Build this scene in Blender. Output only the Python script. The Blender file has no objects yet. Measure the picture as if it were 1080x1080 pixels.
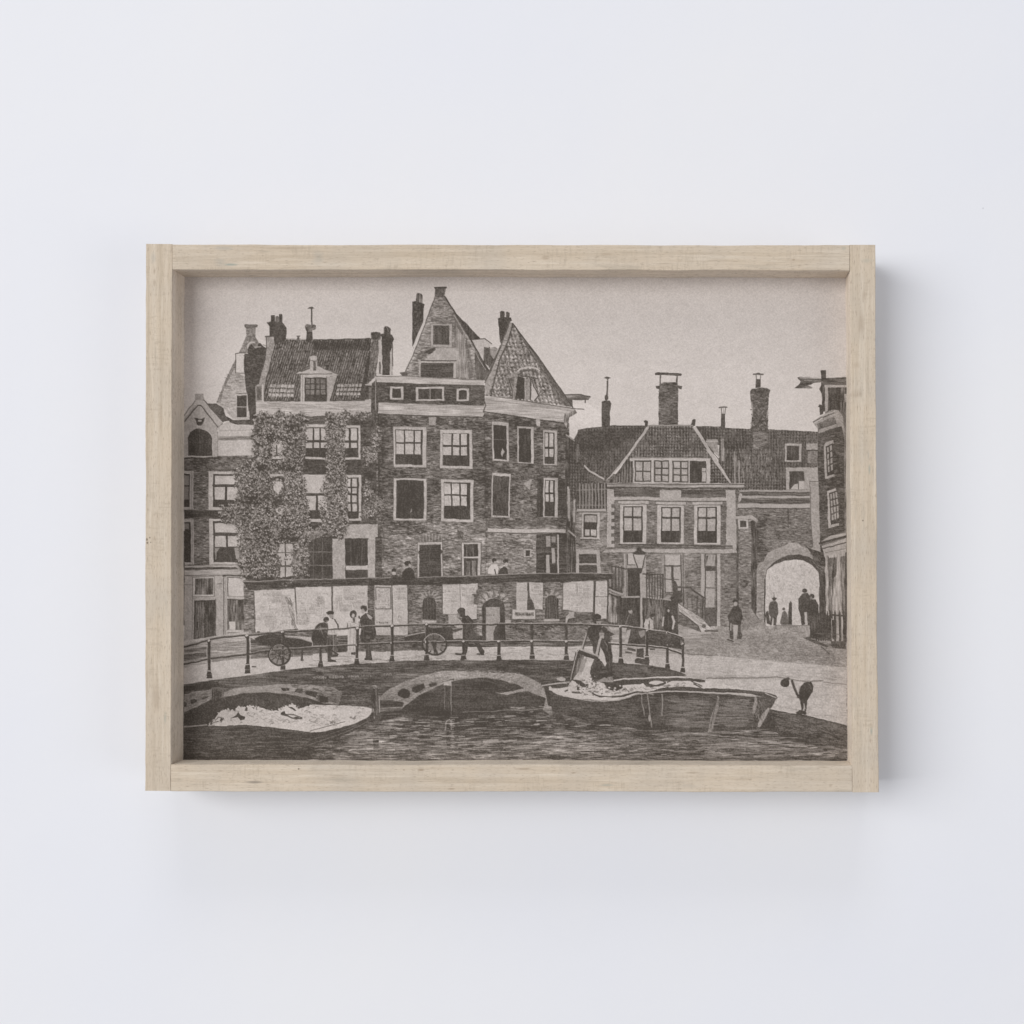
import bpy, bmesh, math, random
import numpy as np

scene = bpy.context.scene
# ------------------------------------------------------------------ scale
# one photograph pixel measured on the front face of the frame
S_PX = 0.9 / 1080.0
CAM_D = 1.0            # camera to front face of the frame
PRINT_D = 0.0251       # front face back to the print
FRAME_T = 0.056        # front face back to the wall
VX, VY = 712.0, 606.0  # where the camera stands, seen in the photograph

def wx(px): return (px - 540.0) * S_PX
def wz(py): return (540.0 - py) * S_PX

# ------------------------------------------------------------------ camera
cam_data = bpy.data.cameras.new('camera')
cam = bpy.data.objects.new('camera', cam_data)
scene.collection.objects.link(cam)
scene.camera = cam
cam.location = (wx(VX), -FRAME_T - CAM_D, wz(VY))
cam.rotation_euler = (math.radians(90), 0, 0)
cam_data.sensor_width = 36.0
cam_data.lens = 40.0
cam_data.shift_x = -(VX - 540.0) / 1080.0
cam_data.shift_y = (VY - 540.0) / 1080.0
cam_data.clip_start = 0.01
cam_data.clip_end = 50.0

# ------------------------------------------------------------------ light
scene.view_settings.view_transform = 'Standard'
scene.view_settings.look = 'None'
scene.view_settings.exposure = 0.0
scene.view_settings.gamma = 1.0
scene.view_settings.use_curve_mapping = False

world = bpy.data.worlds.new('World')
scene.world = world
world.use_nodes = True
bg = world.node_tree.nodes['Background']
bg.inputs['Color'].default_value = (0.97, 0.965, 1.0, 1)
bg.inputs['Strength'].default_value = 0.38

def area_lamp(name, loc, target, sx, sy, power, color):
    ld = bpy.data.lights.new(name, 'AREA')
    ld.shape = 'RECTANGLE'; ld.size = sx; ld.size_y = sy
    ld.energy = power; ld.color = color
    o = bpy.data.objects.new(name, ld)
    scene.collection.objects.link(o)
    o.location = loc
    from mathutils import Vector
    o.rotation_euler = (Vector(target) - Vector(loc)).to_track_quat('-Z', 'Y').to_euler()
    return o
area_lamp('window_light', (-7.8, -9.1, 1.9), (0.0, 0.0, 0.0), 10.4, 6.7, 1130.0, (1.0, 0.985, 0.975))
area_lamp('right_fill_light', (6.2, -4.4, -1.6), (0.0, 0.0, 0.0), 3.0, 3.0, 70.0, (1.0, 0.985, 0.975))  # added fill lamp on the right, brightens the left rail's inner face
area_lamp('ceiling_light', (0.2, -3.2, 7.2), (0.0, 0.0, 0.0), 3.2, 2.0, 115.0, (1.0, 0.985, 0.97))

# ------------------------------------------------------------------ drawing kit
# The print is an ink drawing: it is drawn stroke by stroke, by the calls below,
# into an array of ink densities which becomes the colour of the paper's points.
SC = 2.0
X0, Y0, X1, Y1 = 193.0, 291.5, 894.0, 803.0
NW = int((X1 - X0) * SC) + 1
NH = int((Y1 - Y0) * SC) + 1
rng = np.random.RandomState(11)
R = random.Random(5)
T = np.full((NH, NW), 0.95, dtype=np.float32)

def noise(sx, sy, octs=1):
    """smooth random field, feature size sx by sy photo px, zero mean, unit deviation"""
    out = np.zeros((NH, NW), np.float32); amp = 1.0
    for o in range(octs):
        gx = max(sx * SC, 1.0); gy = max(sy * SC, 1.0)
        gw = int(NW / gx) + 3; gh = int(NH / gy) + 3
        g = rng.rand(gh, gw).astype(np.float32)
        xs = np.arange(NW) / gx; ys = np.arange(NH) / gy
        xi = xs.astype(int); yi = ys.astype(int)
        fx = (xs - xi); fy = (ys - yi)
        fx = (fx * fx * (3 - 2 * fx)).astype(np.float32); fy = (fy * fy * (3 - 2 * fy)).astype(np.float32)[:, None]
        a = g[yi][:, xi] * (1 - fx) + g[yi][:, xi + 1] * fx
        b = g[yi + 1][:, xi] * (1 - fx) + g[yi + 1][:, xi + 1] * fx
        out += amp * (a * (1 - fy) + b * fy)
        amp *= 0.6; sx /= 2.0; sy /= 2.0
    out -= out.mean(); out /= out.std()
    return out

TEX = {
    'none': np.zeros((NH, NW), np.float32),
    'speck': noise(1.2, 1.2, 1) * 0.7 + noise(5, 5) * 0.4,
    'brick': noise(3.2, 0.8) * 0.75 + noise(14, 9, 2) * 0.45 + noise(1, 1) * 0.25,
    'vert': noise(0.9, 9.0) * 0.8 + noise(5, 8) * 0.4,
    'horz': noise(12.0, 0.8) * 0.8 + noise(20, 3) * 0.4,
    'leaf': noise(1.6, 1.6) * 0.75 + noise(9, 9, 2) * 0.4 + noise(0.8, 0.8) * 0.4,
    'water': noise(11.0, 0.9) * 0.8 + noise(26, 3.0) * 0.55 + noise(4, 0.8) * 0.3,
    'patch': noise(9, 6, 3),
}
def tilefield(px, py, skew=0.0):
    yy, xx = np.mgrid[0:NH, 0:NW].astype(np.float32) / SC
    u = (xx + skew * yy) / px * 2 * np.pi
    v = yy / py * 2 * np.pi
    return (np.sin(u) * 0.9 + np.sin(v + 0.8 * np.sin(u)) * 0.7 + TEX['speck'] * 0.6).astype(np.float32)
TEX['tile'] = tilefield(3.0, 3.3, 0.0)
TEX['pantile'] = tilefield(3.2, 4.5, 0.36) * 0.7 + TEX['speck'] * 0.6
TEX['gabletile'] = tilefield(4.2, 4.2, -0.25) * 1.0 + TEX['speck'] * 0.4

OX, OY, OK = 0.0, 0.0, 1.0
def tile(x, y, k=7.2):
    """following coordinates are read in a view enlarged k times whose corner is at x, y"""
    global OX, OY, OK
    OX, OY, OK = x, y, k
def loc(p): return ((OX + p[0] / OK - X0) * SC, (OY + p[1] / OK - Y0) * SC)

GAIN = {'speck': 0.8, 'patch': 1.0, 'leaf': 1.5, 'water': 1.7, 'brick': 1.55, 'gabletile': 1.0}
def _cover(pts, ss=2):
    P = np.array([loc(p) for p in pts], np.float64)
    x0 = max(int(P[:, 0].min()) - 1, 0); x1 = min(int(P[:, 0].max()) + 2, NW)
    y0 = max(int(P[:, 1].min()) - 1, 0); y1 = min(int(P[:, 1].max()) + 2, NH)
    if x1 <= x0 or y1 <= y0: return None
    w, h = (x1 - x0), (y1 - y0)
    xs = x0 + (np.arange(w * ss) + 0.5) / ss - 0.5
    ys = y0 + (np.arange(h * ss) + 0.5) / ss - 0.5
    ins = np.zeros((h * ss, w * ss), bool)
    n = len(P)
    for i in range(n):
        ax, ay = P[i]; bx, by = P[(i + 1) % n]
        if ay == by: continue
        m = (ys >= min(ay, by)) & (ys < max(ay, by))
        if not m.any(): continue
        xc = ax + (ys[m] - ay) / (by - ay) * (bx - ax)
        ins[m] ^= xs[None, :] < xc[:, None]
    c = ins.reshape(h, ss, w, ss).mean(axis=(1, 3)).astype(np.float32)
    return x0, y0, x1, y1, c

def poly(pts, tone, tex='none', amp=0.1, a=1.0):
    r = _cover(pts)
    if r is None: return
    x0, y0, x1, y1, c = r
    t = tone + amp * GAIN.get(tex, 1.6) * TEX[tex][y0:y1, x0:x1] if tex != 'none' else tone
    V = T[y0:y1, x0:x1]
    T[y0:y1, x0:x1] = V + (np.clip(t, 0, 1.05) - V) * c * a

def rect(x0, y0, x1, y1, tone, tex='none', amp=0.1, a=1.0):
    poly([(x0, y0), (x1, y0), (x1, y1), (x0, y1)], tone, tex, amp, a)

def _seg(ax, ay, bx, by, w, tone, a, w2=None):
    r = max(w, w2 or 0) * SC / 2 + 1.2
    x0 = max(int(min(ax, bx) - r), 0); x1 = min(int(max(ax, bx) + r) + 2, NW)
    y0 = max(int(min(ay, by) - r), 0); y1 = min(int(max(ay, by) + r) + 2, NH)
    if x1 <= x0 or y1 <= y0: return
    xs = np.arange(x0, x1, dtype=np.float32)[None, :]; ys = np.arange(y0, y1, dtype=np.float32)[:, None]
    dx, dy = bx - ax, by - ay; L = dx * dx + dy * dy + 1e-9
    t = np.clip(((xs - ax) * dx + (ys - ay) * dy) / L, 0, 1)
    d = np.hypot(xs - ax - t * dx, ys - ay - t * dy)
    ww = w if w2 is None else (w + (w2 - w) * t)
    c = np.clip(ww * SC / 2 + 0.5 - d, 0, 1) * a
    if w * SC < 1: c = c * max(w * SC, 0.3)
    V = T[y0:y1, x0:x1]
    T[y0:y1, x0:x1] = V + (tone - V) * c

def line(pts, w, tone, a=1.0, w2=None):
    Q = [loc(p) for p in pts]
    for p, q in zip(Q[:-1], Q[1:]):
        _seg(p[0], p[1], q[0], q[1], w, tone, a, w2)

def soft(cx, cy, rx, ry, delta):
    """a smudge of ink rubbed in (delta < 0) or wiped away (delta > 0), no edge"""
    (px, py) = loc((cx, cy)); rx = rx / OK * SC; ry = ry / OK * SC
    x0 = max(int(px - 2.4 * rx), 0); x1 = min(int(px + 2.4 * rx) + 1, NW); y0 = max(int(py - 2.4 * ry), 0); y1 = min(int(py + 2.4 * ry) + 1, NH)
    if x1 <= x0 or y1 <= y0: return
    xs = (np.arange(x0, x1, dtype=np.float32)[None, :] - px) / rx; ys = (np.arange(y0, y1, dtype=np.float32)[:, None] - py) / ry
    T[y0:y1, x0:x1] = np.clip(T[y0:y1, x0:x1] + delta * np.exp(-(xs * xs + ys * ys)), 0, 1.05)

def clump(x, y, r, n, lo=0.6, hi=1.0):
    """one tuft of leaves: dark heart, light leaf tips fanned round it"""
    soft(x, y + r * 0.3, r * 1.1, r * 1.0, -0.30)
    for i in range(n):
        th = R.uniform(math.pi * 0.85, math.pi * 2.15); d = r * R.uniform(0.15, 1.0)
        a, b = x + d * math.cos(th), y + d * math.sin(th) * 0.9 + r * 0.2
        l = R.uniform(3.0, 6.0); t2 = th + R.uniform(-0.7, 0.7)
        line([(a, b), (a + l * math.cos(t2), b + l * math.sin(t2))], R.uniform(0.5, 0.95), R.uniform(lo, hi), R.uniform(0.5, 0.95))

def inside(pts, x, y):
    r = False; j = len(pts) - 1
    for i in range(len(pts)):
        xi, yi = pts[i]; xj, yj = pts[j]
        if (yi > y) != (yj > y) and x < (xj - xi) * (y - yi) / (yj - yi) + xi: r = not r
        j = i
    return r

def _rand_in(pts, n):
    xs = [p[0] for p in pts]; ys = [p[1] for p in pts]
    k = 0; tries = 0
    while k < n and tries < n * 12:
        tries += 1
        x = R.uniform(min(xs), max(xs)); y = R.uniform(min(ys), max(ys))
        if inside(pts, x, y):
            k += 1; yield x, y

def strokes(pts, n, L, ang, w, tone, a=0.7, spread=8):
    """n pen strokes of about L photo px at ang degrees inside pts; tone may be (lo, hi)"""
    for x, y in _rand_in(pts, n):
        l = L * R.uniform(0.5, 1.4) * OK / 2; th = math.radians(ang + R.uniform(-spread, spread))
        dx, dy = l * math.cos(th), l * math.sin(th)
        t = R.uniform(*tone) if isinstance(tone, tuple) else tone
        line([(x - dx, y - dy), (x + dx, y + dy)], (w + 0.05) * R.uniform(0.7, 1.35), t, min(1.0, a * R.uniform(0.7, 1.5)))

def dabs(pts, n, size, tone, a=0.8):
    strokes(pts, n, size, 45, size * 0.75, tone, a, 180)

def box(x0, y0, x1, y1): return [(x0, y0), (x1, y0), (x1, y1), (x0, y1)]

def ell(cx, cy, rx, ry, tone, tex='none', amp=0.1, a=1.0, n=20, a0=0, a1=360):
    poly([(cx + rx * math.cos(math.radians(a0 + (a1 - a0) * i / n)), cy + ry * math.sin(math.radians(a0 + (a1 - a0) * i / n))) for i in range(n + 1)], tone, tex, amp, a)

def arc(cx, cy, rx, ry, a0, a1, w, tone, a=1.0, n=14):
    line([(cx + rx * math.cos(math.radians(a0 + (a1 - a0) * i / n)), cy + ry * math.sin(math.radians(a0 + (a1 - a0) * i / n))) for i in range(n + 1)], w, tone, a)

def scribble(x0, y0, x1, y1, rows, tone=0.5, a=0.5, big=()):
    """rows of illegible printed lines on a poster"""
    for r in range(rows):
        y = y0 + (r + 0.5) * (y1 - y0) / rows
        x = x0 + R.uniform(0, 0.15) * (x1 - x0); xe = x1 - R.uniform(0, 0.25) * (x1 - x0)
        hh = (7 if r in big else 3)
        while x < xe:
            s = R.uniform(3, 9)
            if R.random() < 0.8: line([(x, y - hh * R.uniform(0.3, 1)), (x + R.uniform(-1, 3), y + hh * R.uniform(0.3, 1))], 0.45, tone, a * R.uniform(0.4, 1))
            x += s

def sash(ox0, oy0, ox1, oy1, ix0, iy0, ix1, iy1, cols, rows, dark=None, frame=0.82, pane=0.82, bar=0.14, skew=0.0, tone_in=0.07):
    """window: painted surround, dark sash, light panes. cols, rows list the panes' ends; below dark the glass is unlit"""
    f = lambda x, y: (x, y + skew * (x - ox0))
    q = lambda a, b, c, d: [f(a, b), f(c, b), f(c, d), f(a, d)]
    poly(q(ox0, oy0, ox1, oy1), frame, 'speck', 0.05)
    line([f(ox0, oy0), f(ox1, oy0), f(ox1, oy1), f(ox0, oy1), f(ox0, oy0)], 0.5, 0.25, 0.5)
    poly(q(ix0, iy0, ix1, iy1), tone_in, 'vert', 0.035)
    for (a, c) in cols:
        for (b, d) in rows:
            poly(q(a, b, c, d), pane, 'speck', 0.06)
# ================================================================== THE DRAWING
# ---- sky
tile(0, 0, 1)
rect(190, 288, 896, 480, 0.945, 'patch', 0.005)
poly([(190, 288), (896, 288), (896, 310), (190, 305)], 0.90, 'patch', 0.005, a=0.5)
poly([(560, 288), (896, 288), (896, 400), (620, 380)], 0.92, 'patch', 0.005, a=0.5)
strokes(box(195, 293, 892, 450), 900, 26, -22, 0.4, 0.86, 0.26, 12)
strokes(box(195, 293, 892, 450), 500, 22, -35, 0.4, 1.0, 0.24, 12)
strokes(box(195, 293, 330, 430), 160, 20, -40, 0.35, 0.87, 0.18, 15)
poly([(596, 428), (620, 425), (640, 440), (620, 470), (596, 470)], 1.0, 'speck', 0.03, a=0.8)

rect(600, 500, 896, 640, 0.30, 'brick', 0.08)
rect(190, 560, 280, 660, 0.3, 'brick', 0.08)
# ---- open street on the right
rect(600, 640, 896, 810, 0.70, 'horz', 0.05)
poly([(700, 662), (893, 650), (893, 705), (860, 700), (800, 695), (720, 695)], 0.63, 'speck', 0.09)
poly([(700, 690), (760, 692), (893, 704), (893, 810), (700, 810)], 0.83, 'speck', 0.05)
strokes([(700, 664), (893, 664), (893, 703), (720, 692)], 900, 4, 4, 0.6, (0.35, 0.95), 0.45, 10)
strokes([(720, 692), (893, 703), (893, 790), (740, 730)], 260, 9, 3, 0.5, 0.6, 0.4, 6)
line([(745, 715), (820, 714), (850, 719), (868, 718)], 1.3, 0.4, 0.7)
line([(868, 720), (893, 722)], 1.0, 0.45, 0.6)
line([(725, 690), (750, 691)], 1.4, 0.4, 0.6)

# ---- far left gable, light side house
tile(190, 290)
poly([(497, 395), (577, 395), (573, 470), (600, 520), (620, 600), (445, 600), (480, 520), (502, 460)], 0.5, 'speck', 0.12)
poly([(487, 378), (500, 372), (575, 372), (590, 380), (588, 395), (560, 405), (500, 405), (487, 395)], 0.33, 'speck', 0.08)
poly([(455, 590), (350, 790), (275, 970), (330, 1010), (400, 1090), (590, 1090), (560, 590)], 0.78, 'speck', 0.07)
strokes([(455, 600), (350, 790), (290, 970), (480, 1070), (500, 600)], 130, 5, 5, 0.5, 0.45, 0.5)
poly([(418, 640), (350, 790), (275, 965), (305, 970), (330, 880), (370, 790), (425, 690)], 0.5, 'speck', 0.1)
poly([(445, 592), (480, 520), (515, 540), (515, 595)], 0.55, 'speck', 0.1)
rect(422, 592, 490, 745, 0.9, 'speck', 0.03)
line([(422, 745), (422, 594), (500, 592)], 0.8, 0.2); line([(422, 745), (490, 745)], 0.7, 0.25)
arc(550, 555, 38, 45, 180, 300, 1.3, 0.85)
poly([(515, 600), (515, 555), (540, 522), (562, 550), (570, 562), (590, 550), (588, 525), (605, 515), (630, 540), (660, 560), (650, 640), (600, 830), (578, 1095), (530, 1095), (505, 880), (485, 720), (487, 600)], 0.10, 'speck', 0.04)
line([(566, 548), (612, 545)], 0.8, 0.8); line([(630, 532), (655, 540)], 0.7, 0.5)
strokes([(490, 610), (650, 610), (600, 830), (510, 880)], 90, 3, 5, 0.6, 0.35, 0.5)
rect(425, 903, 512, 1095, 0.82, 'speck', 0.05); rect(432, 918, 505, 1078, 0.07); line([(432, 1002), (508, 1002)], 0.8, 0.75)
line([(425, 903), (512, 903)], 0.7, 0.3)
# roof strip between gable and white cornice
poly([(195, 975), (275, 975), (330, 1010), (350, 1080), (395, 1100), (310, 1115), (280, 1070)], 0.28, 'speck', 0.1)

tile(190, 430)
# far-left neck gable
poly([(30, 60), (110, -50), (112, -100), (178, -102), (180, -50), (330, 110), (330, 370), (30, 370)], 0.80, 'speck', 0.05)
poly([(110, -102), (178, -104), (180, -55), (150, -60), (112, -55)], 0.68, 'speck', 0.06)
poly([(145, -20), (300, 150), (300, 370), (30, 370), (30, 110)], 0.75, 'speck', 0.05)
line([(30, 110), (135, -18), (158, -18), (294, 148), (325, 120)], 1.1, 0.15)
line([(30, 60), (112, -52)], 0.8, 0.35); line([(178, -60), (330, 105)], 1.0, 0.3)
line([(30, 88), (128, -30)], 0.5, 0.5, 0.6)
poly([(110, 75), (135, 80), (150, 90), (165, 80), (188, 75), (180, 105), (165, 125), (140, 130), (125, 105)], 0.2, 'speck', 0.1)
ell(152, 95, 14, 10, 0.75)
poly([(62, 365), (62, 225), (78, 185), (115, 160), (155, 157), (200, 168), (232, 200), (243, 235), (243, 365)], 0.12, 'vert', 0.03)
arc(155, 225, 92, 68, 270, 360, 1.0, 0.72); line([(247, 225), (247, 360)], 1.0, 0.8)
line([(150, 160), (150, 365)], 0.7, 0.3); line([(62, 262), (243, 262)], 0.6, 0.28)
line([(38, 374), (265, 372)], 1.2, 0.85); line([(38, 382), (265, 380)], 0.8, 0.2)
# white cornice block between gable and ivy
poly([(325, 120), (380, 100), (420, 130), (585, 128), (575, 240), (560, 362), (285, 362), (285, 150)], 0.84, 'speck', 0.04)
poly([(285, 215), (575, 215), (575, 245), (285, 245)], 0.58, 'horz', 0.06)
line([(300, 170), (570, 165)], 0.5, 0.65); line([(285, 362), (285, 180)], 0.6, 0.55)
poly([(300, 30), (345, 60), (380, 110), (430, 125), (560, 130), (560, 105), (535, 70), (530, 90), (400, 90), (350, 60), (320, 20)], 0.2, 'speck', 0.1)
line([(415, 75), (525, 75)], 0.8, 0.8)
# brick front
poly([(30, 385), (265, 385), (285, 364), (560, 364), (500, 420), (440, 560), (460, 1090), (450, 1200), (30, 1200)], 0.33, 'brick', 0.11)
strokes(box(30, 385, 440, 480), 200, 3, 5, 0.7, (0.1, 0.6), 0.5)
strokes(box(105, 480, 215, 1180), 420, 2.6, 2, 0.7, (0.08, 0.62), 0.55)
line([(230, 472), (400, 472)], 1.0, 0.15)
rect(30, 480, 102, 778, 0.76, 'speck', 0.05); rect(30, 503, 74, 757, 0.08); rect(30, 515, 66, 590, 0.55); rect(30, 602, 66, 700, 0.5)
line([(88, 480), (88, 778)], 0.5, 0.45, 0.7)
sash(215, 482, 450, 782, 250, 503, 450, 757, [(262, 340), (358, 450)], [(603, 700)])
rect(262, 515, 450, 582, 0.84, 'speck', 0.04)
line([(250, 590), (450, 590)], 1.2, 0.15)
rect(30, 783, 312, 842, 0.13, 'horz', 0.05)
rect(30, 850, 102, 1190, 0.76, 'speck', 0.05); rect(30, 870, 80, 1172, 0.06); rect(30, 880, 66, 922, 0.5)
line([(90, 850), (90, 1190)], 0.5, 0.45, 0.7)
sash(218, 845, 462, 1195, 250, 862, 462, 1175, [(262, 345), (362, 455)], [(975, 1058)])
rect(262, 878, 462, 950, 0.84, 'speck', 0.04)
line([(250, 960), (440, 960)], 1.4, 0.13)
poly([(262, 1066), (300, 1066), (275, 1100), (268, 1160), (262, 1160)], 0.6); poly([(410, 1066), (450, 1066), (455, 1160), (425, 1150)], 0.65)

# shop front
tile(190, 560)
rect(30, 262, 460, 900, 0.76, 'speck', 0.05)
poly([(30, 262), (440, 265), (470, 330), (460, 345), (30, 345)], 0.80, 'horz', 0.04)
poly([(30, 276), (425, 278), (440, 292), (30, 296)], 0.25, 'horz', 0.06)
line([(30, 337), (465, 337)], 0.8, 0.3); line([(325, 345), (470, 340)], 1.6, 0.15)
rect(92, 348, 258, 500, 0.86, 'speck', 0.04); line([(92, 348), (258, 348), (258, 500), (92, 500), (92, 348)], 0.6, 0.35)
rect(110, 360, 250, 485, 0.3, 'vert', 0.09); rect(105, 527, 268, 838, 0.17, 'vert', 0.07)
strokes(box(115, 560, 180, 800), 60, 8, 90, 0.7, 0.6, 0.4, 6)
line([(92, 500), (92, 860)], 0.6, 0.45); line([(270, 520), (270, 840)], 0.8, 0.4)
line([(330, 345), (330, 800)], 0.9, 0.3); line([(347, 350), (347, 790)], 0.6, 0.5)
line([(275, 405), (312, 405)], 0.9, 0.4); line([(38, 403), (78, 403)], 0.7, 0.5)
rect(348, 345, 500, 900, 0.80, 'speck', 0.04)
rect(360, 355, 490, 495, 0.87, 'speck', 0.03); line([(360, 495), (360, 355), (480, 355)], 0.9, 0.25); line([(360, 497), (490, 497)], 0.5, 0.5)
rect(355, 522, 500, 752, 0.3, 'vert', 0.1); line([(355, 522), (500, 522), (500, 752)], 0.9, 0.1)
rect(370, 690, 418, 752, 0.88)
line([(360, 775), (500, 775)], 0.8, 0.4)

# ---- ivy house: walls, roof, chimneys
tile(0, 0, 1)
rect(270, 436, 403, 613, 0.15, 'brick', 0.07)
strokes(box(320, 440, 400, 610), 320, 3, 2, 0.6, (0.05, 0.4), 0.5)
poly([(270, 423.5), (395, 422), (396, 438), (340, 438), (320, 440), (270, 440)], 0.80, 'horz', 0.04)
strokes(box(271, 425, 392, 431), 60, 9, 1, 0.5, 0.55, 0.4)
tile(190, 290)
poly([(712, 487), (800, 483), (1010, 490), (1450, 480), (1440, 600), (1415, 830), (1360, 950), (635, 962), (650, 800), (700, 640)], 0.24, 'pantile', 0.12)
strokes([(720, 520), (1440, 512), (1400, 800), (1350, 900), (650, 900), (700, 640)], 850, 6, 106, 0.7, (0.05, 0.68), 0.5, 6)
strokes([(1010, 508), (1450, 500), (1445, 560), (1010, 560)], 260, 4, 106, 0.8, 0.06, 0.6, 8)
for k in range(42):
    xt = 722 + k * 17.5; n = 30
    for j in range(n):
        y = 500 + j * 15; x = xt - (j * 15) * 0.30
        if R.random() < 0.72 and x > 660: line([(x, y), (x - 3, y + 10)], R.uniform(0.5, 1.0), R.uniform(0.45, 0.75) if y > 560 or x < 1000 else 0.3, 0.8)
        line([(x + 8, y), (x + 5, y + 12)], 0.8, 0.06, 0.7)
line([(800, 487), (950, 492)], 1.2, 0.75); line([(1020, 492), (1440, 480)], 1.0, 0.2)
poly([(1350, 950), (1440, 560), (1450, 600), (1425, 830), (1400, 950)], 0.1, 'speck', 0.04)
# light tile patches
for (ax, ay, bx, by) in ((680, 828, 872, 932), (1192, 822, 1380, 922)):
    for r in range(3):
        for k in range(7):
            w = (bx - ax) / 7; h = (by - ay) / 3
            xx = ax + k * w - r * 5; yy = ay + r * h
            poly([(xx + 3, yy + 3), (xx + w - 3, yy + 2), (xx + w - 4, yy + h - 10), (xx, yy + h - 9)], 0.76, 'speck', 0.1)
line([(640, 955), (1400, 950)], 1.0, 0.15)
# left parapet
poly([(655, 465), (708, 463), (716, 545), (690, 660), (650, 820), (632, 962), (575, 962), (575, 840), (600, 828), (650, 640), (655, 540)], 0.66, 'speck', 0.08)
line([(655, 465), (655, 560), (600, 828), (572, 845)], 0.8, 0.2); line([(716, 545), (655, 800), (636, 955)], 1.0, 0.12)
rect(582, 850, 620, 952, 0.38, 'speck', 0.08); line([(628, 845), (628, 960)], 1.6, 0.85)
line([(650, 468), (710, 465)], 1.4, 0.2)
# chimneys
poly([(658, 360), (690, 352), (775, 355), (808, 405), (800, 490), (720, 530), (708, 465), (680, 462), (680, 390)], 0.13, 'speck', 0.06)
for (a, b, t) in ((690, 720, 300), (724, 748, 312), (750, 776, 295)): poly([(a, t + 6), (a + 6, t), (b - 4, t), (b, t + 8), (b, 358), (a, 358)], 0.22, 'vert', 0.08)
line([(721, 312), (721, 350)], 0.7, 0.8)
poly([(958, 430), (1004, 430), (1004, 498), (955, 498)], 0.14, 'speck', 0.04)
poly([(945, 385), (960, 370), (990, 376), (1015, 372), (1032, 382), (1028, 415), (1005, 420), (1000, 432), (960, 432), (948, 412)], 0.33, 'speck', 0.15)
line([(998, 262), (997, 372)], 1.6, 0.2); poly([(963, 255), (980, 244), (1000, 240), (1022, 252), (1005, 256), (998, 275), (990, 256)], 0.22)
poly([(878, 460), (914, 462), (902, 475), (908, 492), (882, 492), (890, 474)], 0.3, 'speck', 0.1)
# dormer
poly([(872, 745), (985, 690), (1045, 690), (1150, 730), (1200, 755), (1190, 775), (1140, 765), (880, 752)], 0.80, 'speck', 0.04)
line([(872, 747), (985, 690)], 0.9, 0.2); line([(1045, 688), (1195, 752)], 0.8, 0.35); line([(875, 752), (1150, 748)], 0.8, 0.35)
poly([(900, 735), (985, 697), (985, 712), (925, 738)], 0.3)
rect(985, 640, 1040, 725, 0.75, 'speck', 0.06); rect(1010, 650, 1030, 725, 0.3); ell(1012, 630, 30, 18, 0.78, 'speck', 0.05); line([(985, 652), (1040, 652)], 0.7, 0.35)
rect(915, 758, 1135, 962, 0.82, 'speck', 0.04); line([(930, 760), (930, 955)], 0.6, 0.5)
rect(945, 775, 1110, 957, 0.10)
for (a, b) in ((955, 985), (992, 1018), (1033, 1058), (1068, 1102)):
    for (c, d) in ((785, 820), (828, 862), (870, 903)): rect(a, c, b, d, 0.45, 'speck', 0.08)
poly([(1112, 768), (1190, 770), (1135, 950), (1112, 955)], 0.76, 'speck', 0.05); line([(1195, 765), (1138, 950)], 1.2, 0.12); line([(1112, 768), (1112, 955)], 0.7, 0.3)

tile(330, 290)
# right-hand chimneys of the ivy house
poly([(443, 436), (480, 428), (512, 436), (520, 455), (500, 600), (480, 762), (405, 835), (430, 700), (440, 560)], 0.42, 'speck', 0.16)
poly([(443, 436), (480, 428), (512, 436), (520, 460), (500, 480), (445, 490)], 0.2, 'speck', 0.08)
strokes([(445, 490), (500, 490), (480, 760), (410, 830)], 110, 3, 95, 0.9, (0.1, 0.75), 0.6, 20)
poly([(500, 490), (528, 490), (528, 755), (490, 755), (500, 640)], 0.82, 'speck', 0.05)
rect(505, 655, 515, 750, 0.1)
poly([(520, 447), (560, 440), (600, 452), (616, 490), (603, 520), (590, 600), (585, 757), (530, 757), (525, 540)], 0.12, 'speck', 0.06)
poly([(588, 590), (605, 540), (612, 640), (610, 757), (590, 757)], 0.74, 'speck', 0.06); line([(604, 520), (608, 690)], 0.9, 0.2)
poly([(540, 400), (550, 390), (570, 392), (590, 410), (592, 455), (540, 452)], 0.2, 'vert', 0.08); line([(560, 395), (572, 425)], 0.6, 0.6)
poly([(395, 838), (458, 838), (458, 945), (350, 948), (370, 880)], 0.17, 'speck', 0.08); line([(398, 833), (455, 833)], 1.3, 0.85)
rect(425, 850, 445, 940, 0.45, 'speck', 0.1)
# ---- centre house: gable above the attic
tile(330, 290)
poly([(755, 205), (790, 198), (850, 225), (838, 260), (838, 350), (765, 560), (755, 540)], 0.13, 'speck', 0.07)
strokes([(760, 220), (835, 240), (835, 340), (765, 500)], 50, 2, 90, 0.7, 0.4, 0.5, 30)
poly([(785, 205), (785, 150), (795, 138), (825, 145), (833, 160), (832, 215)], 0.28, 'vert', 0.12); line([(812, 148), (812, 205)], 0.8, 0.65)
tile(470, 290)
poly([(50, 272), (75, 285), (130, 345), (160, 370), (262, 482), (230, 495), (185, 490), (100, 360)], 0.14, 'vert', 0.05)
poly([(185, 492), (295, 482), (347, 520), (335, 540), (325, 555), (325, 710), (300, 690), (230, 590), (195, 520)], 0.84, 'speck', 0.04)
line([(190, 490), (298, 484), (347, 520)], 1.0, 0.25); poly([(288, 545), (325, 550), (325, 690), (288, 660)], 0.27, 'vert', 0.06)
poly([(330, 545), (370, 545), (392, 560), (365, 635), (335, 690)], 0.62, 'speck', 0.08); line([(330, 545), (330, 700)], 1.1, 0.2); poly([(335, 600), (365, 645), (335, 700)], 0.15)
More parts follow.
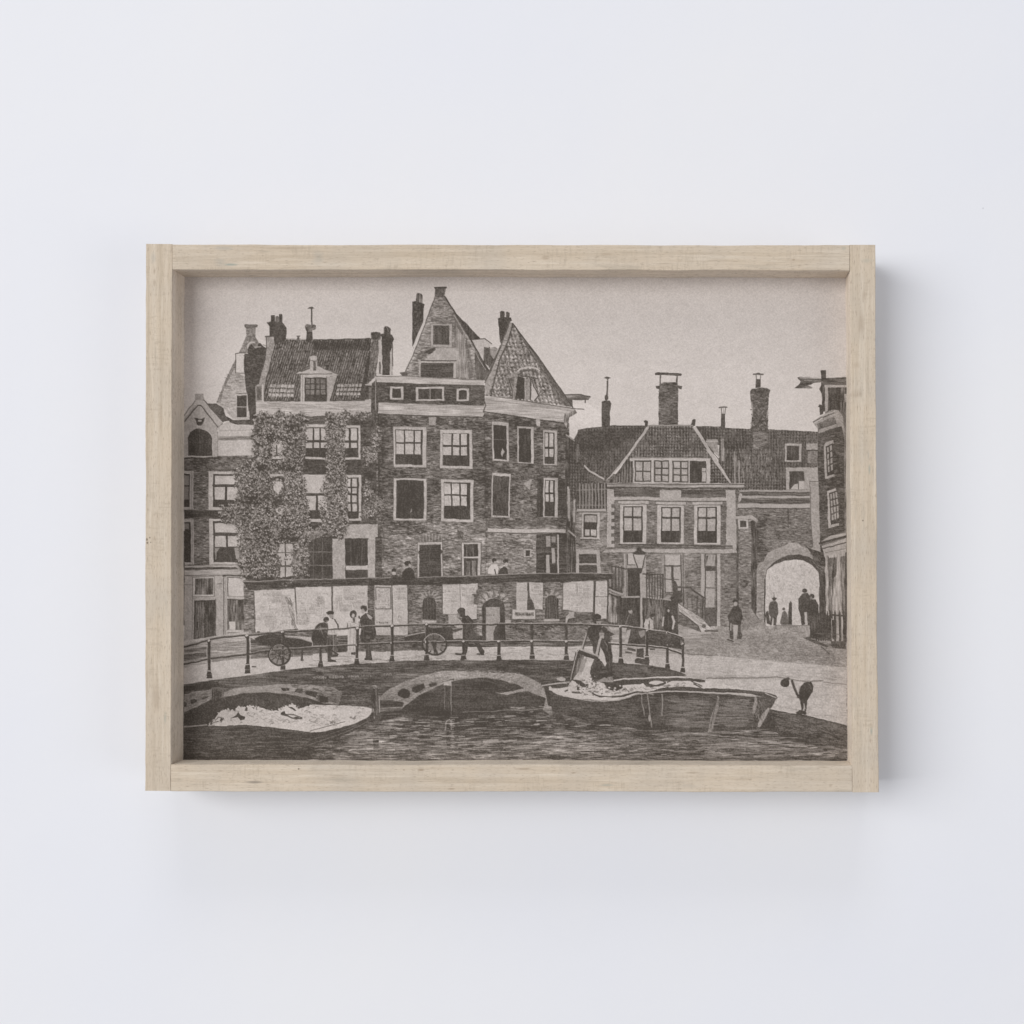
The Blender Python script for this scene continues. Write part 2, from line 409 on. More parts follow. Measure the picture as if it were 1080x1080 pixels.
tile(330, 290)
poly([(925, 95), (1008, 95), (1000, 160), (1085, 295), (1334, 728), (1302, 805), (700, 768), (660, 742), (668, 735), (700, 738), (770, 590), (862, 340), (925, 168)], 0.55, 'brick', 0.09)
strokes([(925, 170), (1000, 165), (1150, 420), (1130, 560), (800, 560), (870, 350)], 560, 2.5, 3, 0.6, (0.2, 0.85), 0.5)
strokes([(1070, 300), (1150, 420), (1230, 780), (1080, 780)], 240, 6, 92, 0.7, 0.35, 0.5, 5)
poly([(1085, 380), (1150, 480), (1185, 780), (1085, 775)], 0.62, 'vert', 0.06)
poly([(1225, 560), (1334, 728), (1302, 800), (1235, 790)], 0.28, 'vert', 0.08)
strokes([(770, 600), (870, 560), (870, 600), (830, 640), (760, 700)], 60, 3, 3, 0.7, 0.2, 0.5)
poly([(925, 95), (1008, 95), (1002, 125), (995, 170), (940, 172), (925, 165)], 0.28, 'speck', 0.09); line([(925, 98), (1008, 98)], 1.6, 0.15)
line([(925, 168), (862, 340), (770, 590), (700, 735)], 0.9, 0.3)
line([(850, 335), (765, 545)], 2.0, 0.92); line([(1000, 165), (1085, 300), (1334, 728)], 1.5, 0.15); line([(1075, 310), (1310, 720)], 0.6, 0.75)
poly([(660, 742), (690, 735), (720, 740), (720, 765), (680, 766)], 0.25)
sash(893, 370, 1055, 545, 912, 382, 1035, 526, [], [], frame=0.74, tone_in=0.17)
poly([(850, 645), (905, 590), (925, 555), (1085, 548), (1085, 650)], 0.74, 'speck', 0.05)
strokes([(850, 590), (920, 545), (935, 560), (890, 600)], 50, 3, -35, 0.9, 0.15, 0.6)
rect(808, 652, 1085, 782, 0.74, 'speck', 0.05); line([(820, 650), (1085, 650)], 1.0, 0.15)
rect(820, 668, 1065, 780, 0.15, 'horz', 0.05); rect(1068, 668, 1083, 782, 0.8)
# attic cornice, attic wall
poly([(478, 765), (700, 768), (1302, 800), (1302, 842), (465, 812)], 0.82, 'horz', 0.04); line([(478, 766), (700, 768), (1302, 800)], 0.8, 0.4)
poly([(460, 812), (1306, 845), (1304, 992), (490, 966)], 0.17, 'brick', 0.07)
strokes([(470, 815), (1300, 850), (1300, 985), (495, 960)], 200, 2.6, 2, 0.6, (0.05, 0.5), 0.5)
line([(465, 815), (1302, 846)], 1.2, 0.12)
sash(585, 845, 692, 946, 603, 860, 672, 932, [], []); sash(783, 847, 995, 954, 803, 862, 980, 942, [], [], tone_in=0.11); line([(889, 860), (889, 942)], 0.8, 0.7)
tile(470, 290)
sash(80, 862, 178, 958, 97, 877, 160, 943, [], [])
tile(0, 0, 1)
poly([(398, 423.8), (511, 428), (512, 434), (509, 440), (398, 436.2)], 0.80, 'horz', 0.05); line([(398, 424), (511, 428.2)], 0.7, 0.4); line([(398, 436.5), (509, 440.3)], 1.2, 0.12)
poly([(392, 404), (397, 400), (399, 424), (398, 452), (391, 440)], 0.2, 'speck', 0.1); line([(396, 398), (396, 432)], 0.8, 0.7)

# ---- brick fronts of the two centre houses
poly([(397, 437), (509, 441), (511, 436), (600, 447), (602, 612), (397, 612)], 0.31, 'brick', 0.12)
poly([(402, 552), (512, 556), (512, 612), (402, 612)], 0.50, 'brick', 0.12, a=0.8)
poly([(455, 520), (470, 530), (512, 552), (512, 600), (460, 600)], 0.5, 'brick', 0.12, a=0.6)
for P_ in ([(398, 438), (509, 442), (509, 552), (398, 552)],):
    strokes(P_, 1500, 3.0, 2, 0.65, (0.06, 0.62), 0.5)
strokes([(402, 545), (512, 552), (512, 610), (402, 610)], 1300, 2.8, 2, 0.65, (0.12, 0.88), 0.5)
strokes([(512, 440), (596, 450), (596, 556), (512, 556)], 1300, 2.6, 7, 0.65, (0.05, 0.66), 0.5)
strokes([(540, 500), (568, 500), (568, 556), (540, 556)], 160, 2.0, 30, 0.8, (0.1, 0.8), 0.5, 60)
line([(399, 437), (400, 540)], 1.8, 0.1, 0.8); line([(511, 442), (513, 552)], 1.0, 0.15, 0.6)
strokes([(398, 440), (405, 440), (405, 610), (400, 610)], 120, 3, 90, 0.9, 0.1, 0.5)

tile(330, 430)
rect(880, 68, 932, 128, 0.8, 'speck', 0.05)
sash(610, 137, 862, 452, 625, 160, 832, 432, [(630, 690), (701, 761), (772, 818)], [(167, 257), (270, 352)], skew=0.02)
sash(612, 535, 864, 855, 634, 550, 842, 840, [], [], tone_in=0.04, skew=0.02)
poly([(738, 800), (750, 760), (755, 790)], 0.6)
strokes(box(590, 870, 860, 960), 90, 3, 2, 0.9, 0.1, 0.6)
tile(470, 410)
sash(-42, 306, 203, 608, -22, 335, 180, 588, [(-20, 45), (57, 105), (117, 162)], [(338, 425), (440, 506)], skew=0.02)
sash(-36, 690, 212, 1012, -14, 712, 188, 990, [(-12, 38), (48, 103), (115, 160)], [(722, 803), (815, 890)], skew=0.02)
# right front windows
sash(353, 250, 480, 550, 365, 277, 462, 535, [], [], tone_in=0.04, skew=0.06); line([(368, 388), (458, 392)], 0.6, 0.45); poly([(418, 495), (430, 450), (445, 480), (425, 520)], 0.75)
sash(542, 285, 668, 563, 555, 300, 646, 555, [], [], tone_in=0.05, skew=0.05)
sash(738, 313, 846, 578, 748, 330, 824, 568, [(753, 776), (784, 815)], [(337, 440), (456, 515)], skew=0.05)
sash(350, 640, 492, 975, 360, 662, 480, 962, [], [], tone_in=0.16, skew=0.05)
strokes(box(365, 670, 475, 960), 90, 5, 90, 0.6, 0.3, 0.4, 4)
rect(697, 675, 745, 972, 0.10, 'vert', 0.04); rect(852, 700, 915, 962, 0.13, 'horz', 0.05)
for k in range(6): line([(858, 740 + k * 30), (908, 742 + k * 30)], 0.6, 0.3)
sash(740, 672, 852, 975, 753, 690, 828, 968, [(758, 782), (792, 815)], [(695, 785), (798, 856)], skew=0.04)
poly([(595, 720), (640, 685), (655, 690), (640, 770), (615, 745)], 0.62, 'speck', 0.08)
line([(690, 625), (740, 655), (850, 665)], 1.0, 0.15)
# cornice of the right house
poly([(300, 48), (560, 85), (975, 150), (990, 165), (1000, 182), (935, 225), (915, 300), (893, 262), (720, 238), (715, 290), (690, 285), (680, 232), (290, 176), (300, 130)], 0.78, 'horz', 0.05)
line([(300, 50), (560, 87), (980, 152)], 1.1, 0.3); line([(290, 178), (680, 234)], 1.4, 0.12); line([(720, 240), (893, 264)], 1.4, 0.12); line([(300, 85), (960, 170)], 0.6, 0.55)
line([(290, 50), (292, 85), (305, 130), (290, 175)], 0.9, 0.2)
poly([(900, 200), (985, 160), (1000, 182), (935, 222), (915, 262), (895, 262)], 0.5, 'vert', 0.1); line([(905, 190), (900, 260)], 0.8, 0.3); line([(930, 225), (920, 300)], 1.2, 0.2)
# hoisting beam
poly([(880, 45), (1010, 43), (1085, 52), (1105, 66), (1088, 80), (1010, 80), (920, 78)], 0.38, 'horz', 0.1); line([(880, 46), (1010, 43), (1100, 60)], 1.0, 0.15); line([(920, 79), (1000, 81), (1085, 83)], 1.0, 0.15)
poly([(925, 82), (965, 82), (965, 140), (925, 132)], 0.2); line([(965, 150), (1050, 158)], 1.0, 0.3); line([(1062, 85), (1062, 105)], 1.2, 0.25)

# ---- tile gable of the right house
tile(470, 290)
poly([(400, 332), (418, 325), (500, 322), (507, 345), (480, 370), (420, 520), (412, 520)], 0.12, 'speck', 0.05)
poly([(418, 328), (418, 280), (430, 272), (450, 280), (450, 328)], 0.15); poly([(460, 328), (460, 290), (470, 280), (488, 288), (488, 328)], 0.18)
poly([(488, 360), (520, 372), (700, 640), (960, 1002), (640, 960), (300, 918), (350, 720), (430, 520)], 0.52, 'gabletile', 0.17)
strokes([(500, 400), (640, 600), (850, 960), (350, 900), (430, 560)], 420, 2.2, 95, 0.8, (0.12, 0.85), 0.5, 40)
poly([(520, 375), (700, 625), (860, 850), (962, 1004), (905, 995), (780, 800), (640, 600), (560, 460)], 0.25, 'speck', 0.09)
strokes([(560, 450), (700, 650), (940, 990), (860, 960)], 120, 5, 55, 0.8, (0.1, 0.7), 0.5)
poly([(485, 362), (512, 370), (470, 510), (400, 650), (370, 760), (328, 910), (300, 912), (300, 830), (340, 730), (415, 540)], 0.70, 'speck', 0.07)
line([(512, 372), (470, 510), (405, 650), (375, 780), (345, 905)], 1.4, 0.12, 0.8); line([(488, 362), (415, 540), (335, 740), (300, 820)], 1.1, 0.25)
line([(415, 540), (370, 640), (305, 800)], 2.2, 0.2, 0.8)
for k in range(10): line([(470 - k * 15, 500 + k * 38), (440 - k * 13, 495 + k * 38)], 0.7, 0.3, 0.7)
line([(512, 370), (560, 440), (700, 625), (860, 845), (965, 1005)], 1.2, 0.15)
arc(630, 760, 95, 58, 190, 330, 1.5, 0.85); arc(630, 770, 75, 45, 200, 340, 2.2, 0.25, 0.7)
poly([(478, 790), (500, 755), (545, 735), (545, 775), (520, 935), (505, 935), (500, 860)], 0.62, 'speck', 0.08); poly([(480, 790), (520, 775), (515, 860)], 0.35, 'speck', 0.1)
line([(478, 790), (500, 870), (505, 930)], 0.9, 0.15); line([(545, 760), (700, 790)], 1.0, 0.2)
poly([(545, 770), (600, 785), (600, 945), (528, 940)], 0.07); rect(600, 790, 642, 950, 0.62, 'speck', 0.08); line([(600, 785), (600, 945)], 0.7, 0.8); line([(643, 792), (643, 950)], 1.2, 0.15)
poly([(655, 790), (668, 850), (705, 910), (680, 952), (648, 952)], 0.86); line([(655, 795), (668, 850), (705, 915), (675, 955)], 1.0, 0.15)

# ---- lower part of the right house
tile(470, 540)
poly([(310, 110), (985, 110), (990, 470), (310, 480)], 0.50, 'brick', 0.12)
strokes(box(315, 160, 690, 470), 700, 3, 3, 0.65, (0.12, 0.9), 0.5)
strokes(box(315, 60, 900, 125), 260, 3, 3, 0.65, (0.06, 0.5), 0.5)
poly([(690, 172), (905, 160), (985, 195), (988, 465), (690, 465)], 0.15, 'horz', 0.06)
poly([(318, 123), (925, 135), (985, 185), (980, 198), (915, 160), (318, 154)], 0.84, 'speck', 0.04); line([(318, 157), (915, 163)], 0.9, 0.2)
rect(765, 186, 800, 266, 0.66, 'speck', 0.06); rect(808, 188, 838, 234, 0.6); rect(808, 238, 838, 265, 0.12)
poly([(765, 325), (790, 325), (792, 462), (765, 462)], 0.74); poly([(808, 275), (830, 275), (838, 385), (812, 392)], 0.72)
poly([(795, 400), (850, 395), (850, 460), (795, 462)], 0.06)
line([(856, 180), (856, 462)], 1.6, 0.82); line([(755, 185), (755, 462)], 0.9, 0.08)
for x in (925, 948, 962, 978): line([(x, 185), (x, 458)], 0.8, 0.45 if x != 978 else 0.75)
rect(598, 276, 655, 346, 0.74, 'speck', 0.06); rect(612, 290, 642, 334, 0.1); line([(592, 272), (662, 272)], 1.2, 0.15); line([(598, 348), (655, 348)], 0.8, 0.2)
strokes([(600, 455), (650, 400), (685, 440), (660, 470)], 60, 3, -10, 0.8, (0.15, 0.6), 0.5, 40)
# doors and iron tie of the centre house
strokes(box(90, 150, 130, 200), 25, 3, 60, 1.0, 0.15, 0.7, 80)
rect(122, 230, 268, 484, 0.82, 'speck', 0.05); line([(122, 480), (122, 230), (268, 230), (268, 480)], 0.7, 0.25)
rect(138, 244, 245, 340, 0.12, 'vert', 0.08); rect(138, 352, 245, 484, 0.1); rect(155, 375, 185, 484, 0.45, 'vert', 0.1); rect(200, 370, 232, 484, 0.42, 'vert', 0.1)
for x in (160, 185, 212): line([(x, 255), (x, 335)], 0.7, 0.5, 0.7)
tile(330, 560)
for k in range(16): line([(800 + k * 12, 20 + abs(8 - k) * 3), (805 + k * 11.5, 80)], 0.8, 0.75 if k % 2 else 0.4, 0.7)
rect(793, 82, 987, 360, 0.78, 'speck', 0.05); line([(793, 355), (793, 82), (987, 82), (987, 355)], 0.6, 0.25)
rect(808, 103, 973, 360, 0.07, 'horz', 0.03); ell(808, 160, 9, 14, 0.1); ell(975, 160, 9, 14, 0.1); line([(890, 105), (890, 355)], 0.6, 0.22)
for k in range(14): line([(815, 118 + k * 17), (885, 118 + k * 17)], 0.4, 0.25); line([(897, 118 + k * 17), (968, 118 + k * 17)], 0.4, 0.25)

# ---- narrow strip of walls between right house and inn
tile(470, 410)
poly([(910, 355), (980, 400), (1005, 400), (1010, 560), (1010, 1400), (915, 1090), (905, 700)], 0.22, 'vert', 0.09)
line([(915, 355), (985, 405)], 1.4, 0.72); line([(1000, 405), (998, 540)], 1.2, 0.6); line([(975, 530), (973, 640)], 1.2, 0.6); line([(992, 640), (990, 700)], 1.0, 0.7)
poly([(920, 740), (942, 740), (945, 980), (928, 990)], 0.76); line([(975, 820), (975, 1010)], 2.2, 0.76)
for k in range(22): line([(925 + k % 3 * 8, 420 + k * 24), (965, 432 + k * 24)], 0.5, 0.45, 0.6)
# ---- ivy over the left house
tile(0, 0, 1)
rect(325, 486, 382, 500, 0.14, 'horz', 0.05)
tile(330, 430)
# windows of the ivy house first, leaves grow over them
poly([(-100, 65), (120, 60), (120, 118), (-60, 122)], 0.25, 'horz', 0.06)
sash(-62, 122, 215, 392, -58, 148, 210, 374, [(-56, -5), (8, 48), (62, 110)], [(155, 245), (262, 304)])
sash(225, 130, 362, 393, 232, 150, 346, 375, [(236, 272), (288, 335)], [(155, 245), (262, 305)])
sash(-85, 508, 215, 868, -65, 530, 120, 845, [(-60, 20), (38, 120)], [(668, 778)])
rect(-60, 525, 120, 648, 0.82, 'speck', 0.04); line([(-60, 656), (120, 656)], 1.4, 0.12)
sash(250, 507, 369, 858, 262, 530, 350, 840, [(264, 286), (299, 335)], [(537, 598), (608, 650), (664, 716), (728, 785)])
rect(100, 400, 380, 500, 0.13, 'brick', 0.05)
tile(330, 560)
rect(-42, 55, 152, 375, 0.10, 'vert', 0.03)
for y in (160, 262): line([(-40, y), (150, y)], 0.8, 0.5)
for x in (3, 75): line([(x, 60), (x, 365)], 0.7, 0.32)
rect(152, 60, 246, 372, 0.74, 'speck', 0.06)
poly([(225, -50), (492, -55), (490, 45), (470, 60), (470, 365), (415, 365), (415, 62), (235, 60)], 0.76, 'speck', 0.06)
rect(246, 58, 416, 268, 0.09, 'vert', 0.04); rect(250, 264, 416, 298, 0.80, 'speck', 0.05); rect(246, 298, 418, 358, 0.13)
for x in (290, 372): line([(x, 62), (x, 262)], 0.7, 0.3)
line([(246, 60), (416, 58)], 1.2, 0.1); poly([(470, 45), (522, 40), (525, 360), (470, 360)], 0.22, 'brick', 0.08)

tile(190, 430)
IVY = [(575, 55), (640, 40), (700, 60), (750, 20), (800, 60), (860, 50), (925, 40), (960, 90), (945, 250), (940, 380), (930, 540), (960, 700), (975, 850), (1000, 930), (975, 1010), (965, 1275), (470, 1290), (440, 1160), (465, 1060), (440, 900), (330, 860), (300, 800), (340, 755), (420, 745), (450, 680), (460, 610), (440, 540), (410, 500), (420, 460), (500, 410), (560, 370), (560, 280), (545, 200), (570, 120)]
poly(IVY, 0.30, 'leaf', 0.16)
dabs(IVY, 3200, 1.3, (0.0, 0.3), 0.6)
dabs(IVY, 5200, 0.8, (0.6, 1.0), 0.62)
for (cx, cy, rx, ry, n) in ((600, 440, 45, 40, 60), (740, 690, 90, 40, 90), (560, 700, 100, 60, 120), (700, 220, 90, 30, 70), (850, 130, 60, 40, 60), (640, 950, 60, 40, 60), (800, 460, 60, 25, 60), (850, 1000, 60, 50, 70), (500, 800, 60, 40, 60)):
    dabs([(cx - rx, cy), (cx, cy - ry), (cx + rx, cy), (cx, cy + ry)], n // 2, 1.6, 0.1, 0.4)
# edge sprigs
for i in range(len(IVY)):
    a, b = IVY[i], IVY[(i + 1) % len(IVY)]
    L = math.hypot(b[0] - a[0], b[1] - a[1])
    for k in range(int(L / 9)):
        t = R.random(); x = a[0] + (b[0] - a[0]) * t + R.gauss(0, 10); y = a[1] + (b[1] - a[1]) * t + R.gauss(0, 10)
        th = R.uniform(0, 6.28); l = R.uniform(4, 9)
        line([(x, y), (x + l * math.cos(th), y + l * math.sin(th))], R.uniform(0.6, 1.3), R.uniform(0.15, 0.6), 0.8)
for x, y in sorted(_rand_in(IVY, 430), key=lambda p: p[1]): clump(x, y, R.uniform(11, 20), 9)
for i in range(len(IVY)):
    x, y = IVY[i]
    clump(x, y, 14, 9)
for cx, cy, rx, ry, d in ((620, 470, 60, 26, -0.30), (850, 150, 60, 50, -0.10), (560, 700, 90, 50, -0.25), (680, 650, 60, 50, -0.22), (820, 450, 70, 40, -0.22), (600, 990, 80, 50, -0.16), (830, 1000, 50, 40, -0.26), (740, 720, 40, 26, -0.3), (700, 230, 60, 30, -0.16), (500, 1150, 50, 80, 0.06), (700, 1180, 50, 60, 0.05), (880, 320, 50, 60, -0.1), (880, 560, 40, 60, 0.05), (480, 860, 60, 30, -0.15)): soft(cx, cy, rx, ry, d)
# gaps with panes
poly([(700, 270), (730, 250), (775, 255), (782, 290), (780, 360), (700, 365)], 0.72, 'speck', 0.1); line([(732, 255), (732, 365)], 1.2, 0.12); rect(700, 372, 772, 392, 0.85); line([(700, 395), (775, 397)], 1.2, 0.12)
rect(680, 505, 785, 522, 0.78); poly([(700, 530), (790, 530), (800, 620), (780, 660), (700, 655), (690, 600)], 0.12, 'speck', 0.06); poly([(700, 565), (735, 555), (775, 562), (785, 590), (765, 610), (780, 640), (765, 655), (720, 650), (705, 600)], 0.82, 'speck', 0.05)
poly([(725, 775), (760, 755), (785, 790), (760, 815), (730, 810)], 0.78, 'speck', 0.06); rect(725, 690, 770, 740, 0.15, 'speck', 0.08, a=0.8)
tile(190, 560)
poly([(758, 100), (850, 95), (860, 160), (850, 350), (760, 355), (765, 250), (735, 190)], 0.76, 'speck', 0.06); line([(797, 80), (800, 355)], 1.2, 0.1); line([(740, 165), (850, 165)], 0.9, 0.2); line([(720, 265), (835, 268)], 2.0, 0.15)
dabs(box(735, 190, 760, 320), 20, 1.6, 0.25, 0.8); dabs(box(840, 150, 870, 340), 40, 1.6, (0.1, 0.6), 0.8)
poly([(745, 365), (780, 348), (850, 345), (870, 370)], 0.12, 'speck', 0.06)
tile(330, 430)
VINES = [[(95, 30), (130, 30), (170, 60), (240, 20), (290, 40), (270, 90), (250, 130), (235, 200), (240, 300), (245, 400), (250, 470), (250, 560), (265, 700), (260, 800), (280, 880), (250, 940), (210, 1000), (150, 960), (100, 960), (0, 990), (-30, 940), (60, 900), (95, 850), (110, 740), (80, 620), (100, 520), (110, 420), (95, 380), (115, 260), (95, 150)],
         [(300, 60), (340, 30), (400, 40), (440, 30), (440, 60), (330, 90)],
         [(500, 130), (530, 160), (515, 260), (500, 330), (480, 390), (400, 440), (395, 380), (370, 330), (380, 300), (440, 290), (440, 200), (480, 190)],
         [(400, 540), (420, 560), (430, 610), (500, 680), (545, 700), (545, 760), (450, 830), (370, 840), (370, 800), (390, 700), (385, 600)]]
for v, (n1, n2) in zip(VINES, ((1500, 1300), (60, 30), (240, 260), (280, 230))):
    poly(v, 0.3, 'leaf', 0.14, a=0.85); dabs(v, n1, 1.3, (0.0, 0.3), 0.6); dabs(v, int(n2 * 1.3), 0.8, (0.6, 1.0), 0.62)
    for x, y in sorted(_rand_in(v, n1 // 16), key=lambda p: p[1]): clump(x, y, R.uniform(10, 18), 9)
    for i in range(len(v)):
        a, b = v[i], v[(i + 1) % len(v)]
        for k in range(int(math.hypot(b[0] - a[0], b[1] - a[1]) / 12)):
            t = R.random(); x = a[0] + (b[0] - a[0]) * t + R.gauss(0, 9); y = a[1] + (b[1] - a[1]) * t + R.gauss(0, 9)
            line([(x, y), (x + R.uniform(-8, 8), y + R.uniform(-8, 8))], R.uniform(0.7, 1.4), R.uniform(0.1, 0.7), 0.8)
dabs([(-100, 940), (0, 950), (100, 930), (60, 985), (-30, 1000)], 90, 1.6, (0.2, 0.85), 0.8)

# ---- the inn on the right
tile(600, 350)
# roofs
poly([(40, 815), (70, 750), (180, 728), (250, 720), (330, 712), (590, 718), (560, 770), (330, 1080), (0, 1300), (0, 1080), (0, 830)], 0.20, 'tile', 0.08)
strokes([(60, 778), (575, 745), (330, 1070), (70, 1070)], 700, 4, 90, 0.7, (0.04, 0.5), 0.5, 5)
poly([(45, 810), (70, 755), (540, 725), (500, 800), (300, 900), (60, 900)], 0.12, 'speck', 0.05, a=0.55)
line([(70, 750), (180, 728), (330, 713), (590, 718)], 0.9, 0.15)
poly([(60, 850), (75, 855), (70, 990), (58, 990)], 0.45); line([(0, 800), (40, 830)], 1.2, 0.7)
poly([(610, 712), (940, 712), (1088, 950), (1088, 1180), (300, 1180), (450, 950), (590, 730)], 0.26, 'tile', 0.13)
strokes([(600, 746), (940, 746), (1070, 940), (470, 940)], 550, 4, 90, 0.7, (0.08, 0.62), 0.5, 5)
poly([(960, 716), (1100, 716), (1100, 930), (1060, 880)], 0.13, 'tile', 0.04)
# chimneys
poly([(252, 530), (275, 520), (310, 525), (325, 545), (315, 600), (316, 722), (252, 728)], 0.15, 'speck', 0.06)
line([(295, 375), (292, 500)], 1.7, 0.2); poly([(268, 350), (290, 338), (322, 350), (305, 356), (298, 375), (288, 356)], 0.2); ell(288, 500, 13, 22, 0.17); line([(300, 362), (300, 378)], 0.5, 0.8)
poly([(652, 312), (670, 306), (850, 315), (860, 325), (852, 336), (720, 330), (655, 330)], 0.24, 'horz', 0.06)
line([(693, 330), (693, 400)], 1.3, 0.2); line([(820, 335), (820, 400)], 1.6, 0.2)
poly([(682, 440), (690, 400), (720, 385), (810, 385), (828, 405), (826, 708), (678, 708)], 0.24, 'brick', 0.09)
strokes(box(685, 400, 822, 705), 190, 2.2, 3, 0.7, (0.05, 0.6), 0.55)
poly([(658, 408), (690, 408), (692, 438), (662, 430)], 0.22); poly([(822, 408), (862, 415), (855, 438), (822, 432)], 0.22)
poly([(562, 680), (580, 672), (600, 680), (596, 720), (575, 720), (575, 695)], 0.18); poly([(935, 670), (950, 660), (965, 665), (955, 715), (922, 712), (930, 690)], 0.15)
# white verges
poly([(575, 735), (605, 722), (600, 745), (470, 930), (330, 1090), (298, 1120), (262, 1140), (340, 1060), (450, 925)], 0.80, 'speck', 0.05)
line([(575, 733), (450, 920), (320, 1080), (265, 1140)], 0.8, 0.2); line([(605, 735), (465, 935)], 0.6, 0.25)
poly([(935, 722), (965, 722), (1030, 820), (1095, 935), (1090, 965), (1010, 830)], 0.82, 'speck', 0.04)
line([(605, 714), (935, 712)], 1.6, 0.62)
tile(600, 480)
# skylight left roof, lattice
poly([(150, 140), (265, 190), (240, 215), (150, 190)], 0.35, 'speck', 0.1); line([(120, 80), (150, 115), (265, 180)], 1.8, 0.8)
poly([(320, 190), (450, 30), (480, 40), (480, 210), (300, 212)], 0.2, 'vert', 0.08)
for k in range(7): line([(345 + k * 20, 205), (345 + k * 20, 190 - k * 24)], 0.9, 0.55)
# dormer band with four lights
poly([(458, 22), (500, 15), (1075, 18), (1075, 50), (1070, 215), (484, 215), (484, 50), (460, 45)], 0.82, 'speck', 0.04); line([(458, 22), (1075, 20)], 0.7, 0.3); line([(484, 50), (484, 212)], 0.8, 0.3)
for (a, b) in ((498, 625), (645, 760), (785, 908)):
    rect(a, 42, b, 206, 0.14)
    w = (b - a)
    for (c, d) in ((a + 10, a + w / 2 - 6), (a + w / 2 + 6, b - 8)):
        rows = [(52, 120), (132, 196)] if a < 500 else [(50, 95), (106, 145), (156, 198)]
        if a < 500 or a < 700: pass
        for (e, f) in rows: rect(c, e, d, f, 0.74, 'speck', 0.06)
rect(916, 45, 1042, 208, 0.10, 'vert', 0.03); rect(1010, 95, 1038, 200, 0.8)
line([(1010, 125), (1040, 125)], 0.6, 0.3)
tile(745, 480)
poly([(30, 15), (45, 15), (215, 215), (24, 215)], 0.24, 'tile', 0.1)
tile(745, 350)
# verge right side down to gutter
poly([(0, 850), (30, 900), (90, 985), (170, 1080), (250, 1160), (262, 1185), (190, 1170), (110, 1060), (0, 900)], 0.80, 'speck', 0.04)
line([(30, 895), (250, 1155)], 0.7, 0.3)
# long roof to the right
poly([(150, 728), (340, 735), (480, 740), (845, 762), (850, 1215), (262, 1225), (215, 1190), (90, 985), (100, 860), (0, 840), (0, 716), (110, 716)], 0.22, 'tile', 0.09)
strokes([(130, 755), (845, 785), (848, 1140), (262, 1145), (110, 960)], 1300, 5, 90, 0.8, (0.04, 0.5), 0.5, 4)
strokes([(150, 900), (500, 900), (480, 1130), (262, 1130)], 260, 3, 90, 0.8, (0.4, 0.8), 0.4, 6)
poly([(0, 812), (85, 815), (85, 860), (100, 960), (0, 850)], 0.7, 'speck', 0.07); line([(0, 832), (85, 830)], 1.0, 0.85)
rect(110, 808, 134, 980, 0.72, 'speck', 0.06); line([(120, 810), (115, 980)], 0.6, 0.4)
poly([(112, 620), (143, 620), (143, 738), (108, 738)], 0.14); line([(98, 575), (155, 572)], 1.5, 0.25); line([(112, 580), (116, 620)], 0.7, 0.25); line([(146, 580), (140, 620)], 0.7, 0.25); line([(130, 585), (130, 615)], 0.5, 0.5)
for (x, y0, y1) in ((212, 910, 1150), (245, 980, 1150)): line([(x, y0), (x + 3, y1)], 1.3, 0.66)
poly([(332, 450), (345, 432), (380, 430), (400, 422), (460, 425), (486, 440), (476, 470), (468, 600), (470, 888), (355, 885), (342, 760), (345, 600)], 0.22, 'speck', 0.1)
strokes([(345, 470), (465, 470), (465, 740), (345, 740)], 170, 2.5, 10, 0.9, (0.05, 0.7), 0.6, 50)
poly([(355, 760), (468, 750), (470, 890), (355, 885)], 0.45, 'brick', 0.09, a=0.85); line([(345, 530), (350, 640)], 1.0, 0.72); line([(468, 590), (460, 650)], 0.9, 0.7)
poly([(375, 360), (410, 360), (410, 420), (372, 425)], 0.15); line([(358, 322), (430, 322)], 1.6, 0.25); poly([(365, 320), (393, 309), (425, 320)], 0.25); line([(375, 330), (378, 362)], 0.7, 0.25); line([(413, 330), (408, 362)], 0.7, 0.25)
sash(597, 850, 725, 990, 612, 868, 706, 978, [(640, 655), (664, 672)], [(875, 930)], pane=0.3, frame=0.74)
rect(762, 850, 850, 898, 0.72, 'speck', 0.06); rect(770, 902, 850, 1000, 0.5, 'speck', 0.1); line([(765, 900), (850, 902)], 1.4, 0.15)
sash(605, 1030, 790, 1200, 632, 1058, 745, 1195, [], [], frame=0.72, tone_in=0.13); poly([(640, 1195), (670, 1160), (700, 1150), (700, 1130), (745, 1130), (745, 1195)], 0.8); line([(700, 1060), (700, 1190)], 0.9, 0.2)
poly([(750, 1040), (850, 1028), (850, 1140), (800, 1150), (765, 1090)], 0.70, 'speck', 0.06)

tile(745, 480)
# corniced wall with archway
poly([(215, 270), (780, 265), (790, 410), (800, 600), (810, 720), (815, 900), (220, 900), (215, 400)], 0.38, 'brick', 0.10)
poly([(225, 270), (785, 265), (785, 405), (245, 405)], 0.35, 'horz', 0.08)
for y, w, t in ((272, 1.6, 0.72), (318, 2.2, 0.74), (385, 4.2, 0.76)): line([(255, y), (780, y)], w, t)
for y in (285, 300, 345, 358): line([(262, y), (780, y + 2)], 1.4, 0.18, 0.7)
line([(245, 405), (785, 405)], 0.9, 0.2)
strokes(box(345, 410, 790, 720), 1200, 3, 0, 0.7, (0.12, 0.72), 0.5)
strokes([(345, 500), (450, 480), (430, 700), (350, 1000)], 200, 4, 0, 0.8, 0.12, 0.5)
line([(620, 405), (622, 545)], 1.2, 0.15)
poly([(255, 290), (272, 300), (270, 340), (250, 360), (240, 330)], 0.75)
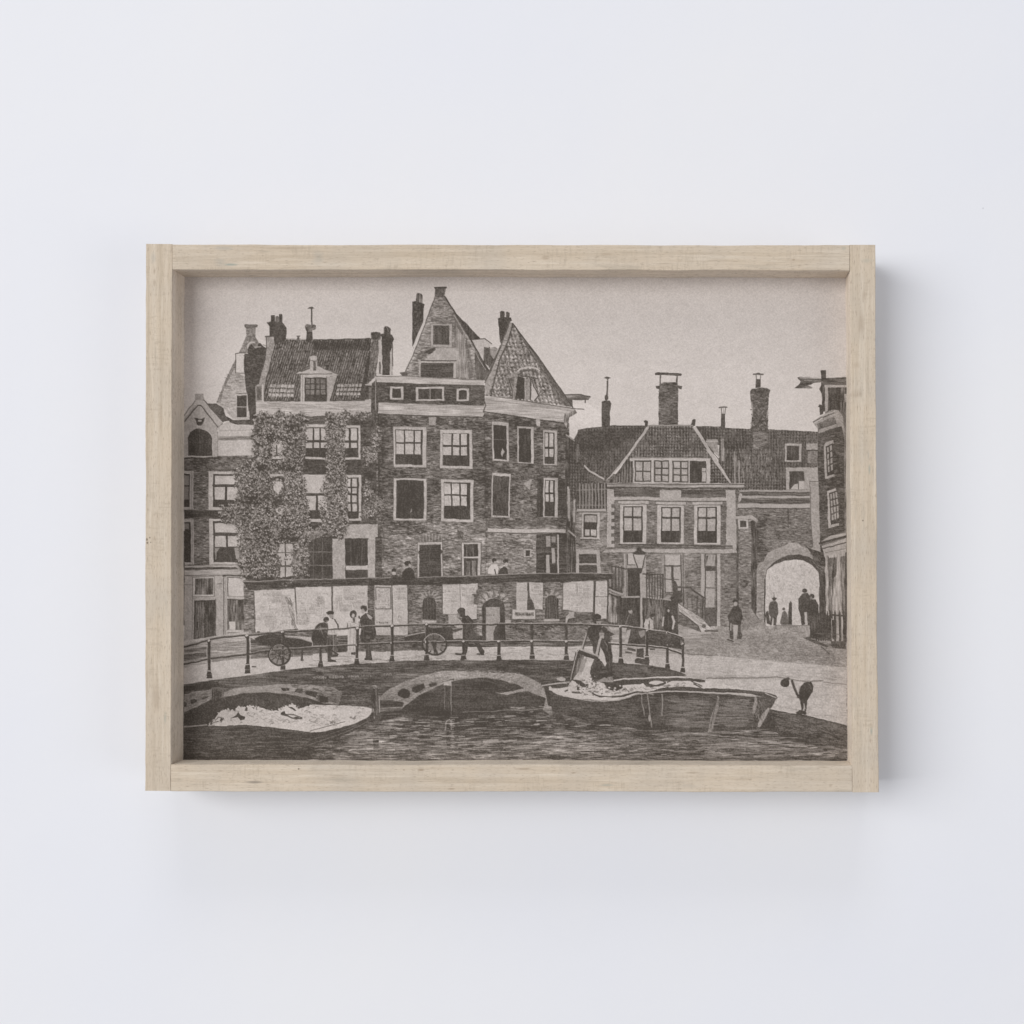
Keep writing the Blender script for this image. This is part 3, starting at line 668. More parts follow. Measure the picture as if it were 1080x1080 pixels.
# pilaster right of the wall
poly([(785, 190), (858, 190), (862, 430), (875, 650), (905, 690), (895, 740), (800, 745), (790, 720), (812, 690), (800, 560), (785, 400)], 0.70, 'speck', 0.06)
poly([(750, 100), (850, 92), (852, 195), (785, 198), (770, 150)], 0.72, 'speck', 0.05); line([(785, 200), (855, 200)], 0.7, 0.3); line([(787, 200), (790, 420), (808, 690)], 0.7, 0.35)
# pier with little window
poly([(232, 470), (345, 465), (388, 500), (390, 515), (345, 500), (340, 900), (340, 1280), (215, 1280), (232, 480)], 0.46, 'brick', 0.10)
poly([(225, 465), (345, 460), (392, 495), (388, 515), (340, 488), (228, 490)], 0.76, 'speck', 0.05); line([(230, 492), (335, 490)], 0.7, 0.25)
sash(240, 488, 318, 562, 255, 500, 303, 548, [], [])
strokes(box(265, 570, 335, 1090), 420, 3, 0, 0.7, (0.2, 0.8), 0.5)
poly([(218, 490), (240, 490), (248, 1270), (216, 1270)], 0.25, 'vert', 0.07)
poly([(338, 500), (388, 515), (385, 820), (385, 1230), (338, 1180)], 0.2, 'vert', 0.08)
tile(745, 570)
# archway
poly([(380, 640), (380, 220), (395, 175), (430, 160), (460, 100), (520, 65), (600, 40), (625, 15), (700, 20), (720, 45), (790, 70), (860, 120), (905, 130), (905, 640)], 0.68, 'speck', 0.07)
strokes([(385, 640), (385, 220), (440, 200), (445, 640)], 140, 3, 0, 0.8, (0.35, 0.6), 0.6)
strokes([(440, 160), (640, 60), (800, 90), (780, 120), (620, 110), (470, 210)], 110, 4, -20, 0.8, (0.5, 0.75), 0.6)
poly([(440, 640), (440, 300), (455, 225), (500, 175), (560, 135), (620, 110), (700, 105), (780, 125), (850, 180), (905, 250), (905, 640)], 0.14, 'speck', 0.05)
poly([(760, 50), (890, 100), (895, 130), (905, 560), (850, 520), (840, 300), (800, 100)], 0.13, 'vert', 0.04)
poly([(445, 648), (445, 300), (460, 225), (520, 180), (590, 155), (670, 145), (740, 150), (800, 185), (850, 240), (858, 300), (856, 648)], 0.88, 'speck', 0.05)
strokes([(450, 300), (600, 180), (740, 170), (850, 300), (850, 500), (450, 500)], 90, 3, 80, 0.5, 0.6, 0.5, 40)
line([(755, 45), (795, 75), (795, 105), (890, 102), (890, 60)], 1.0, 0.15)
strokes([(790, 110), (850, 110), (900, 200), (880, 260), (820, 180)], 60, 3, 45, 0.8, 0.5, 0.5)
line([(443, 300), (443, 640)], 1.4, 0.12)
poly([(345, 500), (400, 600), (410, 610), (385, 615), (335, 515)], 0.25); poly([(270, 640), (330, 500), (400, 605), (450, 620), (450, 650), (270, 655)], 0.55, 'speck', 0.08)
# people and posts in the archway
def blob(pts, t=0.10, a=1.0): poly(pts, t, 'speck', 0.05, a)
ell(515, 444, 14, 14, 0.14); line([(500, 438), (532, 438)], 1.0, 0.1); line([(515, 395), (515, 435)], 0.5, 0.3)
blob([(500, 462), (530, 460), (545, 480), (548, 545), (538, 590), (530, 645), (512, 645), (512, 590), (505, 585), (498, 640), (485, 640), (487, 580), (476, 560), (475, 500), (485, 470)], 0.2)
blob([(452, 540), (470, 532), (480, 600), (492, 638), (460, 630), (448, 570)], 0.15)
ell(592, 520, 12, 12, 0.3); blob([(580, 545), (600, 532), (620, 560), (628, 640), (562, 640), (568, 600)], 0.35)
blob([(626, 640), (628, 480), (640, 460), (652, 475), (655, 640)], 0.12)
ell(750, 382, 19, 18, 0.14); blob([(735, 405), (770, 400), (800, 440), (815, 480), (850, 490), (852, 560), (850, 660), (770, 645), (760, 560), (748, 540), (750, 640), (725, 645), (715, 570), (702, 520), (702, 440)], 0.17)
ell(803, 425, 18, 20, 0.14); ell(798, 440, 8, 12, 0.5); blob([(790, 450), (830, 450), (850, 500), (848, 560), (790, 600), (775, 520)], 0.13)
poly([(748, 545), (765, 545), (768, 640), (750, 640)], 0.8); poly([(770, 645), (785, 645), (792, 730), (775, 720)], 0.7)
line([(530, 645), (790, 648)], 0.8, 0.4); rect(540, 632, 570, 645, 0.85)
# iron fence and quay steps
poly([(735, 738), (800, 730), (945, 765), (1060, 770), (1060, 828), (905, 810), (860, 785)], 0.42, 'horz', 0.08)
poly([(735, 738), (760, 735), (850, 770), (925, 800), (915, 812), (830, 785)], 0.18, 'speck', 0.05); line([(870, 808), (935, 865)], 1.2, 0.35)
poly([(930, 790), (960, 768), (1060, 765), (1060, 825), (960, 815)], 0.22, 'speck', 0.08); poly([(800, 735), (945, 768), (940, 785), (850, 765)], 0.66)
poly([(785, 740), (790, 620), (830, 555), (900, 565), (945, 600), (948, 765), (860, 755)], 0.15, 'vert', 0.06)
# right corner house
tile(745, 350)
poly([(870, 290), (907, 290), (907, 400), (905, 600), (880, 605), (875, 470), (855, 430), (872, 395)], 0.17, 'vert', 0.05)
poly([(693, 345), (710, 338), (870, 348), (1060, 342), (1090, 345), (1090, 400), (900, 400), (870, 380), (810, 385), (790, 400), (765, 402), (805, 420), (800, 426), (670, 424), (710, 388), (715, 372), (700, 360)], 0.28, 'horz', 0.1)
line([(712, 345), (870, 352)], 1.2, 0.72); line([(745, 365), (865, 368)], 0.8, 0.6)
poly([(900, 400), (1090, 398), (1090, 1090), (900, 1090)], 0.30, 'vert', 0.08)
poly([(897, 402), (922, 402), (922, 600), (900, 605)], 0.74, 'speck', 0.05); rect(897, 398, 1090, 418, 0.74, 'speck', 0.06); rect(924, 420, 1018, 595, 0.13, 'vert', 0.04); rect(1018, 420, 1090, 720, 0.32, 'vert', 0.1); rect(1048, 470, 1090, 530, 0.7, 'speck', 0.08)
poly([(852, 552), (870, 548), (890, 560), (882, 620), (860, 632)], 0.17); line([(850, 565), (890, 562)], 1.2, 0.1)
poly([(808, 680), (850, 650), (950, 590), (1000, 592), (1035, 640), (1048, 760), (1048, 800), (1025, 720), (950, 735), (852, 772), (845, 740)], 0.68, 'speck', 0.06)
poly([(840, 700), (965, 640), (990, 690), (900, 720), (850, 745)], 0.4, 'speck', 0.1)
poly([(808, 680), (960, 595), (970, 615), (900, 650), (815, 690)], 0.35, 'speck', 0.12); line([(820, 690), (880, 655)], 1.3, 0.85); line([(880, 640), (970, 600)], 1.3, 0.8); line([(848, 770), (850, 740), (985, 695)], 0.9, 0.25)
poly([(845, 775), (950, 738), (1025, 715), (1048, 800), (1060, 1800), (990, 1800), (870, 1780), (850, 1100)], 0.19, 'brick', 0.08)
poly([(1045, 640), (1090, 640), (1090, 2200), (1055, 2200)], 0.42, 'vert', 0.08)
strokes([(850, 790), (1040, 740), (1055, 1750), (880, 1760), (858, 1100)], 500, 2.5, -12, 0.8, (0.04, 0.5), 0.5)
def skewwin(q, panes):
    poly(q, 0.76, 'speck', 0.05)
skewwin([(892, 870), (905, 840), (965, 822), (970, 850), (915, 870), (925, 1085), (975, 1080), (975, 1100), (905, 1120)], None)
poly([(908, 870), (962, 845), (975, 1080), (922, 1100)], 0.12)
for (c, d) in (((918, 878), (930, 872)), ((940, 866), (955, 858))):
    for k in range(4):
        y = k * 50; poly([(c[0] + k * 3, c[1] + y), (d[0] + k * 3, d[1] + y), (d[0] + 2 + k * 3, d[1] + y + 38), (c[0] + 2 + k * 3, c[1] + y + 40)], 0.72)
tile(745, 480)
poly([(915, 275), (985, 252), (990, 270), (935, 295), (945, 530), (1005, 515), (1008, 535), (925, 560)], 0.78, 'speck', 0.05)
poly([(930, 290), (988, 272), (1002, 515), (945, 530)], 0.13)
for (cx) in (938, 958, 978):
    for k in range(4):
        y = 298 + k * 52 - (cx - 938) * 0.35; poly([(cx + k * 4, y), (cx + 14 + k * 4, y - 5), (cx + 17 + k * 4, y + 38), (cx + 3 + k * 4, y + 42)], 0.72 if k < 4 else 0.1)
poly([(870, 660), (930, 620), (1060, 590), (1060, 612), (940, 650), (880, 672)], 0.72, 'horz', 0.05); line([(865, 672), (1060, 622)], 2.6, 0.1)
poly([(875, 690), (1060, 635), (1060, 780), (905, 790), (890, 740)], 0.74, 'speck', 0.05); line([(870, 682), (1060, 632)], 0.6, 0.6); line([(885, 712), (1060, 668)], 1.2, 0.15); line([(905, 745), (1060, 712)], 0.6, 0.45)
tile(745, 570)
poly([(905, 120), (1062, 95), (1062, 760), (950, 765), (948, 590), (905, 560)], 0.74, 'vert', 0.06)
poly([(935, 135), (990, 128), (990, 260), (965, 290), (955, 560), (962, 600), (935, 590)], 0.28, 'vert', 0.08); poly([(935, 200), (958, 200), (950, 560), (935, 560)], 0.5, 'vert', 0.1)
poly([(1018, 125), (1060, 118), (1060, 560), (1030, 560)], 0.42, 'vert', 0.1); line([(1060, 100), (1060, 760)], 1.6, 0.12); line([(930, 130), (930, 560)], 0.8, 0.15)
for k, x in enumerate((833, 850, 868, 884, 900, 916, 940, 975, 1012, 1043)):
    line([(x, 560 - (8 if k > 5 else 0)), (x + 2, 760)], 1.5 if k < 6 else 2.2, 0.12); line([(x, 545 - (8 if k > 5 else 0)), (x, 566)], 0.8, 0.15)
line([(890, 605), (950, 568), (1060, 575)], 1.6, 0.12); poly([(952, 605), (970, 605), (975, 760), (955, 745)], 0.13); poly([(1040, 590), (1062, 580), (1062, 770), (1045, 765)], 0.1)
line([(935, 535), (935, 600)], 1.2, 0.12)

# inn front
tile(600, 480)
rect(240, 212, 1330, 245, 0.72, 'horz', 0.06)
line([(245, 222), (1330, 222)], 0.9, 0.25); line([(240, 248), (1330, 250)], 1.4, 0.18)
poly([(285, 255), (1250, 255), (1250, 750), (240, 750), (285, 700)], 0.36, 'brick', 0.09)
rect(340, 262, 1190, 315, 0.27, 'horz', 0.06); rect(690, 262, 852, 345, 0.76, 'speck', 0.04)
rect(290, 320, 1260, 344, 0.75, 'speck', 0.04); line([(290, 347), (1260, 349)], 0.9, 0.25)
strokes(box(340, 360, 1180, 700), 1100, 2.8, 2, 0.6, (0.12, 0.62), 0.5)
poly([(290, 258), (340, 262), (345, 345), (345, 700), (290, 700)], 0.76, 'speck', 0.05)
for k in range(6): rect(322, 378 + k * 54, 350, 404 + k * 54, 0.28, 'speck', 0.07)
poly([(1190, 262), (1262, 262), (1268, 350), (1272, 715), (1190, 715), (1200, 400)], 0.74, 'speck', 0.05)
for k in range(5): ell(1182, 400 + k * 63, 15, 19, 0.3, 'speck', 0.07)
for (ox, ix, m) in ((388, 412, 485), (670, 700, 775), (950, 975, 1045)):
    rect(ox - 12, 352, ox + 218, 372, 0.78, 'speck', 0.04); line([(ox - 10, 376), (ox + 215, 376)], 0.7, 0.3)
    sash(ox, 378, ox + 204, 678, ix, 392, ix + 150, 664, [(ix + 10, m - 5), (m + 6, ix + 138)], [(402, 468), (482, 574)], pane=0.76)
line([(380, 682), (1240, 690)], 1.3, 0.15); line([(360, 700), (1240, 705)], 1.6, 0.22, 0.7)
poly([(240, 718), (1268, 712), (1278, 745), (240, 742)], 0.74, 'speck', 0.05); line([(240, 744), (1275, 748)], 0.9, 0.25)
# ground floor of inn
tile(600, 570)
poly([(240, 98), (1270, 98), (1270, 660), (1000, 640), (240, 640)], 0.45, 'brick', 0.08)
strokes(box(240, 105, 1230, 640), 1000, 2.6, 0, 0.6, (0.2, 0.75), 0.45)
# low wing at left
tile(600, 480)
poly([(50, 420), (285, 425), (290, 715), (235, 750), (60, 760), (50, 600)], 0.50, 'brick', 0.09)
strokes(box(55, 430, 285, 720), 220, 3, 0, 0.6, (0.2, 0.8), 0.5)
rect(55, 215, 290, 410, 0.16, 'vert', 0.06)
for k in range(9): line([(82 + k * 24, 215 + (k % 2) * 10), (82 + k * 24, 405)], 1.2, 0.6)
line([(60, 265), (290, 262)], 1.2, 0.6, 0.7); line([(60, 382), (290, 385)], 1.4, 0.55, 0.7); rect(60, 412, 280, 430, 0.75); line([(60, 433), (280, 433)], 0.8, 0.25)
sash(98, 440, 235, 636, 112, 452, 215, 622, [(122, 157), (168, 208)], [(565, 612)]); rect(120, 460, 208, 512, 0.7, 'speck', 0.05); line([(90, 632), (235, 634)], 1.2, 0.8); line([(92, 640), (230, 640)], 0.8, 0.15)
poly([(55, 715), (235, 718), (240, 900), (55, 900)], 0.74, 'speck', 0.05); rect(78, 752, 210, 820, 0.12, 'horz', 0.04); rect(78, 835, 210, 900, 0.13, 'horz', 0.04); line([(75, 828), (212, 828)], 1.0, 0.7)
poly([(0, 590), (48, 640), (50, 900), (0, 900)], 0.3, 'vert', 0.12); line([(0, 575), (50, 620)], 2.0, 0.75)
for x in (12, 30, 45): line([(x, 620), (x, 890)], 0.9, 0.1)
line([(0, 260), (2, 500)], 1.6, 0.7)

tile(600, 570)
# doors, stairs, balcony rails of the inn
rect(418, 100, 585, 430, 0.70, 'speck', 0.05); rect(445, 100, 515, 188, 0.8); line([(445, 188), (445, 105)], 1.2, 0.15); line([(445, 190), (500, 190)], 0.9, 0.2)
rect(442, 215, 548, 425, 0.12, 'vert', 0.03)
line([(435, 105), (435, 425)], 0.7, 0.35)
rect(705, 100, 878, 400, 0.62, 'speck', 0.05); rect(728, 112, 852, 188, 0.8, 'speck', 0.04); line([(722, 190), (855, 190)], 1.3, 0.12); rect(735, 200, 776, 395, 0.74, 'speck', 0.05); rect(796, 200, 845, 395, 0.74, 'speck', 0.05); line([(786, 195), (786, 300)], 2.4, 0.12); line([(727, 195), (730, 400)], 1.0, 0.15); line([(852, 112), (855, 395)], 1.0, 0.15)
line([(728, 112), (728, 188)], 0.7, 0.3); line([(868, 105), (868, 400)], 0.8, 0.25)
rect(1005, 100, 1032, 430, 0.74); line([(1036, 105), (1036, 600)], 1.4, 0.14)
rect(1040, 110, 1108, 560, 0.70, 'speck', 0.05); poly([(1045, 110), (1115, 110), (1100, 190), (1040, 195)], 0.75, 'vert', 0.05); poly([(1045, 115), (1060, 115), (1042, 190)], 0.2); rect(1040, 195, 1125, 232, 0.14, 'speck', 0.06); line([(1045, 362), (1125, 362)], 0.9, 0.2); rect(1040, 510, 1125, 650, 0.28, 'speck', 0.07)
line([(1122, 110), (1122, 640)], 1.0, 0.2); rect(1128, 100, 1152, 650, 0.76, 'speck', 0.05)
# left ramp rail
poly([(295, 190), (415, 220), (415, 400), (300, 370)], 0.42, 'vert', 0.08)
line([(295, 188), (435, 220), (545, 215)], 1.3, 0.15); 
for x in (325, 350, 375, 400): line([(x, 200), (x, 390)], 1.1, 0.15)
line([(300, 370), (400, 410), (420, 400)], 1.8, 0.7); line([(300, 358), (400, 395)], 1.6, 0.12); line([(305, 395), (385, 432)], 1.3, 0.7)
# dark underside and platform
poly([(300, 400), (400, 430), (790, 448), (830, 460), (832, 720), (300, 640)], 0.14, 'vert', 0.05)
poly([(300, 410), (370, 440), (365, 625), (300, 615)], 0.5, 'vert', 0.12)
strokes(box(570, 470, 720, 660), 120, 9, 92, 0.8, (0.3, 0.6), 0.4, 6)
line([(400, 432), (560, 432), (790, 452)], 1.6, 0.7)
for x in range(588, 715, 21): line([(x, 255), (x, 440)], 1.1, 0.15)
line([(560, 258), (712, 258)], 1.4, 0.12); line([(580, 285), (712, 287)], 0.8, 0.2); line([(712, 258), (712, 440)], 1.5, 0.1)
line([(715, 292), (830, 295)], 0.9, 0.2); line([(740, 395), (860, 395)], 1.2, 0.15); line([(735, 410), (860, 412)], 0.9, 0.2)
poly([(780, 290), (810, 310), (825, 345), (855, 355), (862, 470), (830, 480), (830, 700), (790, 700), (790, 470), (770, 440), (790, 400)], 0.14, 'speck', 0.05); rect(825, 360, 848, 380, 0.7)
line([(820, 350), (920, 358), (1025, 435)], 1.8, 0.15); line([(890, 370), (1010, 440)], 1.0, 0.5); line([(1020, 435), (1015, 620)], 1.5, 0.12); line([(978, 420), (978, 600)], 1.2, 0.2); line([(870, 360), (872, 500)], 1.3, 0.18); line([(882, 365), (884, 510)], 0.8, 0.6)
poly([(830, 475), (860, 495), (1000, 575), (1080, 660), (1080, 690), (1000, 690), (985, 650), (845, 545)], 0.85, 'speck', 0.04)
poly([(835, 545), (985, 650), (990, 690), (835, 640)], 0.35, 'brick', 0.08); ell(1027, 648, 16, 16, 0.2); line([(1040, 685), (1130, 685)], 2.0, 0.25)
poly([(835, 640), (990, 690), (1080, 700), (1080, 790), (900, 830), (835, 720)], 0.68, 'horz', 0.05)
# street lamp
line([(543, 262), (545, 440), (550, 662)], 2.4, 0.74); line([(533, 262), (537, 440), (541, 660)], 0.8, 0.15)
poly([(480, 102), (515, 82), (515, 65), (530, 55), (548, 60), (555, 80), (592, 98), (570, 112), (500, 112)], 0.12); poly([(492, 112), (578, 112), (560, 200), (552, 215), (520, 212)], 0.78, 'speck', 0.03); line([(490, 112), (520, 212)], 1.1, 0.15); line([(580, 112), (556, 208)], 1.1, 0.15); poly([(515, 212), (558, 212), (548, 250), (525, 250)], 0.15)
# ---- low wall with posters and its coping
tile(0, 0, 1)
rect(257, 612, 300, 690, 0.4, 'brick', 0.1)
poly([(262, 617), (640, 608), (640, 655), (646, 675), (600, 692), (262, 695)], 0.36, 'brick', 0.10)
strokes([(262, 620), (638, 612), (638, 688), (262, 690)], 1500, 2.8, 2, 0.6, (0.12, 0.68), 0.5)
tile(190, 560)
rect(500, 430, 566, 775, 0.42, 'brick', 0.1); line([(562, 450), (562, 770)], 0.8, 0.3)
poly([(566, 450), (875, 440), (880, 430), (1012, 425), (1012, 750), (895, 765), (890, 740), (800, 750), (700, 765), (570, 768)], 0.87, 'speck', 0.035)
line([(872, 440), (885, 700)], 1.3, 0.25); line([(680, 560), (680, 765)], 0.6, 0.55); line([(1015, 440), (1015, 740)], 0.8, 0.45); line([(768, 500), (775, 740)], 0.5, 0.6)
line([(795, 505), (870, 740)], 0.6, 0.5); line([(820, 530), (850, 690)], 0.6, 0.55)
scribble(700, 480, 780, 560, 3, 0.45, 0.6, (1,)); scribble(580, 560, 670, 680, 5, 0.6, 0.4); scribble(900, 460, 1005, 560, 4, 0.45, 0.6, (3,)); scribble(580, 470, 690, 500, 1, 0.6, 0.4)
strokes([(800, 500), (830, 500), (880, 730), (850, 730)], 30, 4, 75, 0.8, 0.5, 0.5)
strokes(box(690, 600, 760, 750), 40, 6, -45, 0.5, 0.7, 0.5)
ell(595, 765, 14, 6, 0.2)
tile(330, 560)
rect(2, 425, 140, 745, 0.88, 'speck', 0.035); line([(143, 420), (147, 745)], 1.0, 0.2)
rect(152, 410, 412, 792, 0.87, 'speck', 0.04); scribble(160, 430, 400, 600, 7, 0.6, 0.35); scribble(15, 450, 130, 720, 5, 0.45, 0.55, (0, 3))
rect(415, 405, 465, 560, 0.27, 'brick', 0.08)
rect(467, 405, 600, 832, 0.82, 'speck', 0.04); line([(478, 432), (590, 432), (590, 595), (478, 595), (478, 432)], 1.0, 0.3); line([(601, 405), (601, 700)], 1.0, 0.25); line([(467, 410), (467, 800)], 0.7, 0.4)
strokes(box(490, 440, 580, 585), 60, 3, 30, 0.6, 0.6, 0.5, 80)
scribble(480, 680, 590, 720, 1, 0.2, 1.0, (0,)); scribble(480, 672, 590, 722, 1, 0.2, 1.0, (0,)); scribble(485, 740, 585, 820, 3, 0.4, 0.6)
rect(605, 400, 718, 835, 0.84, 'speck', 0.04); scribble(615, 430, 700, 520, 3, 0.55, 0.5); line([(720, 400), (722, 720)], 1.0, 0.2); line([(470, 830), (600, 830)], 1.4, 0.2)
# barred window and arch stones
for k in range(9):
    th = math.radians(180 + 22.5 * k)
    line([(885 + 50 * math.cos(th), 530 + 45 * math.sin(th)), (885 + 85 * math.cos(th), 530 + 72 * math.sin(th))], 1.6, 0.72, 0.8)
poly([(832, 672), (832, 540), (845, 512), (880, 500), (920, 512), (934, 545), (934, 672)], 0.12, 'vert', 0.04)
for x in (850, 872, 895, 916): line([(x, 515), (x, 668)], 0.5, 0.35)
line([(835, 590), (932, 590)], 0.5, 0.3)
rect(828, 680, 940, 698, 0.8, 'speck', 0.05)
rect(984, 402, 1095, 628, 0.85, 'speck', 0.04); line([(984, 470), (1095, 472)], 0.9, 0.35); scribble(995, 480, 1090, 600, 4, 0.6, 0.4); line([(984, 402), (984, 628)], 0.8, 0.3)
rect(1030, 638, 1095, 705, 0.8, 'speck', 0.05)
tile(470, 540)
poly([(0, 542), (243, 535), (243, 590), (200, 630), (195, 700), (240, 705), (235, 812), (150, 820), (150, 775), (0, 775)], 0.84, 'speck', 0.045); line([(108, 545), (112, 730)], 0.7, 0.5); scribble(5, 555, 100, 660, 5, 0.45, 0.6, (3,)); scribble(120, 560, 230, 700, 4, 0.6, 0.3)
strokes([(195, 700), (200, 640), (245, 600), (250, 680)], 40, 3, -60, 0.8, 0.25, 0.7)
# arched doorway
poly([(238, 960), (243, 700), (262, 650), (310, 612), (370, 598), (430, 612), (475, 655), (490, 710), (492, 960)], 0.52, 'brick', 0.1)
for k in range(15):
    th = math.radians(180 + k * 180 / 14)
    line([(367 + 84 * math.cos(th), 710 + 66 * math.sin(th)), (367 + 120 * math.cos(th), 710 + 106 * math.sin(th))], 1.3, 0.75 if k % 2 == 0 else 0.25, 0.8)
poly([(275, 1000), (278, 715), (300, 680), (340, 662), (370, 658), (410, 668), (440, 695), (452, 730), (455, 1000)], 0.10, 'vert', 0.04)
rect(302, 722, 412, 975, 0.68, 'speck', 0.05); poly([(362, 920), (380, 870), (412, 860), (412, 975), (362, 975)], 0.15); scribble(310, 770, 405, 800, 1, 0.2, 0.9, (0,)); scribble(315, 820, 400, 860, 2, 0.5, 0.4); line([(302, 720), (302, 970)], 1.0, 0.1)
rect(455, 822, 495, 852, 0.76)
rect(540, 540, 622, 748, 0.80, 'speck', 0.05); poly([(622, 540), (640, 540), (640, 660), (672, 700), (670, 745), (622, 745)], 0.17); poly([(638, 538), (740, 538), (738, 742), (680, 742), (672, 695), (640, 640)], 0.82, 'speck', 0.05); scribble(560, 610, 600, 640, 1, 0.45, 0.5); scribble(648, 590, 730, 615, 1, 0.3, 0.8, (0,)); line([(640, 625), (738, 625)], 0.6, 0.5)
rect(510, 746, 686, 818, 0.84, 'speck', 0.04); rect(525, 762, 672, 792, 0.5, 'speck', 0.15); scribble(525, 762, 672, 794, 1, 0.12, 1.0, (0,)); scribble(525, 762, 672, 794, 1, 0.12, 1.0, (0,)); line([(510, 818), (686, 818), (686, 746)], 0.9, 0.2)
poly([(742, 830), (748, 650), (765, 610), (808, 590), (850, 600), (878, 640), (885, 700), (872, 830)], 0.5, 'brick', 0.1)
for k in range(9):
    th = math.radians(185 + k * 170 / 8)
    line([(808 + 45 * math.cos(th), 650 + 30 * math.sin(th)), (808 + 66 * math.cos(th), 650 + 56 * math.sin(th))], 1.5, 0.74 if k % 2 == 0 else 0.3, 0.8)
poly([(756, 812), (758, 665), (780, 640), (808, 632), (840, 642), (860, 670), (860, 812)], 0.11, 'vert', 0.04)
for x in (775, 792, 809, 826, 842): line([(x, 650), (x, 808)], 0.5, 0.4)
rect(748, 814, 866, 832, 0.78)
poly([(890, 538), (1095, 530), (1095, 762), (995, 755), (890, 745)], 0.83, 'speck', 0.045); line([(1000, 538), (1002, 752)], 0.7, 0.45); scribble(905, 590, 985, 640, 3, 0.45, 0.5, (0,)); line([(890, 538), (890, 745)], 0.8, 0.3); line([(890, 748), (990, 750)], 1.0, 0.2)
poly([(920, 790), (950, 760), (970, 765), (968, 800), (935, 810), (915, 860), (908, 850)], 0.78, 'speck', 0.05)
strokes(box(460, 860, 1080, 975), 240, 3, 5, 0.8, (0.1, 0.8), 0.5, 25)
tile(600, 570)
poly([(0, 312), (185, 310), (185, 542), (60, 540), (0, 530)], 0.82, 'speck', 0.045); rect(198, 310, 290, 592, 0.82, 'speck', 0.04); rect(184, 308, 200, 580, 0.15, 'speck', 0.04); line([(62, 330), (62, 535)], 0.7, 0.45); line([(200, 425), (290, 425)], 0.8, 0.4); scribble(80, 370, 170, 420, 2, 0.6, 0.4)
rect(0, 540, 40, 585, 0.72); poly([(45, 542), (185, 545), (200, 600), (60, 600)], 0.3, 'brick', 0.08)
rect(288, 260, 300, 620, 0.15, 'vert', 0.05)
tile(0, 0, 1)
def posters(x0, y0, x1, y1, n):
    """small bills pasted over one another"""
    for i in range(n):
        w = R.uniform(5, 13); h = R.uniform(5, 13); x = R.uniform(x0, x1 - w); y = R.uniform(y0, y1 - h)
        t = R.uniform(0.81, 0.93)
        rect(x, y, x + w, y + h, t, 'speck', 0.03, 0.75)
        line([(x, y), (x + w, y), (x + w, y + h)], 0.4, 0.45, 0.5)
        yy_ = y + 1.5
        while yy_ < y + h - 1:
            xx_ = x + 1; big = R.random() < 0.25
            while xx_ < x + w - 1.2:
                line([(xx_, yy_ - (0.9 if big else 0.3)), (xx_ + R.uniform(0, 0.4), yy_ + (0.9 if big else 0.3))], 0.45, 0.3 if big else 0.5, R.uniform(0.3, 0.8)); xx_ += R.uniform(0.7, 1.3)
            yy_ += 3.0 if big else 1.7
for a in ((270, 622, 310, 664, 16), (312, 620, 349, 660, 14), (351, 618, 387, 645, 14), (395, 617, 412, 642, 2), (414, 617, 430, 672, 6), (467, 617, 503, 645, 9), (546, 615, 556, 642, 2), (559, 615, 572, 642, 3), (594, 614, 625, 643, 9), (628, 614, 640, 650, 3)): posters(*a)
strokes(box(269, 620, 430, 668), 120, 4, 0, 0.4, 0.55, 0.35); strokes(box(594, 614, 640, 645), 40, 4, 0, 0.4, 0.55, 0.35)
# man-height creases on the long poster
tile(190, 560)
line([(800, 505), (865, 735)], 0.6, 0.45); strokes([(805, 505), (835, 500), (885, 725), (855, 735)], 26, 3, 70, 0.7, 0.4, 0.7)


# coping
tile(0, 0, 1)
poly([(256, 613.5), (330, 611), (430, 609.5), (480, 609), (530, 606.5), (600, 604.3), (646, 605), (646, 611), (600, 613.5), (540, 614), (480, 617), (400, 617.5), (330, 619), (262, 622)], 0.11, 'horz', 0.05)
line([(256, 613.6), (300, 611.5), (330, 611.3), (430, 609.3), (480, 608.8), (530, 606.3), (600, 604.3), (646, 605)], 0.9, 0.62)
strokes([(262, 615), (640, 606), (640, 611), (262, 620)], 130, 5, -1, 0.5, 0.4, 0.5)

# people behind the coping
tile(330, 560)
ell(720, 245, 24, 20, 0.12); poly([(700, 232), (740, 225), (745, 240), (700, 250)], 0.1); ell(735, 255, 10, 14, 0.7, a=0.6); poly([(675, 358), (680, 315), (705, 288), (735, 278), (765, 300), (776, 358)], 0.11, 'speck', 0.04)
ell(616, 300, 17, 16, 0.15); ell(618, 325, 14, 14, 0.62); poly([(598, 350), (605, 335), (630, 335), (638, 352)], 0.2)
strokes([(570, 355), (700, 340), (780, 350), (780, 362), (570, 362)], 30, 4, 0, 0.9, 0.1, 0.7)
tile(470, 540)
ell(368, 370, 18, 18, 0.13); poly([(325, 470), (325, 430), (350, 400), (385, 395), (400, 430), (392, 470)], 0.82, 'speck', 0.05); line([(375, 450), (382, 470)], 1.2, 0.2)
ell(455, 375, 20, 16, 0.11); ell(460, 400, 12, 15, 0.66); poly([(400, 472), (415, 435), (445, 415), (470, 430), (476, 472)], 0.11)

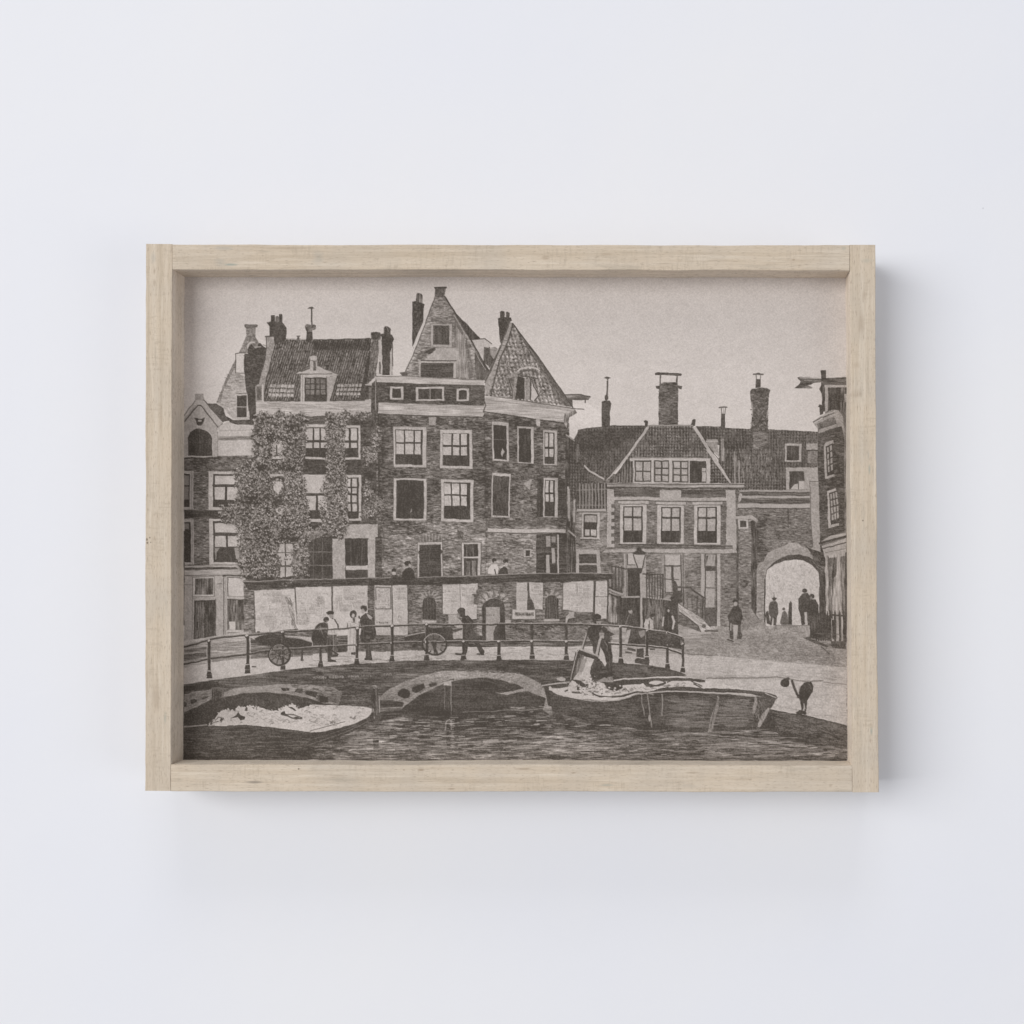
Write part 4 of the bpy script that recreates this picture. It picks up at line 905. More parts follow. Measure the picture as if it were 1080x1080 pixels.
# ---- street behind the bridge rail at the left, bridge deck
tile(0, 0, 1)
poly([(193, 690), (193, 676), (262, 666), (262, 668), (600, 690), (722, 690), (722, 715), (600, 696), (400, 698), (300, 708), (193, 725)], 0.8, 'speck', 0.05)
tile(190, 560)
poly([(30, 860), (500, 780), (530, 800), (530, 1000), (30, 1130)], 0.70, 'horz', 0.05)
poly([(245, 830), (500, 790), (500, 900), (240, 950)], 0.78, 'horz', 0.04); strokes([(240, 860), (500, 830), (500, 900), (240, 940)], 60, 10, -4, 0.7, 0.5, 0.5)
poly([(30, 940), (200, 920), (200, 960), (30, 985)], 0.36, 'horz', 0.08); poly([(30, 900), (200, 880), (200, 915), (30, 925)], 0.5, 'horz', 0.06)
poly([(240, 960), (500, 940), (500, 960), (240, 1000)], 0.55, 'horz', 0.06)
poly([(30, 1040), (240, 1000), (530, 965), (1100, 935), (1100, 1060), (530, 1100), (240, 1150), (30, 1165)], 0.86, 'speck', 0.04)
poly([(535, 810), (600, 840), (680, 870), (1100, 880), (1100, 940), (540, 970)], 0.4, 'horz', 0.09)
strokes([(535, 900), (1100, 890), (1100, 940), (540, 970)], 130, 5, 0, 0.7, (0.2, 0.7), 0.5)
tile(330, 560)
poly([(0, 800), (470, 790), (1090, 800), (1090, 900), (640, 905), (450, 910), (180, 920), (0, 930)], 0.33, 'brick', 0.09)
rect(200, 700, 262, 790, 0.84, a=0.0)
poly([(0, 935), (180, 920), (450, 912), (640, 905), (1095, 905), (1095, 990), (700, 985), (400, 1010), (0, 1050)], 0.86, 'speck', 0.045)
strokes([(460, 905), (1080, 890), (1080, 905), (460, 915)], 60, 7, 0, 0.8, 0.3, 0.6)
strokes([(0, 980), (400, 960), (1080, 930), (1080, 980), (0, 1030)], 60, 8, -3, 0.6, 0.5, 0.5)
tile(470, 540)
poly([(0, 980), (1200, 985), (1200, 1020), (0, 1020)], 0.3, 'horz', 0.1)
poly([(0, 1022), (1200, 1020), (1330, 1050), (1330, 1130), (1200, 1120), (0, 1125)], 0.87, 'speck', 0.04)
strokes([(0, 1030), (1200, 1030), (1200, 1100), (0, 1110)], 70, 6, -2, 0.6, 0.6, 0.5)

# ---- bridge body
tile(0, 0, 1)
poly([(193, 722), (240, 715), (300, 707), (370, 700), (440, 697), (520, 695.5), (600, 696), (660, 700), (700, 708), (725, 713), (680, 722), (600, 730), (600, 762), (193, 770)], 0.24, 'horz', 0.08)
strokes([(193, 724), (300, 709), (440, 699), (600, 698), (600, 725), (400, 745), (193, 755)], 1300, 7, -3, 0.7, (0.05, 0.55), 0.45, 8)
strokes([(200, 740), (300, 722), (400, 740), (390, 760), (200, 760)], 260, 4, 5, 0.7, (0.2, 0.6), 0.4, 20)
strokes([(330, 705), (600, 700), (600, 704), (330, 709)], 80, 10, -2, 0.8, 0.6, 0.4, 4)
tile(190, 670)
strokes([(30, 395), (230, 350), (330, 380), (30, 430)], 90, 8, -8, 0.9, 0.1, 0.6)
# left arch: light voussoirs and dark vault
poly([(30, 450), (130, 425), (240, 412), (245, 480), (170, 520), (30, 585)], 0.64, 'speck', 0.07)
strokes([(30, 455), (240, 420), (240, 480), (40, 570)], 80, 5, -18, 0.7, 0.4, 0.5)
poly([(75, 495), (105, 482), (130, 490), (125, 505), (85, 525)], 0.17, 'speck', 0.05); poly([(165, 475), (210, 460), (215, 468), (170, 488)], 0.17); poly([(30, 505), (48, 515), (48, 545), (30, 548)], 0.15)
poly([(240, 405), (330, 400), (325, 470), (310, 500), (240, 500)], 0.25, 'vert', 0.06)
poly([(335, 432), (400, 405), (600, 380), (800, 372), (1000, 380), (1160, 395), (1230, 440), (1200, 530), (1080, 515), (940, 470), (800, 445), (640, 432), (480, 440), (325, 468)], 0.62, 'speck', 0.07)
strokes([(340, 435), (600, 390), (950, 380), (1200, 430), (1150, 500), (800, 440), (480, 435)], 200, 7, 5, 0.7, (0.4, 0.75), 0.5, 14)
for q in ([(770, 400), (830, 402), (830, 420), (790, 425), (775, 415)], [(880, 410), (935, 405), (930, 445), (870, 435)], [(960, 425), (1045, 430), (1030, 475), (955, 452)], [(1055, 455), (1120, 470), (1125, 510), (1060, 510)]): poly(q, 0.17, 'speck', 0.07)
poly([(30, 590), (170, 525), (310, 475), (480, 442), (640, 433), (800, 447), (940, 475), (1080, 520), (1190, 545), (1100, 600), (950, 560), (700, 680), (30, 700)], 0.11, 'speck', 0.045)
strokes([(450, 470), (900, 470), (1050, 520), (950, 560), (600, 560)], 100, 2.5, 60, 0.7, 0.35, 0.4, 60)
# inscription on the bridge face, worn beyond reading
tile(330, 670)
for x0_, x1_, y_ in ((10, 105, 322), (125, 235, 315), (270, 345, 308), (370, 450, 305), (490, 600, 298)):
    x = x0_
    while x < x1_:
        line([(x, y_ - R.uniform(6, 12)), (x + R.uniform(-3, 4), y_ + R.uniform(4, 9))], 0.6, 0.72, 0.8 if x0_ < 300 else 0.5); x += R.uniform(8, 15)

# ---- right arch of the bridge
poly([(500, 480), (560, 420), (700, 345), (830, 305), (980, 270), (1200, 262), (1380, 262), (1560, 285), (1700, 345), (1750, 380), (1780, 480), (1640, 440), (1500, 370), (1300, 320), (1150, 330), (1080, 345), (950, 385), (800, 455), (690, 540), (670, 575), (500, 582)], 0.62, 'speck', 0.08)
strokes([(510, 480), (700, 355), (980, 280), (1380, 270), (1700, 350), (1740, 385), (1560, 360), (1300, 315), (1000, 350), (780, 440), (690, 530), (520, 570)], 420, 6, -8, 0.7, (0.35, 0.85), 0.5, 25)
poly([(645, 430), (680, 405), (720, 410), (740, 440), (730, 475), (690, 480), (645, 455)], 0.15, 'speck', 0.06); poly([(745, 400), (840, 365), (850, 400), (780, 440), (755, 425)], 0.15, 'speck', 0.06); poly([(880, 368), (940, 355), (945, 375), (890, 392)], 0.17)
poly([(510, 490), (600, 492), (690, 510), (680, 545), (560, 545), (510, 555)], 0.14, 'horz', 0.05)
poly([(675, 560), (700, 535), (810, 458), (950, 388), (1000, 360), (1150, 328), (1300, 318), (1420, 335), (1560, 375), (1640, 425), (1760, 470), (1800, 560), (1600, 590), (500, 600), (500, 585)], 0.09, 'horz', 0.035)
strokes([(1380, 600), (1560, 520), (1760, 600), (1400, 610)], 50, 9, -4, 0.8, 0.3, 0.5)
# ---- water
tile(0, 0, 1)
poly([(193, 766), (320, 772), (385, 760), (400, 752), (600, 750), (893, 770), (893, 806), (193, 806)], 0.27, 'water', 0.13)
poly([(193, 764), (320, 773), (330, 800), (300, 806), (193, 806)], 0.14, 'water', 0.05)
strokes([(193, 770), (330, 778), (390, 765), (380, 802), (193, 802)], 500, 7, -2, 0.6, (0.04, 0.38), 0.5, 5)
strokes([(400, 757), (600, 752), (720, 772), (893, 780), (893, 802), (380, 802)], 1500, 9, -1, 0.7, (0.04, 0.62), 0.5, 4)
poly([(400, 753), (590, 748), (600, 766), (410, 770)], 0.12, 'water', 0.06, a=0.7)
# light bands in the water
for q, t in (([(372, 788), (400, 781), (430, 786), (480, 788), (484, 794), (520, 797), (470, 800), (380, 797), (366, 793)], 0.62), ([(535, 790), (550, 783), (600, 779), (655, 784), (640, 790), (590, 794), (550, 797), (500, 800), (520, 792)], 0.60), ([(508, 781), (525, 780), (527, 783), (512, 785)], 0.7), ([(560, 775), (600, 772), (620, 774), (600, 778), (565, 778)], 0.55), ([(400, 762), (420, 757), (425, 765), (412, 769)], 0.5), ([(410, 760), (460, 757), (470, 766), (430, 768)], 0.4)):
    poly(q, t, 'water', 0.12, a=0.75)
strokes([(375, 783), (480, 786), (600, 776), (660, 784), (620, 796), (380, 800)], 420, 12, -2, 0.8, (0.45, 0.8), 0.5, 4)
strokes([(380, 785), (660, 780), (660, 800), (380, 801)], 260, 10, -2, 0.8, (0.1, 0.25), 0.5, 4)
strokes([(760, 775), (893, 790), (893, 800), (745, 798)], 260, 14, 2, 0.6, (0.5, 0.8), 0.5, 3)
strokes([(600, 778), (745, 775), (745, 800), (640, 800)], 260, 10, 1, 0.7, (0.35, 0.65), 0.5, 4)
strokes([(540, 745), (582, 742), (585, 760), (540, 766)], 40, 6, -2, 0.8, 0.7, 0.6)
tile(470, 670)
for pts in ([(60, 578), (350, 578), (500, 562), (580, 570), (800, 550)], [(330, 722), (470, 715), (600, 722)], [(420, 690), (560, 680), (700, 685)], [(640, 760), (780, 755), (880, 758)]): line(pts, 1.2, 0.62, 0.7)
poly([(370, 432), (440, 432), (560, 408), (700, 385), (720, 395), (640, 420), (540, 430), (470, 450)], 0.66, 'speck', 0.06)
poly([(645, 430), (740, 395), (800, 540), (750, 530), (760, 470), (700, 455)], 0.6, 'speck', 0.08)

# ---- left barge with snow
tile(190, 670)
poly([(200, 690), (240, 665), (290, 590), (350, 560), (410, 572), (450, 540), (500, 545), (540, 535), (620, 550), (700, 575), (760, 565), (800, 535), (860, 528), (900, 560), (1000, 530), (1100, 530), (1300, 535), (1430, 545), (1465, 560), (1440, 620), (1300, 680), (1150, 715), (1030, 740), (900, 725), (700, 700), (500, 680), (330, 690)], 0.90, 'speck', 0.04)
poly([(380, 635), (425, 605), (440, 585), (455, 605), (495, 620), (490, 640), (460, 648), (440, 620), (400, 628)], 0.15)
for q in ([(490, 575), (500, 545), (515, 552), (510, 575)], [(545, 545), (565, 548), (560, 562)], [(575, 550), (590, 545), (585, 570)], [(765, 590), (795, 575), (800, 600), (830, 615), (775, 610)], [(815, 545), (850, 548), (885, 572), (870, 576)], [(310, 620), (325, 640), (300, 655), (305, 635)], [(850, 630), (880, 640), (925, 632), (890, 620)]): poly(q, 0.15, 'speck', 0.05)
line([(770, 600), (830, 622), (880, 640), (925, 632)], 1.3, 0.2); line([(800, 600), (860, 605), (925, 628)], 1.0, 0.25); line([(265, 650), (290, 620), (330, 630), (310, 660)], 0.8, 0.3); line([(240, 670), (290, 655)], 0.9, 0.3)
line([(990, 655), (1040, 668)], 0.6, 0.4); line([(350, 560), (370, 575), (400, 572)], 0.6, 0.35)
strokes([(500, 600), (1000, 600), (1350, 600), (1200, 690), (600, 670)], 60, 3, 10, 0.5, 0.55, 0.6, 20)
line([(985, 728), (1100, 695), (1250, 655)], 0.7, 0.3); dabs([(1130, 655), (1170, 650), (1180, 665), (1140, 668)], 14, 1.2, 0.45, 0.7); dabs([(1290, 625), (1330, 615), (1350, 630), (1310, 640)], 14, 1.3, 0.5, 0.7)
line([(30, 695), (200, 680), (260, 685)], 1.4, 0.66)
poly([(30, 700), (330, 690), (500, 682), (700, 702), (900, 728), (1030, 742), (1150, 720), (1300, 685), (1440, 625), (1470, 570), (1480, 610), (1460, 645), (1300, 735), (1100, 800), (900, 880), (30, 880)], 0.13, 'horz', 0.045)
strokes([(30, 720), (500, 700), (1000, 760), (1400, 680), (1100, 800), (800, 900), (30, 930)], 500, 7, -1, 0.6, (0.06, 0.42), 0.4, 5)
line([(1000, 850), (1150, 770), (1300, 715), (1430, 650)], 0.7, 0.35); line([(980, 800), (1150, 745), (1340, 690)], 0.6, 0.35)
rect(30, 880, 120, 930, 0.07, a=0.6)
# mooring posts
tile(330, 670)
poly([(440, 395), (450, 378), (480, 375), (497, 395), (500, 560), (505, 640), (445, 640), (450, 560)], 0.12, 'vert', 0.05); poly([(445, 398), (450, 378), (480, 374), (495, 395), (480, 405)], 0.72, 'speck', 0.06); line([(482, 400), (488, 560), (484, 600)], 1.4, 0.42); line([(458, 560), (468, 630)], 1.2, 0.66); line([(505, 460), (505, 580)], 1.0, 0.65)
poly([(455, 640), (505, 640), (500, 860), (455, 870)], 0.12, 'horz', 0.06, a=0.75)
poly([(990, 375), (1005, 345), (1050, 340), (1055, 380)], 0.74, 'speck', 0.06); poly([(1000, 378), (1052, 380), (1050, 620), (1010, 620)], 0.08, 'vert', 0.03); line([(1003, 380), (1003, 560)], 0.6, 0.5); line([(1053, 380), (1050, 600)], 0.8, 0.6); poly([(1030, 335), (1075, 325), (1070, 340)], 0.12)
poly([(1010, 640), (1050, 640), (1040, 860), (1015, 860)], 0.12, 'horz', 0.06, a=0.8); line([(1000, 720), (1015, 650), (1050, 630), (1045, 700)], 0.9, 0.6); strokes([(1045, 640), (1065, 640), (1065, 870), (1045, 870)], 20, 3, 0, 0.9, 0.7, 0.7); strokes([(1000, 850), (1150, 850), (1150, 900), (1000, 900)], 14, 10, 0, 0.9, 0.7, 0.6)

# ---- quay corner bottom right
tile(745, 670)
poly([(470, 560), (530, 565), (640, 590), (760, 610), (900, 645), (1065, 685), (1065, 850), (960, 830), (850, 815), (700, 775), (560, 760), (500, 720), (400, 715)], 0.20, 'speck', 0.08)
strokes([(480, 570), (760, 615), (1060, 690), (1060, 840), (850, 805), (520, 740)], 450, 5, 8, 0.8, (0.05, 0.5), 0.5, 14)
line([(490, 558), (640, 592), (760, 605), (930, 650)], 1.0, 0.9, 0.8); line([(500, 566), (640, 598), (930, 655), (1065, 690)], 0.9, 0.15)
poly([(400, 715), (500, 565), (540, 580), (520, 720)], 0.09, 'speck', 0.03)

# ---- right barge
tile(600, 670)
# hull (from its stern left of the tile to its bow at the quay)
poly([(-180, 395), (-60, 440), (50, 478), (200, 505), (330, 495), (460, 470), (560, 445), (760, 425), (1100, 425), (1400, 455), (1540, 500), (1500, 560), (1440, 715), (1050, 735), (720, 715), (560, 720), (400, 690), (200, 660), (-40, 600), (-150, 570)], 0.13, 'horz', 0.045)
strokes([(-150, 430), (200, 520), (560, 470), (1100, 450), (1450, 500), (1420, 700), (700, 700), (-60, 590)], 1300, 6, 2, 0.65, (0.04, 0.45), 0.45, 5)
strokes([(780, 480), (1050, 480), (1050, 700), (780, 700)], 120, 14, 0, 0.6, 0.48, 0.45, 2); strokes([(1150, 520), (1380, 500), (1350, 700), (1180, 700)], 130, 11, 1, 0.7, 0.4, 0.5, 4)
# hold with snow
poly([(-175, 400), (-130, 375), (0, 360), (60, 355), (250, 340), (400, 325), (700, 312), (900, 318), (1000, 330), (1400, 420), (1100, 415), (760, 410), (560, 435), (460, 465), (330, 490), (200, 500), (50, 475), (-60, 440), (-170, 410)], 0.88, 'speck', 0.04)
# hold interior shade & tarp folds
poly([(205, 345), (300, 335), (400, 330), (610, 330), (760, 325), (990, 330), (1035, 335), (1030, 355), (900, 348), (720, 350), (600, 352), (550, 370), (470, 375), (410, 380), (400, 410), (350, 425), (300, 400), (270, 365)], 0.14, 'speck', 0.05)
line([(250, 345), (400, 325), (700, 314), (900, 320)], 1.4, 0.82)
poly([(610, 355), (650, 345), (720, 352), (720, 370), (640, 378), (605, 368)], 0.85); poly([(560, 360), (605, 350), (640, 380), (720, 375), (740, 355), (730, 385), (640, 392), (590, 388)], 0.16)
poly([(600, 430), (700, 405), (800, 390), (930, 395), (1090, 405), (1400, 430), (1100, 428), (760, 425), (580, 440)], 0.14, 'horz', 0.04); line([(560, 440), (760, 428), (1100, 432), (1370, 450)], 1.3, 0.8)
line([(150, 430), (240, 462), (400, 462), (520, 430), (600, 435)], 1.4, 0.15); line([(140, 425), (170, 435)], 2.0, 0.12)
poly([(930, 345), (1000, 335), (1035, 340), (1030, 352), (990, 356)], 0.1); line([(930, 350), (1010, 385)], 1.0, 0.15); poly([(720, 365), (830, 355), (980, 375), (1000, 395), (860, 388), (760, 400), (720, 385)], 0.86, 'speck', 0.04); line([(950, 370), (1000, 395)], 1.4, 0.2)
dabs([(640, 350), (780, 345), (760, 360)], 8, 1.2, 0.2, 0.8)
strokes([(0, 400), (400, 400), (600, 400), (380, 450), (100, 440)], 50, 3, 30, 0.6, 0.5, 0.6, 40)
# bow edge
tile(745, 670)
poly([(-10, 398), (150, 402), (330, 415), (420, 425), (480, 440), (530, 455), (543, 475), (525, 490), (440, 470), (330, 440), (150, 430), (-10, 425)], 0.14, 'horz', 0.05); line([(-10, 432), (150, 437), (360, 460), (420, 475)], 1.5, 0.76)
line([(450, 440), (500, 462), (530, 470)], 1.0, 0.8); poly([(380, 460), (440, 470), (525, 490), (490, 560), (470, 555), (400, 700), (370, 700), (400, 600), (350, 600)], 0.22, 'speck', 0.08)
poly([(470, 548), (480, 565), (410, 700), (385, 700), (420, 600)], 0.68, 'speck', 0.06)
poly([(85, 455), (100, 470), (95, 540), (45, 740), (15, 740), (30, 640), (70, 530)], 0.55, 'speck', 0.09); line([(85, 470), (35, 700)], 0.8, 0.2)
poly([(368, 465), (382, 470), (385, 520), (365, 590), (348, 595), (355, 530)], 0.6, 'speck', 0.09)
line([(0, 740), (250, 725), (480, 715)], 0.8, 0.4)
tile(600, 670)
for (pts, w) in (([(552, 450), (560, 540), (570, 600)], 1.6), ([(600, 450), (612, 560), (625, 690)], 2.0), ([(708, 455), (712, 520), (705, 605)], 2.6)): line(pts, w, 0.52, 0.8)
ell(612, 630, 9, 25, 0.62, a=0.8)
line([(730, 735), (800, 742), (980, 740), (1060, 738)], 1.2, 0.55, 0.7)
# stern rudder details
tile(470, 670)
line([(735, 378), (850, 362), (940, 352)], 1.5, 0.80); line([(740, 390), (870, 372), (930, 370)], 1.6, 0.15); poly([(800, 385), (930, 365), (935, 385), (870, 400), (800, 400)], 0.2, 'speck', 0.06)
poly([(750, 395), (785, 390), (800, 540), (810, 580), (780, 540)], 0.10); line([(795, 390), (820, 425), (900, 455), (1000, 470)], 2.0, 0.86)
poly([(838, 325), (880, 312), (915, 325), (905, 345), (850, 342)], 0.82); poly([(920, 355), (1000, 365), (1015, 385), (1010, 415), (995, 410), (990, 385), (930, 375)], 0.17); line([(965, 430), (1075, 438)], 2.0, 0.2); poly([(900, 420), (930, 405), (935, 415), (910, 426)], 0.15)

# ---- hand carts behind the rail
tile(190, 560)
poly([(560, 815), (600, 795), (700, 780), (760, 790), (800, 800), (920, 820), (1000, 850), (1002, 872), (970, 885), (960, 900), (840, 888), (700, 872), (600, 855)], 0.10, 'speck', 0.04); line([(800, 805), (920, 822), (998, 848)], 0.9, 0.6)
poly([(1, 1), (2, 1), (2, 2)], 0.5)
ell(757, 940, 82, 82, 0.25, 'speck', 0.1, 0.55); arc(757, 940, 80, 80, 0, 360, 2.0, 0.12, n=28); arc(757, 940, 66, 66, 0, 360, 0.6, 0.6, 0.7, n=24); ell(757, 940, 16, 16, 0.12)
for k in range(10): a_ = math.radians(k * 36); line([(757, 940), (757 + 70 * math.cos(a_), 940 + 70 * math.sin(a_))], 1.1, 0.14)
for k in range(10): a_ = math.radians(k * 36 + 18); ell(757 + 45 * math.cos(a_), 940 + 45 * math.sin(a_), 10, 10, 0.6, a=0.7)
line([(930, 900), (925, 985)], 2.0, 0.15); line([(855, 890), (850, 960)], 1.0, 0.3); line([(920, 985), (935, 985)], 1.4, 0.2); poly([(940, 885), (1000, 885), (1000, 905), (950, 905)], 0.15)
line([(550, 1030), (575, 1030)], 1.4, 0.3); line([(840, 960), (920, 955)], 0.8, 0.4)
tile(330, 560)
poly([(692, 805), (700, 793), (850, 760), (880, 735), (1040, 725), (1062, 745), (1068, 800), (1095, 800), (1095, 770), (1300, 800), (1300, 838), (1000, 840), (760, 850), (700, 830)], 0.10, 'speck', 0.04)
line([(700, 800), (850, 768)], 1.2, 0.72); line([(890, 738), (1040, 727)], 0.8, 0.5); line([(700, 835), (860, 858)], 2.0, 0.15)
ell(923, 860, 86, 78, 0.75, a=0.3); arc(923, 860, 92, 82, 0, 360, 1.8, 0.13, n=28); arc(923, 860, 80, 70, 0, 360, 0.6, 0.6, 0.6, n=24); ell(925, 870, 18, 16, 0.12)
for k in range(10): a_ = math.radians(k * 36 + 10); line([(925, 868), (923 + 82 * math.cos(a_), 860 + 72 * math.sin(a_))], 1.4, 0.15)

# ---- bridge railing
def post(x, yt, yb, w0=3.2, w1=5.0):
    y2 = yb - 26
    line([(x, yt), (x, y2)], w0 * 0.9, 0.12); line([(x - 8, y2 - 30), (x - 8, yt + 22)], 0.5, 0.35, 0.6)
    k = OK
    poly([(x - w1 * k / 2 * 0.75, y2 - 20), (x + w1 * k / 2 * 0.75, y2 - 20), (x + w1 * k / 2 * 1.15, yb), (x - w1 * k / 2 * 1.15, yb)], 0.1)
    line([(x - w1 * k / 2 * 0.8, y2 - 4), (x + w1 * k / 2 * 0.6, y2 - 4)], 0.7, 0.5, 0.8)
    ell(x, yt - 2, 11, 10, 0.15); ell(x - 1, yt - 6, 7, 5, 0.7)
tile(190, 560)
RU = [(30, 878), (120, 858), (215, 828), (330, 808), (505, 792), (640, 778), (775, 768), (900, 762), (1010, 752), (1108, 742)]
RL = [(30, 1008), (120, 995), (215, 972), (330, 958), (505, 938), (640, 912), (775, 902), (900, 898), (1060, 882), (1150, 872)]
for P_ in (RU, RL):
    line(P_, 2.0, 0.12); line([(a, b - 8) for a, b in P_], 0.6, 0.55, 0.7)
post(220, 830, 1100); post(513, 792, 1048); post(782, 765, 1055, 2.8, 5); post(1068, 870, 1035, 2.8, 5)
tile(190, 670)
post(222, 200, 328, 3.4, 5.2); post(515, 60, 290, 3.4, 5.4)
tile(330, 560)
RU = [(0, 752), (100, 748), (330, 733), (600, 722), (860, 712), (1095, 714)]
RL = [(0, 885), (60, 878), (330, 862), (600, 850), (860, 846), (1095, 846)]
tile(330, 560)
for P_ in (RU, RL):
    line(P_, 1.9, 0.13); line([(a, b - 7) for a, b in P_], 0.6, 0.6, 0.7)
post(335, 735, 1012); post(600, 720, 992, 3.4); post(862, 708, 982, 3.2)
tile(470, 540)
RU = [(-10, 858), (135, 856), (400, 854), (655, 852), (915, 850), (1100, 852), (1230, 862)]
RL = [(-10, 985), (135, 982), (400, 982), (655, 980), (915, 980), (1100, 982), (1230, 990)]
for P_ in (RU, RL):
    line(P_, 1.9, 0.12); line([(a, b - 7) for a, b in P_], 0.6, 0.7, 0.7)
for x, yb in ((135, 1118), (402, 1118), (655, 1115), (918, 1118)): post(x, 850, yb, 3.4, 5)

# ---- people on the bridge
tile(330, 560)
# man bending at the left
ell(98, 672, 22, 20, 0.11); poly([(20, 720), (50, 695), (90, 690), (110, 705), (112, 750), (105, 800), (112, 850), (100, 868), (5, 865), (-15, 820), (0, 760)], 0.11, 'speck', 0.05); line([(50, 720), (105, 770)], 1.2, 0.35, 0.7)
poly([(60, 860), (120, 860), (150, 930), (190, 940), (192, 952), (130, 958), (95, 905)], 0.14)
# man in a light smock
ell(130, 622, 24, 18, 0.12); ell(135, 645, 14, 14, 0.6); poly([(105, 690), (130, 665), (160, 665), (185, 700), (195, 760), (185, 785), (110, 785), (112, 720)], 0.84, 'speck', 0.04); line([(150, 668), (190, 722)], 1.2, 0.15); poly([(112, 785), (182, 785), (180, 870), (178, 940), (150, 940), (145, 860), (140, 990), (115, 985), (105, 860)], 0.24, 'vert', 0.08); poly([(115, 965), (175, 980), (178, 990), (112, 990)], 0.1)
# woman in a light apron
ell(305, 632, 26, 30, 0.13); ell(305, 642, 11, 15, 0.8); poly([(262, 710), (268, 685), (295, 668), (335, 685), (350, 720), (335, 735), (320, 740), (330, 920), (258, 918), (265, 740)], 0.84, 'speck', 0.04); poly([(300, 662), (320, 662), (318, 690), (305, 692)], 0.2); line([(262, 710), (260, 735)], 1.0, 0.3); poly([(290, 920), (330, 915), (320, 940), (290, 935)], 0.14); poly([(190, 790), (262, 790), (262, 910), (195, 912)], 0.3, 'horz', 0.08)
# man in a dark coat
ell(383, 585, 23, 18, 0.11); poly([(358, 578), (405, 570), (410, 600), (400, 615), (385, 612), (375, 590)], 0.1); ell(378, 610, 12, 18, 0.66); poly([(365, 650), (395, 625), (420, 628), (455, 660), (468, 720), (480, 790), (460, 822), (440, 830), (370, 850), (355, 800), (365, 740), (350, 690)], 0.10, 'speck', 0.05); poly([(410, 632), (450, 660), (440, 680), (415, 660)], 0.66); line([(350, 660), (375, 680)], 1.6, 0.15)
poly([(385, 840), (430, 835), (440, 900), (448, 955), (452, 975), (395, 978), (400, 960), (402, 900)], 0.13); poly([(390, 962), (452, 962), (450, 978), (390, 978)], 0.09)
poly([(405, 790), (440, 800), (430, 820), (400, 815)], 0.3)
post(335, 735, 1012, 3.0)
line([(0, 752), (100, 748), (360, 732)], 1.2, 0.3, 0.6)
# cart pusher
tile(470, 540)
ell(120, 748, 30, 20, 0.12); poly([(88, 745), (110, 728), (150, 740), (150, 780), (130, 800), (105, 790)], 0.12, 'speck', 0.04); ell(100, 785, 12, 16, 0.45)
poly([(130, 790), (170, 785), (205, 820), (215, 900), (238, 960), (235, 975), (140, 978), (130, 900), (120, 840)], 0.12, 'speck', 0.05)
poly([(20, 780), (85, 778), (110, 815), (130, 850), (130, 960), (60, 965), (55, 925), (120, 895), (30, 845)], 0.74, 'speck', 0.06); line([(50, 905), (120, 890)], 2.2, 0.16)
poly([(140, 970), (180, 972), (155, 1080), (140, 1120), (110, 1125), (128, 1050)], 0.12); poly([(200, 970), (245, 975), (265, 1015), (292, 1050), (290, 1070), (262, 1075), (240, 1030)], 0.12); poly([(232, 1070), (290, 1068), (288, 1080), (235, 1078)], 0.1); line([(75, 1078), (120, 1080)], 1.6, 0.2)
poly([(-20, 870), (30, 880), (48, 900), (50, 945), (-20, 955)], 0.10)

# ---- bin, two men tipping it, right-hand rail
tile(600, 570)
# rail continuing right
RU2 = [(-20, 640), (165, 640), (290, 645), (420, 655), (585, 680), (740, 700), (865, 745), (875, 790)]
poly([(585, 675), (740, 695), (868, 742), (868, 830), (760, 815), (585, 800)], 0.14, 'speck', 0.05); strokes(box(590, 700, 860, 800), 60, 3, 10, 0.6, 0.4, 0.4)
line(RU2, 1.8, 0.14); line([(a, b - 7) for a, b in RU2], 0.7, 0.75, 0.8)
RL2 = [(-20, 765), (165, 768), (300, 785), (420, 790), (580, 800), (740, 820), (860, 865)]
line(RL2, 2.0, 0.14); line([(a, b - 7) for a, b in RL2], 0.7, 0.75, 0.8)
# deck in front of rail
poly([(330, 925), (600, 945), (740, 970), (890, 1020), (860, 1032), (600, 1050), (330, 1060), (200, 1060), (220, 900)], 0.14, 'horz', 0.05); strokes([(240, 930), (600, 960), (850, 1020), (400, 1050)], 160, 6, 4, 0.6, 0.4, 0.4)
post(392, 655, 930, 3.2); post(592, 682, 915, 3.0); post(748, 800, 975, 3.2, 5); post(865, 765, 1005, 2.8, 4.6)
line([(865, 760), (868, 870)], 2.4, 0.2); ell(858, 780, 12, 20, 0.6, a=0.7); ell(750, 700, 9, 9, 0.8)
poly([(498, 905), (520, 890), (600, 900), (612, 920), (610, 945), (500, 930)], 0.1); poly([(515, 820), (565, 815), (570, 890), (512, 880)], 0.16, 'speck', 0.05); rect(575, 960, 598, 1000, 0.4)
line([(450, 820), (500, 830)], 2.4, 0.2); line([(430, 845), (475, 850)], 1.2, 0.15); line([(620, 825), (650, 825)], 1.6, 0.2)
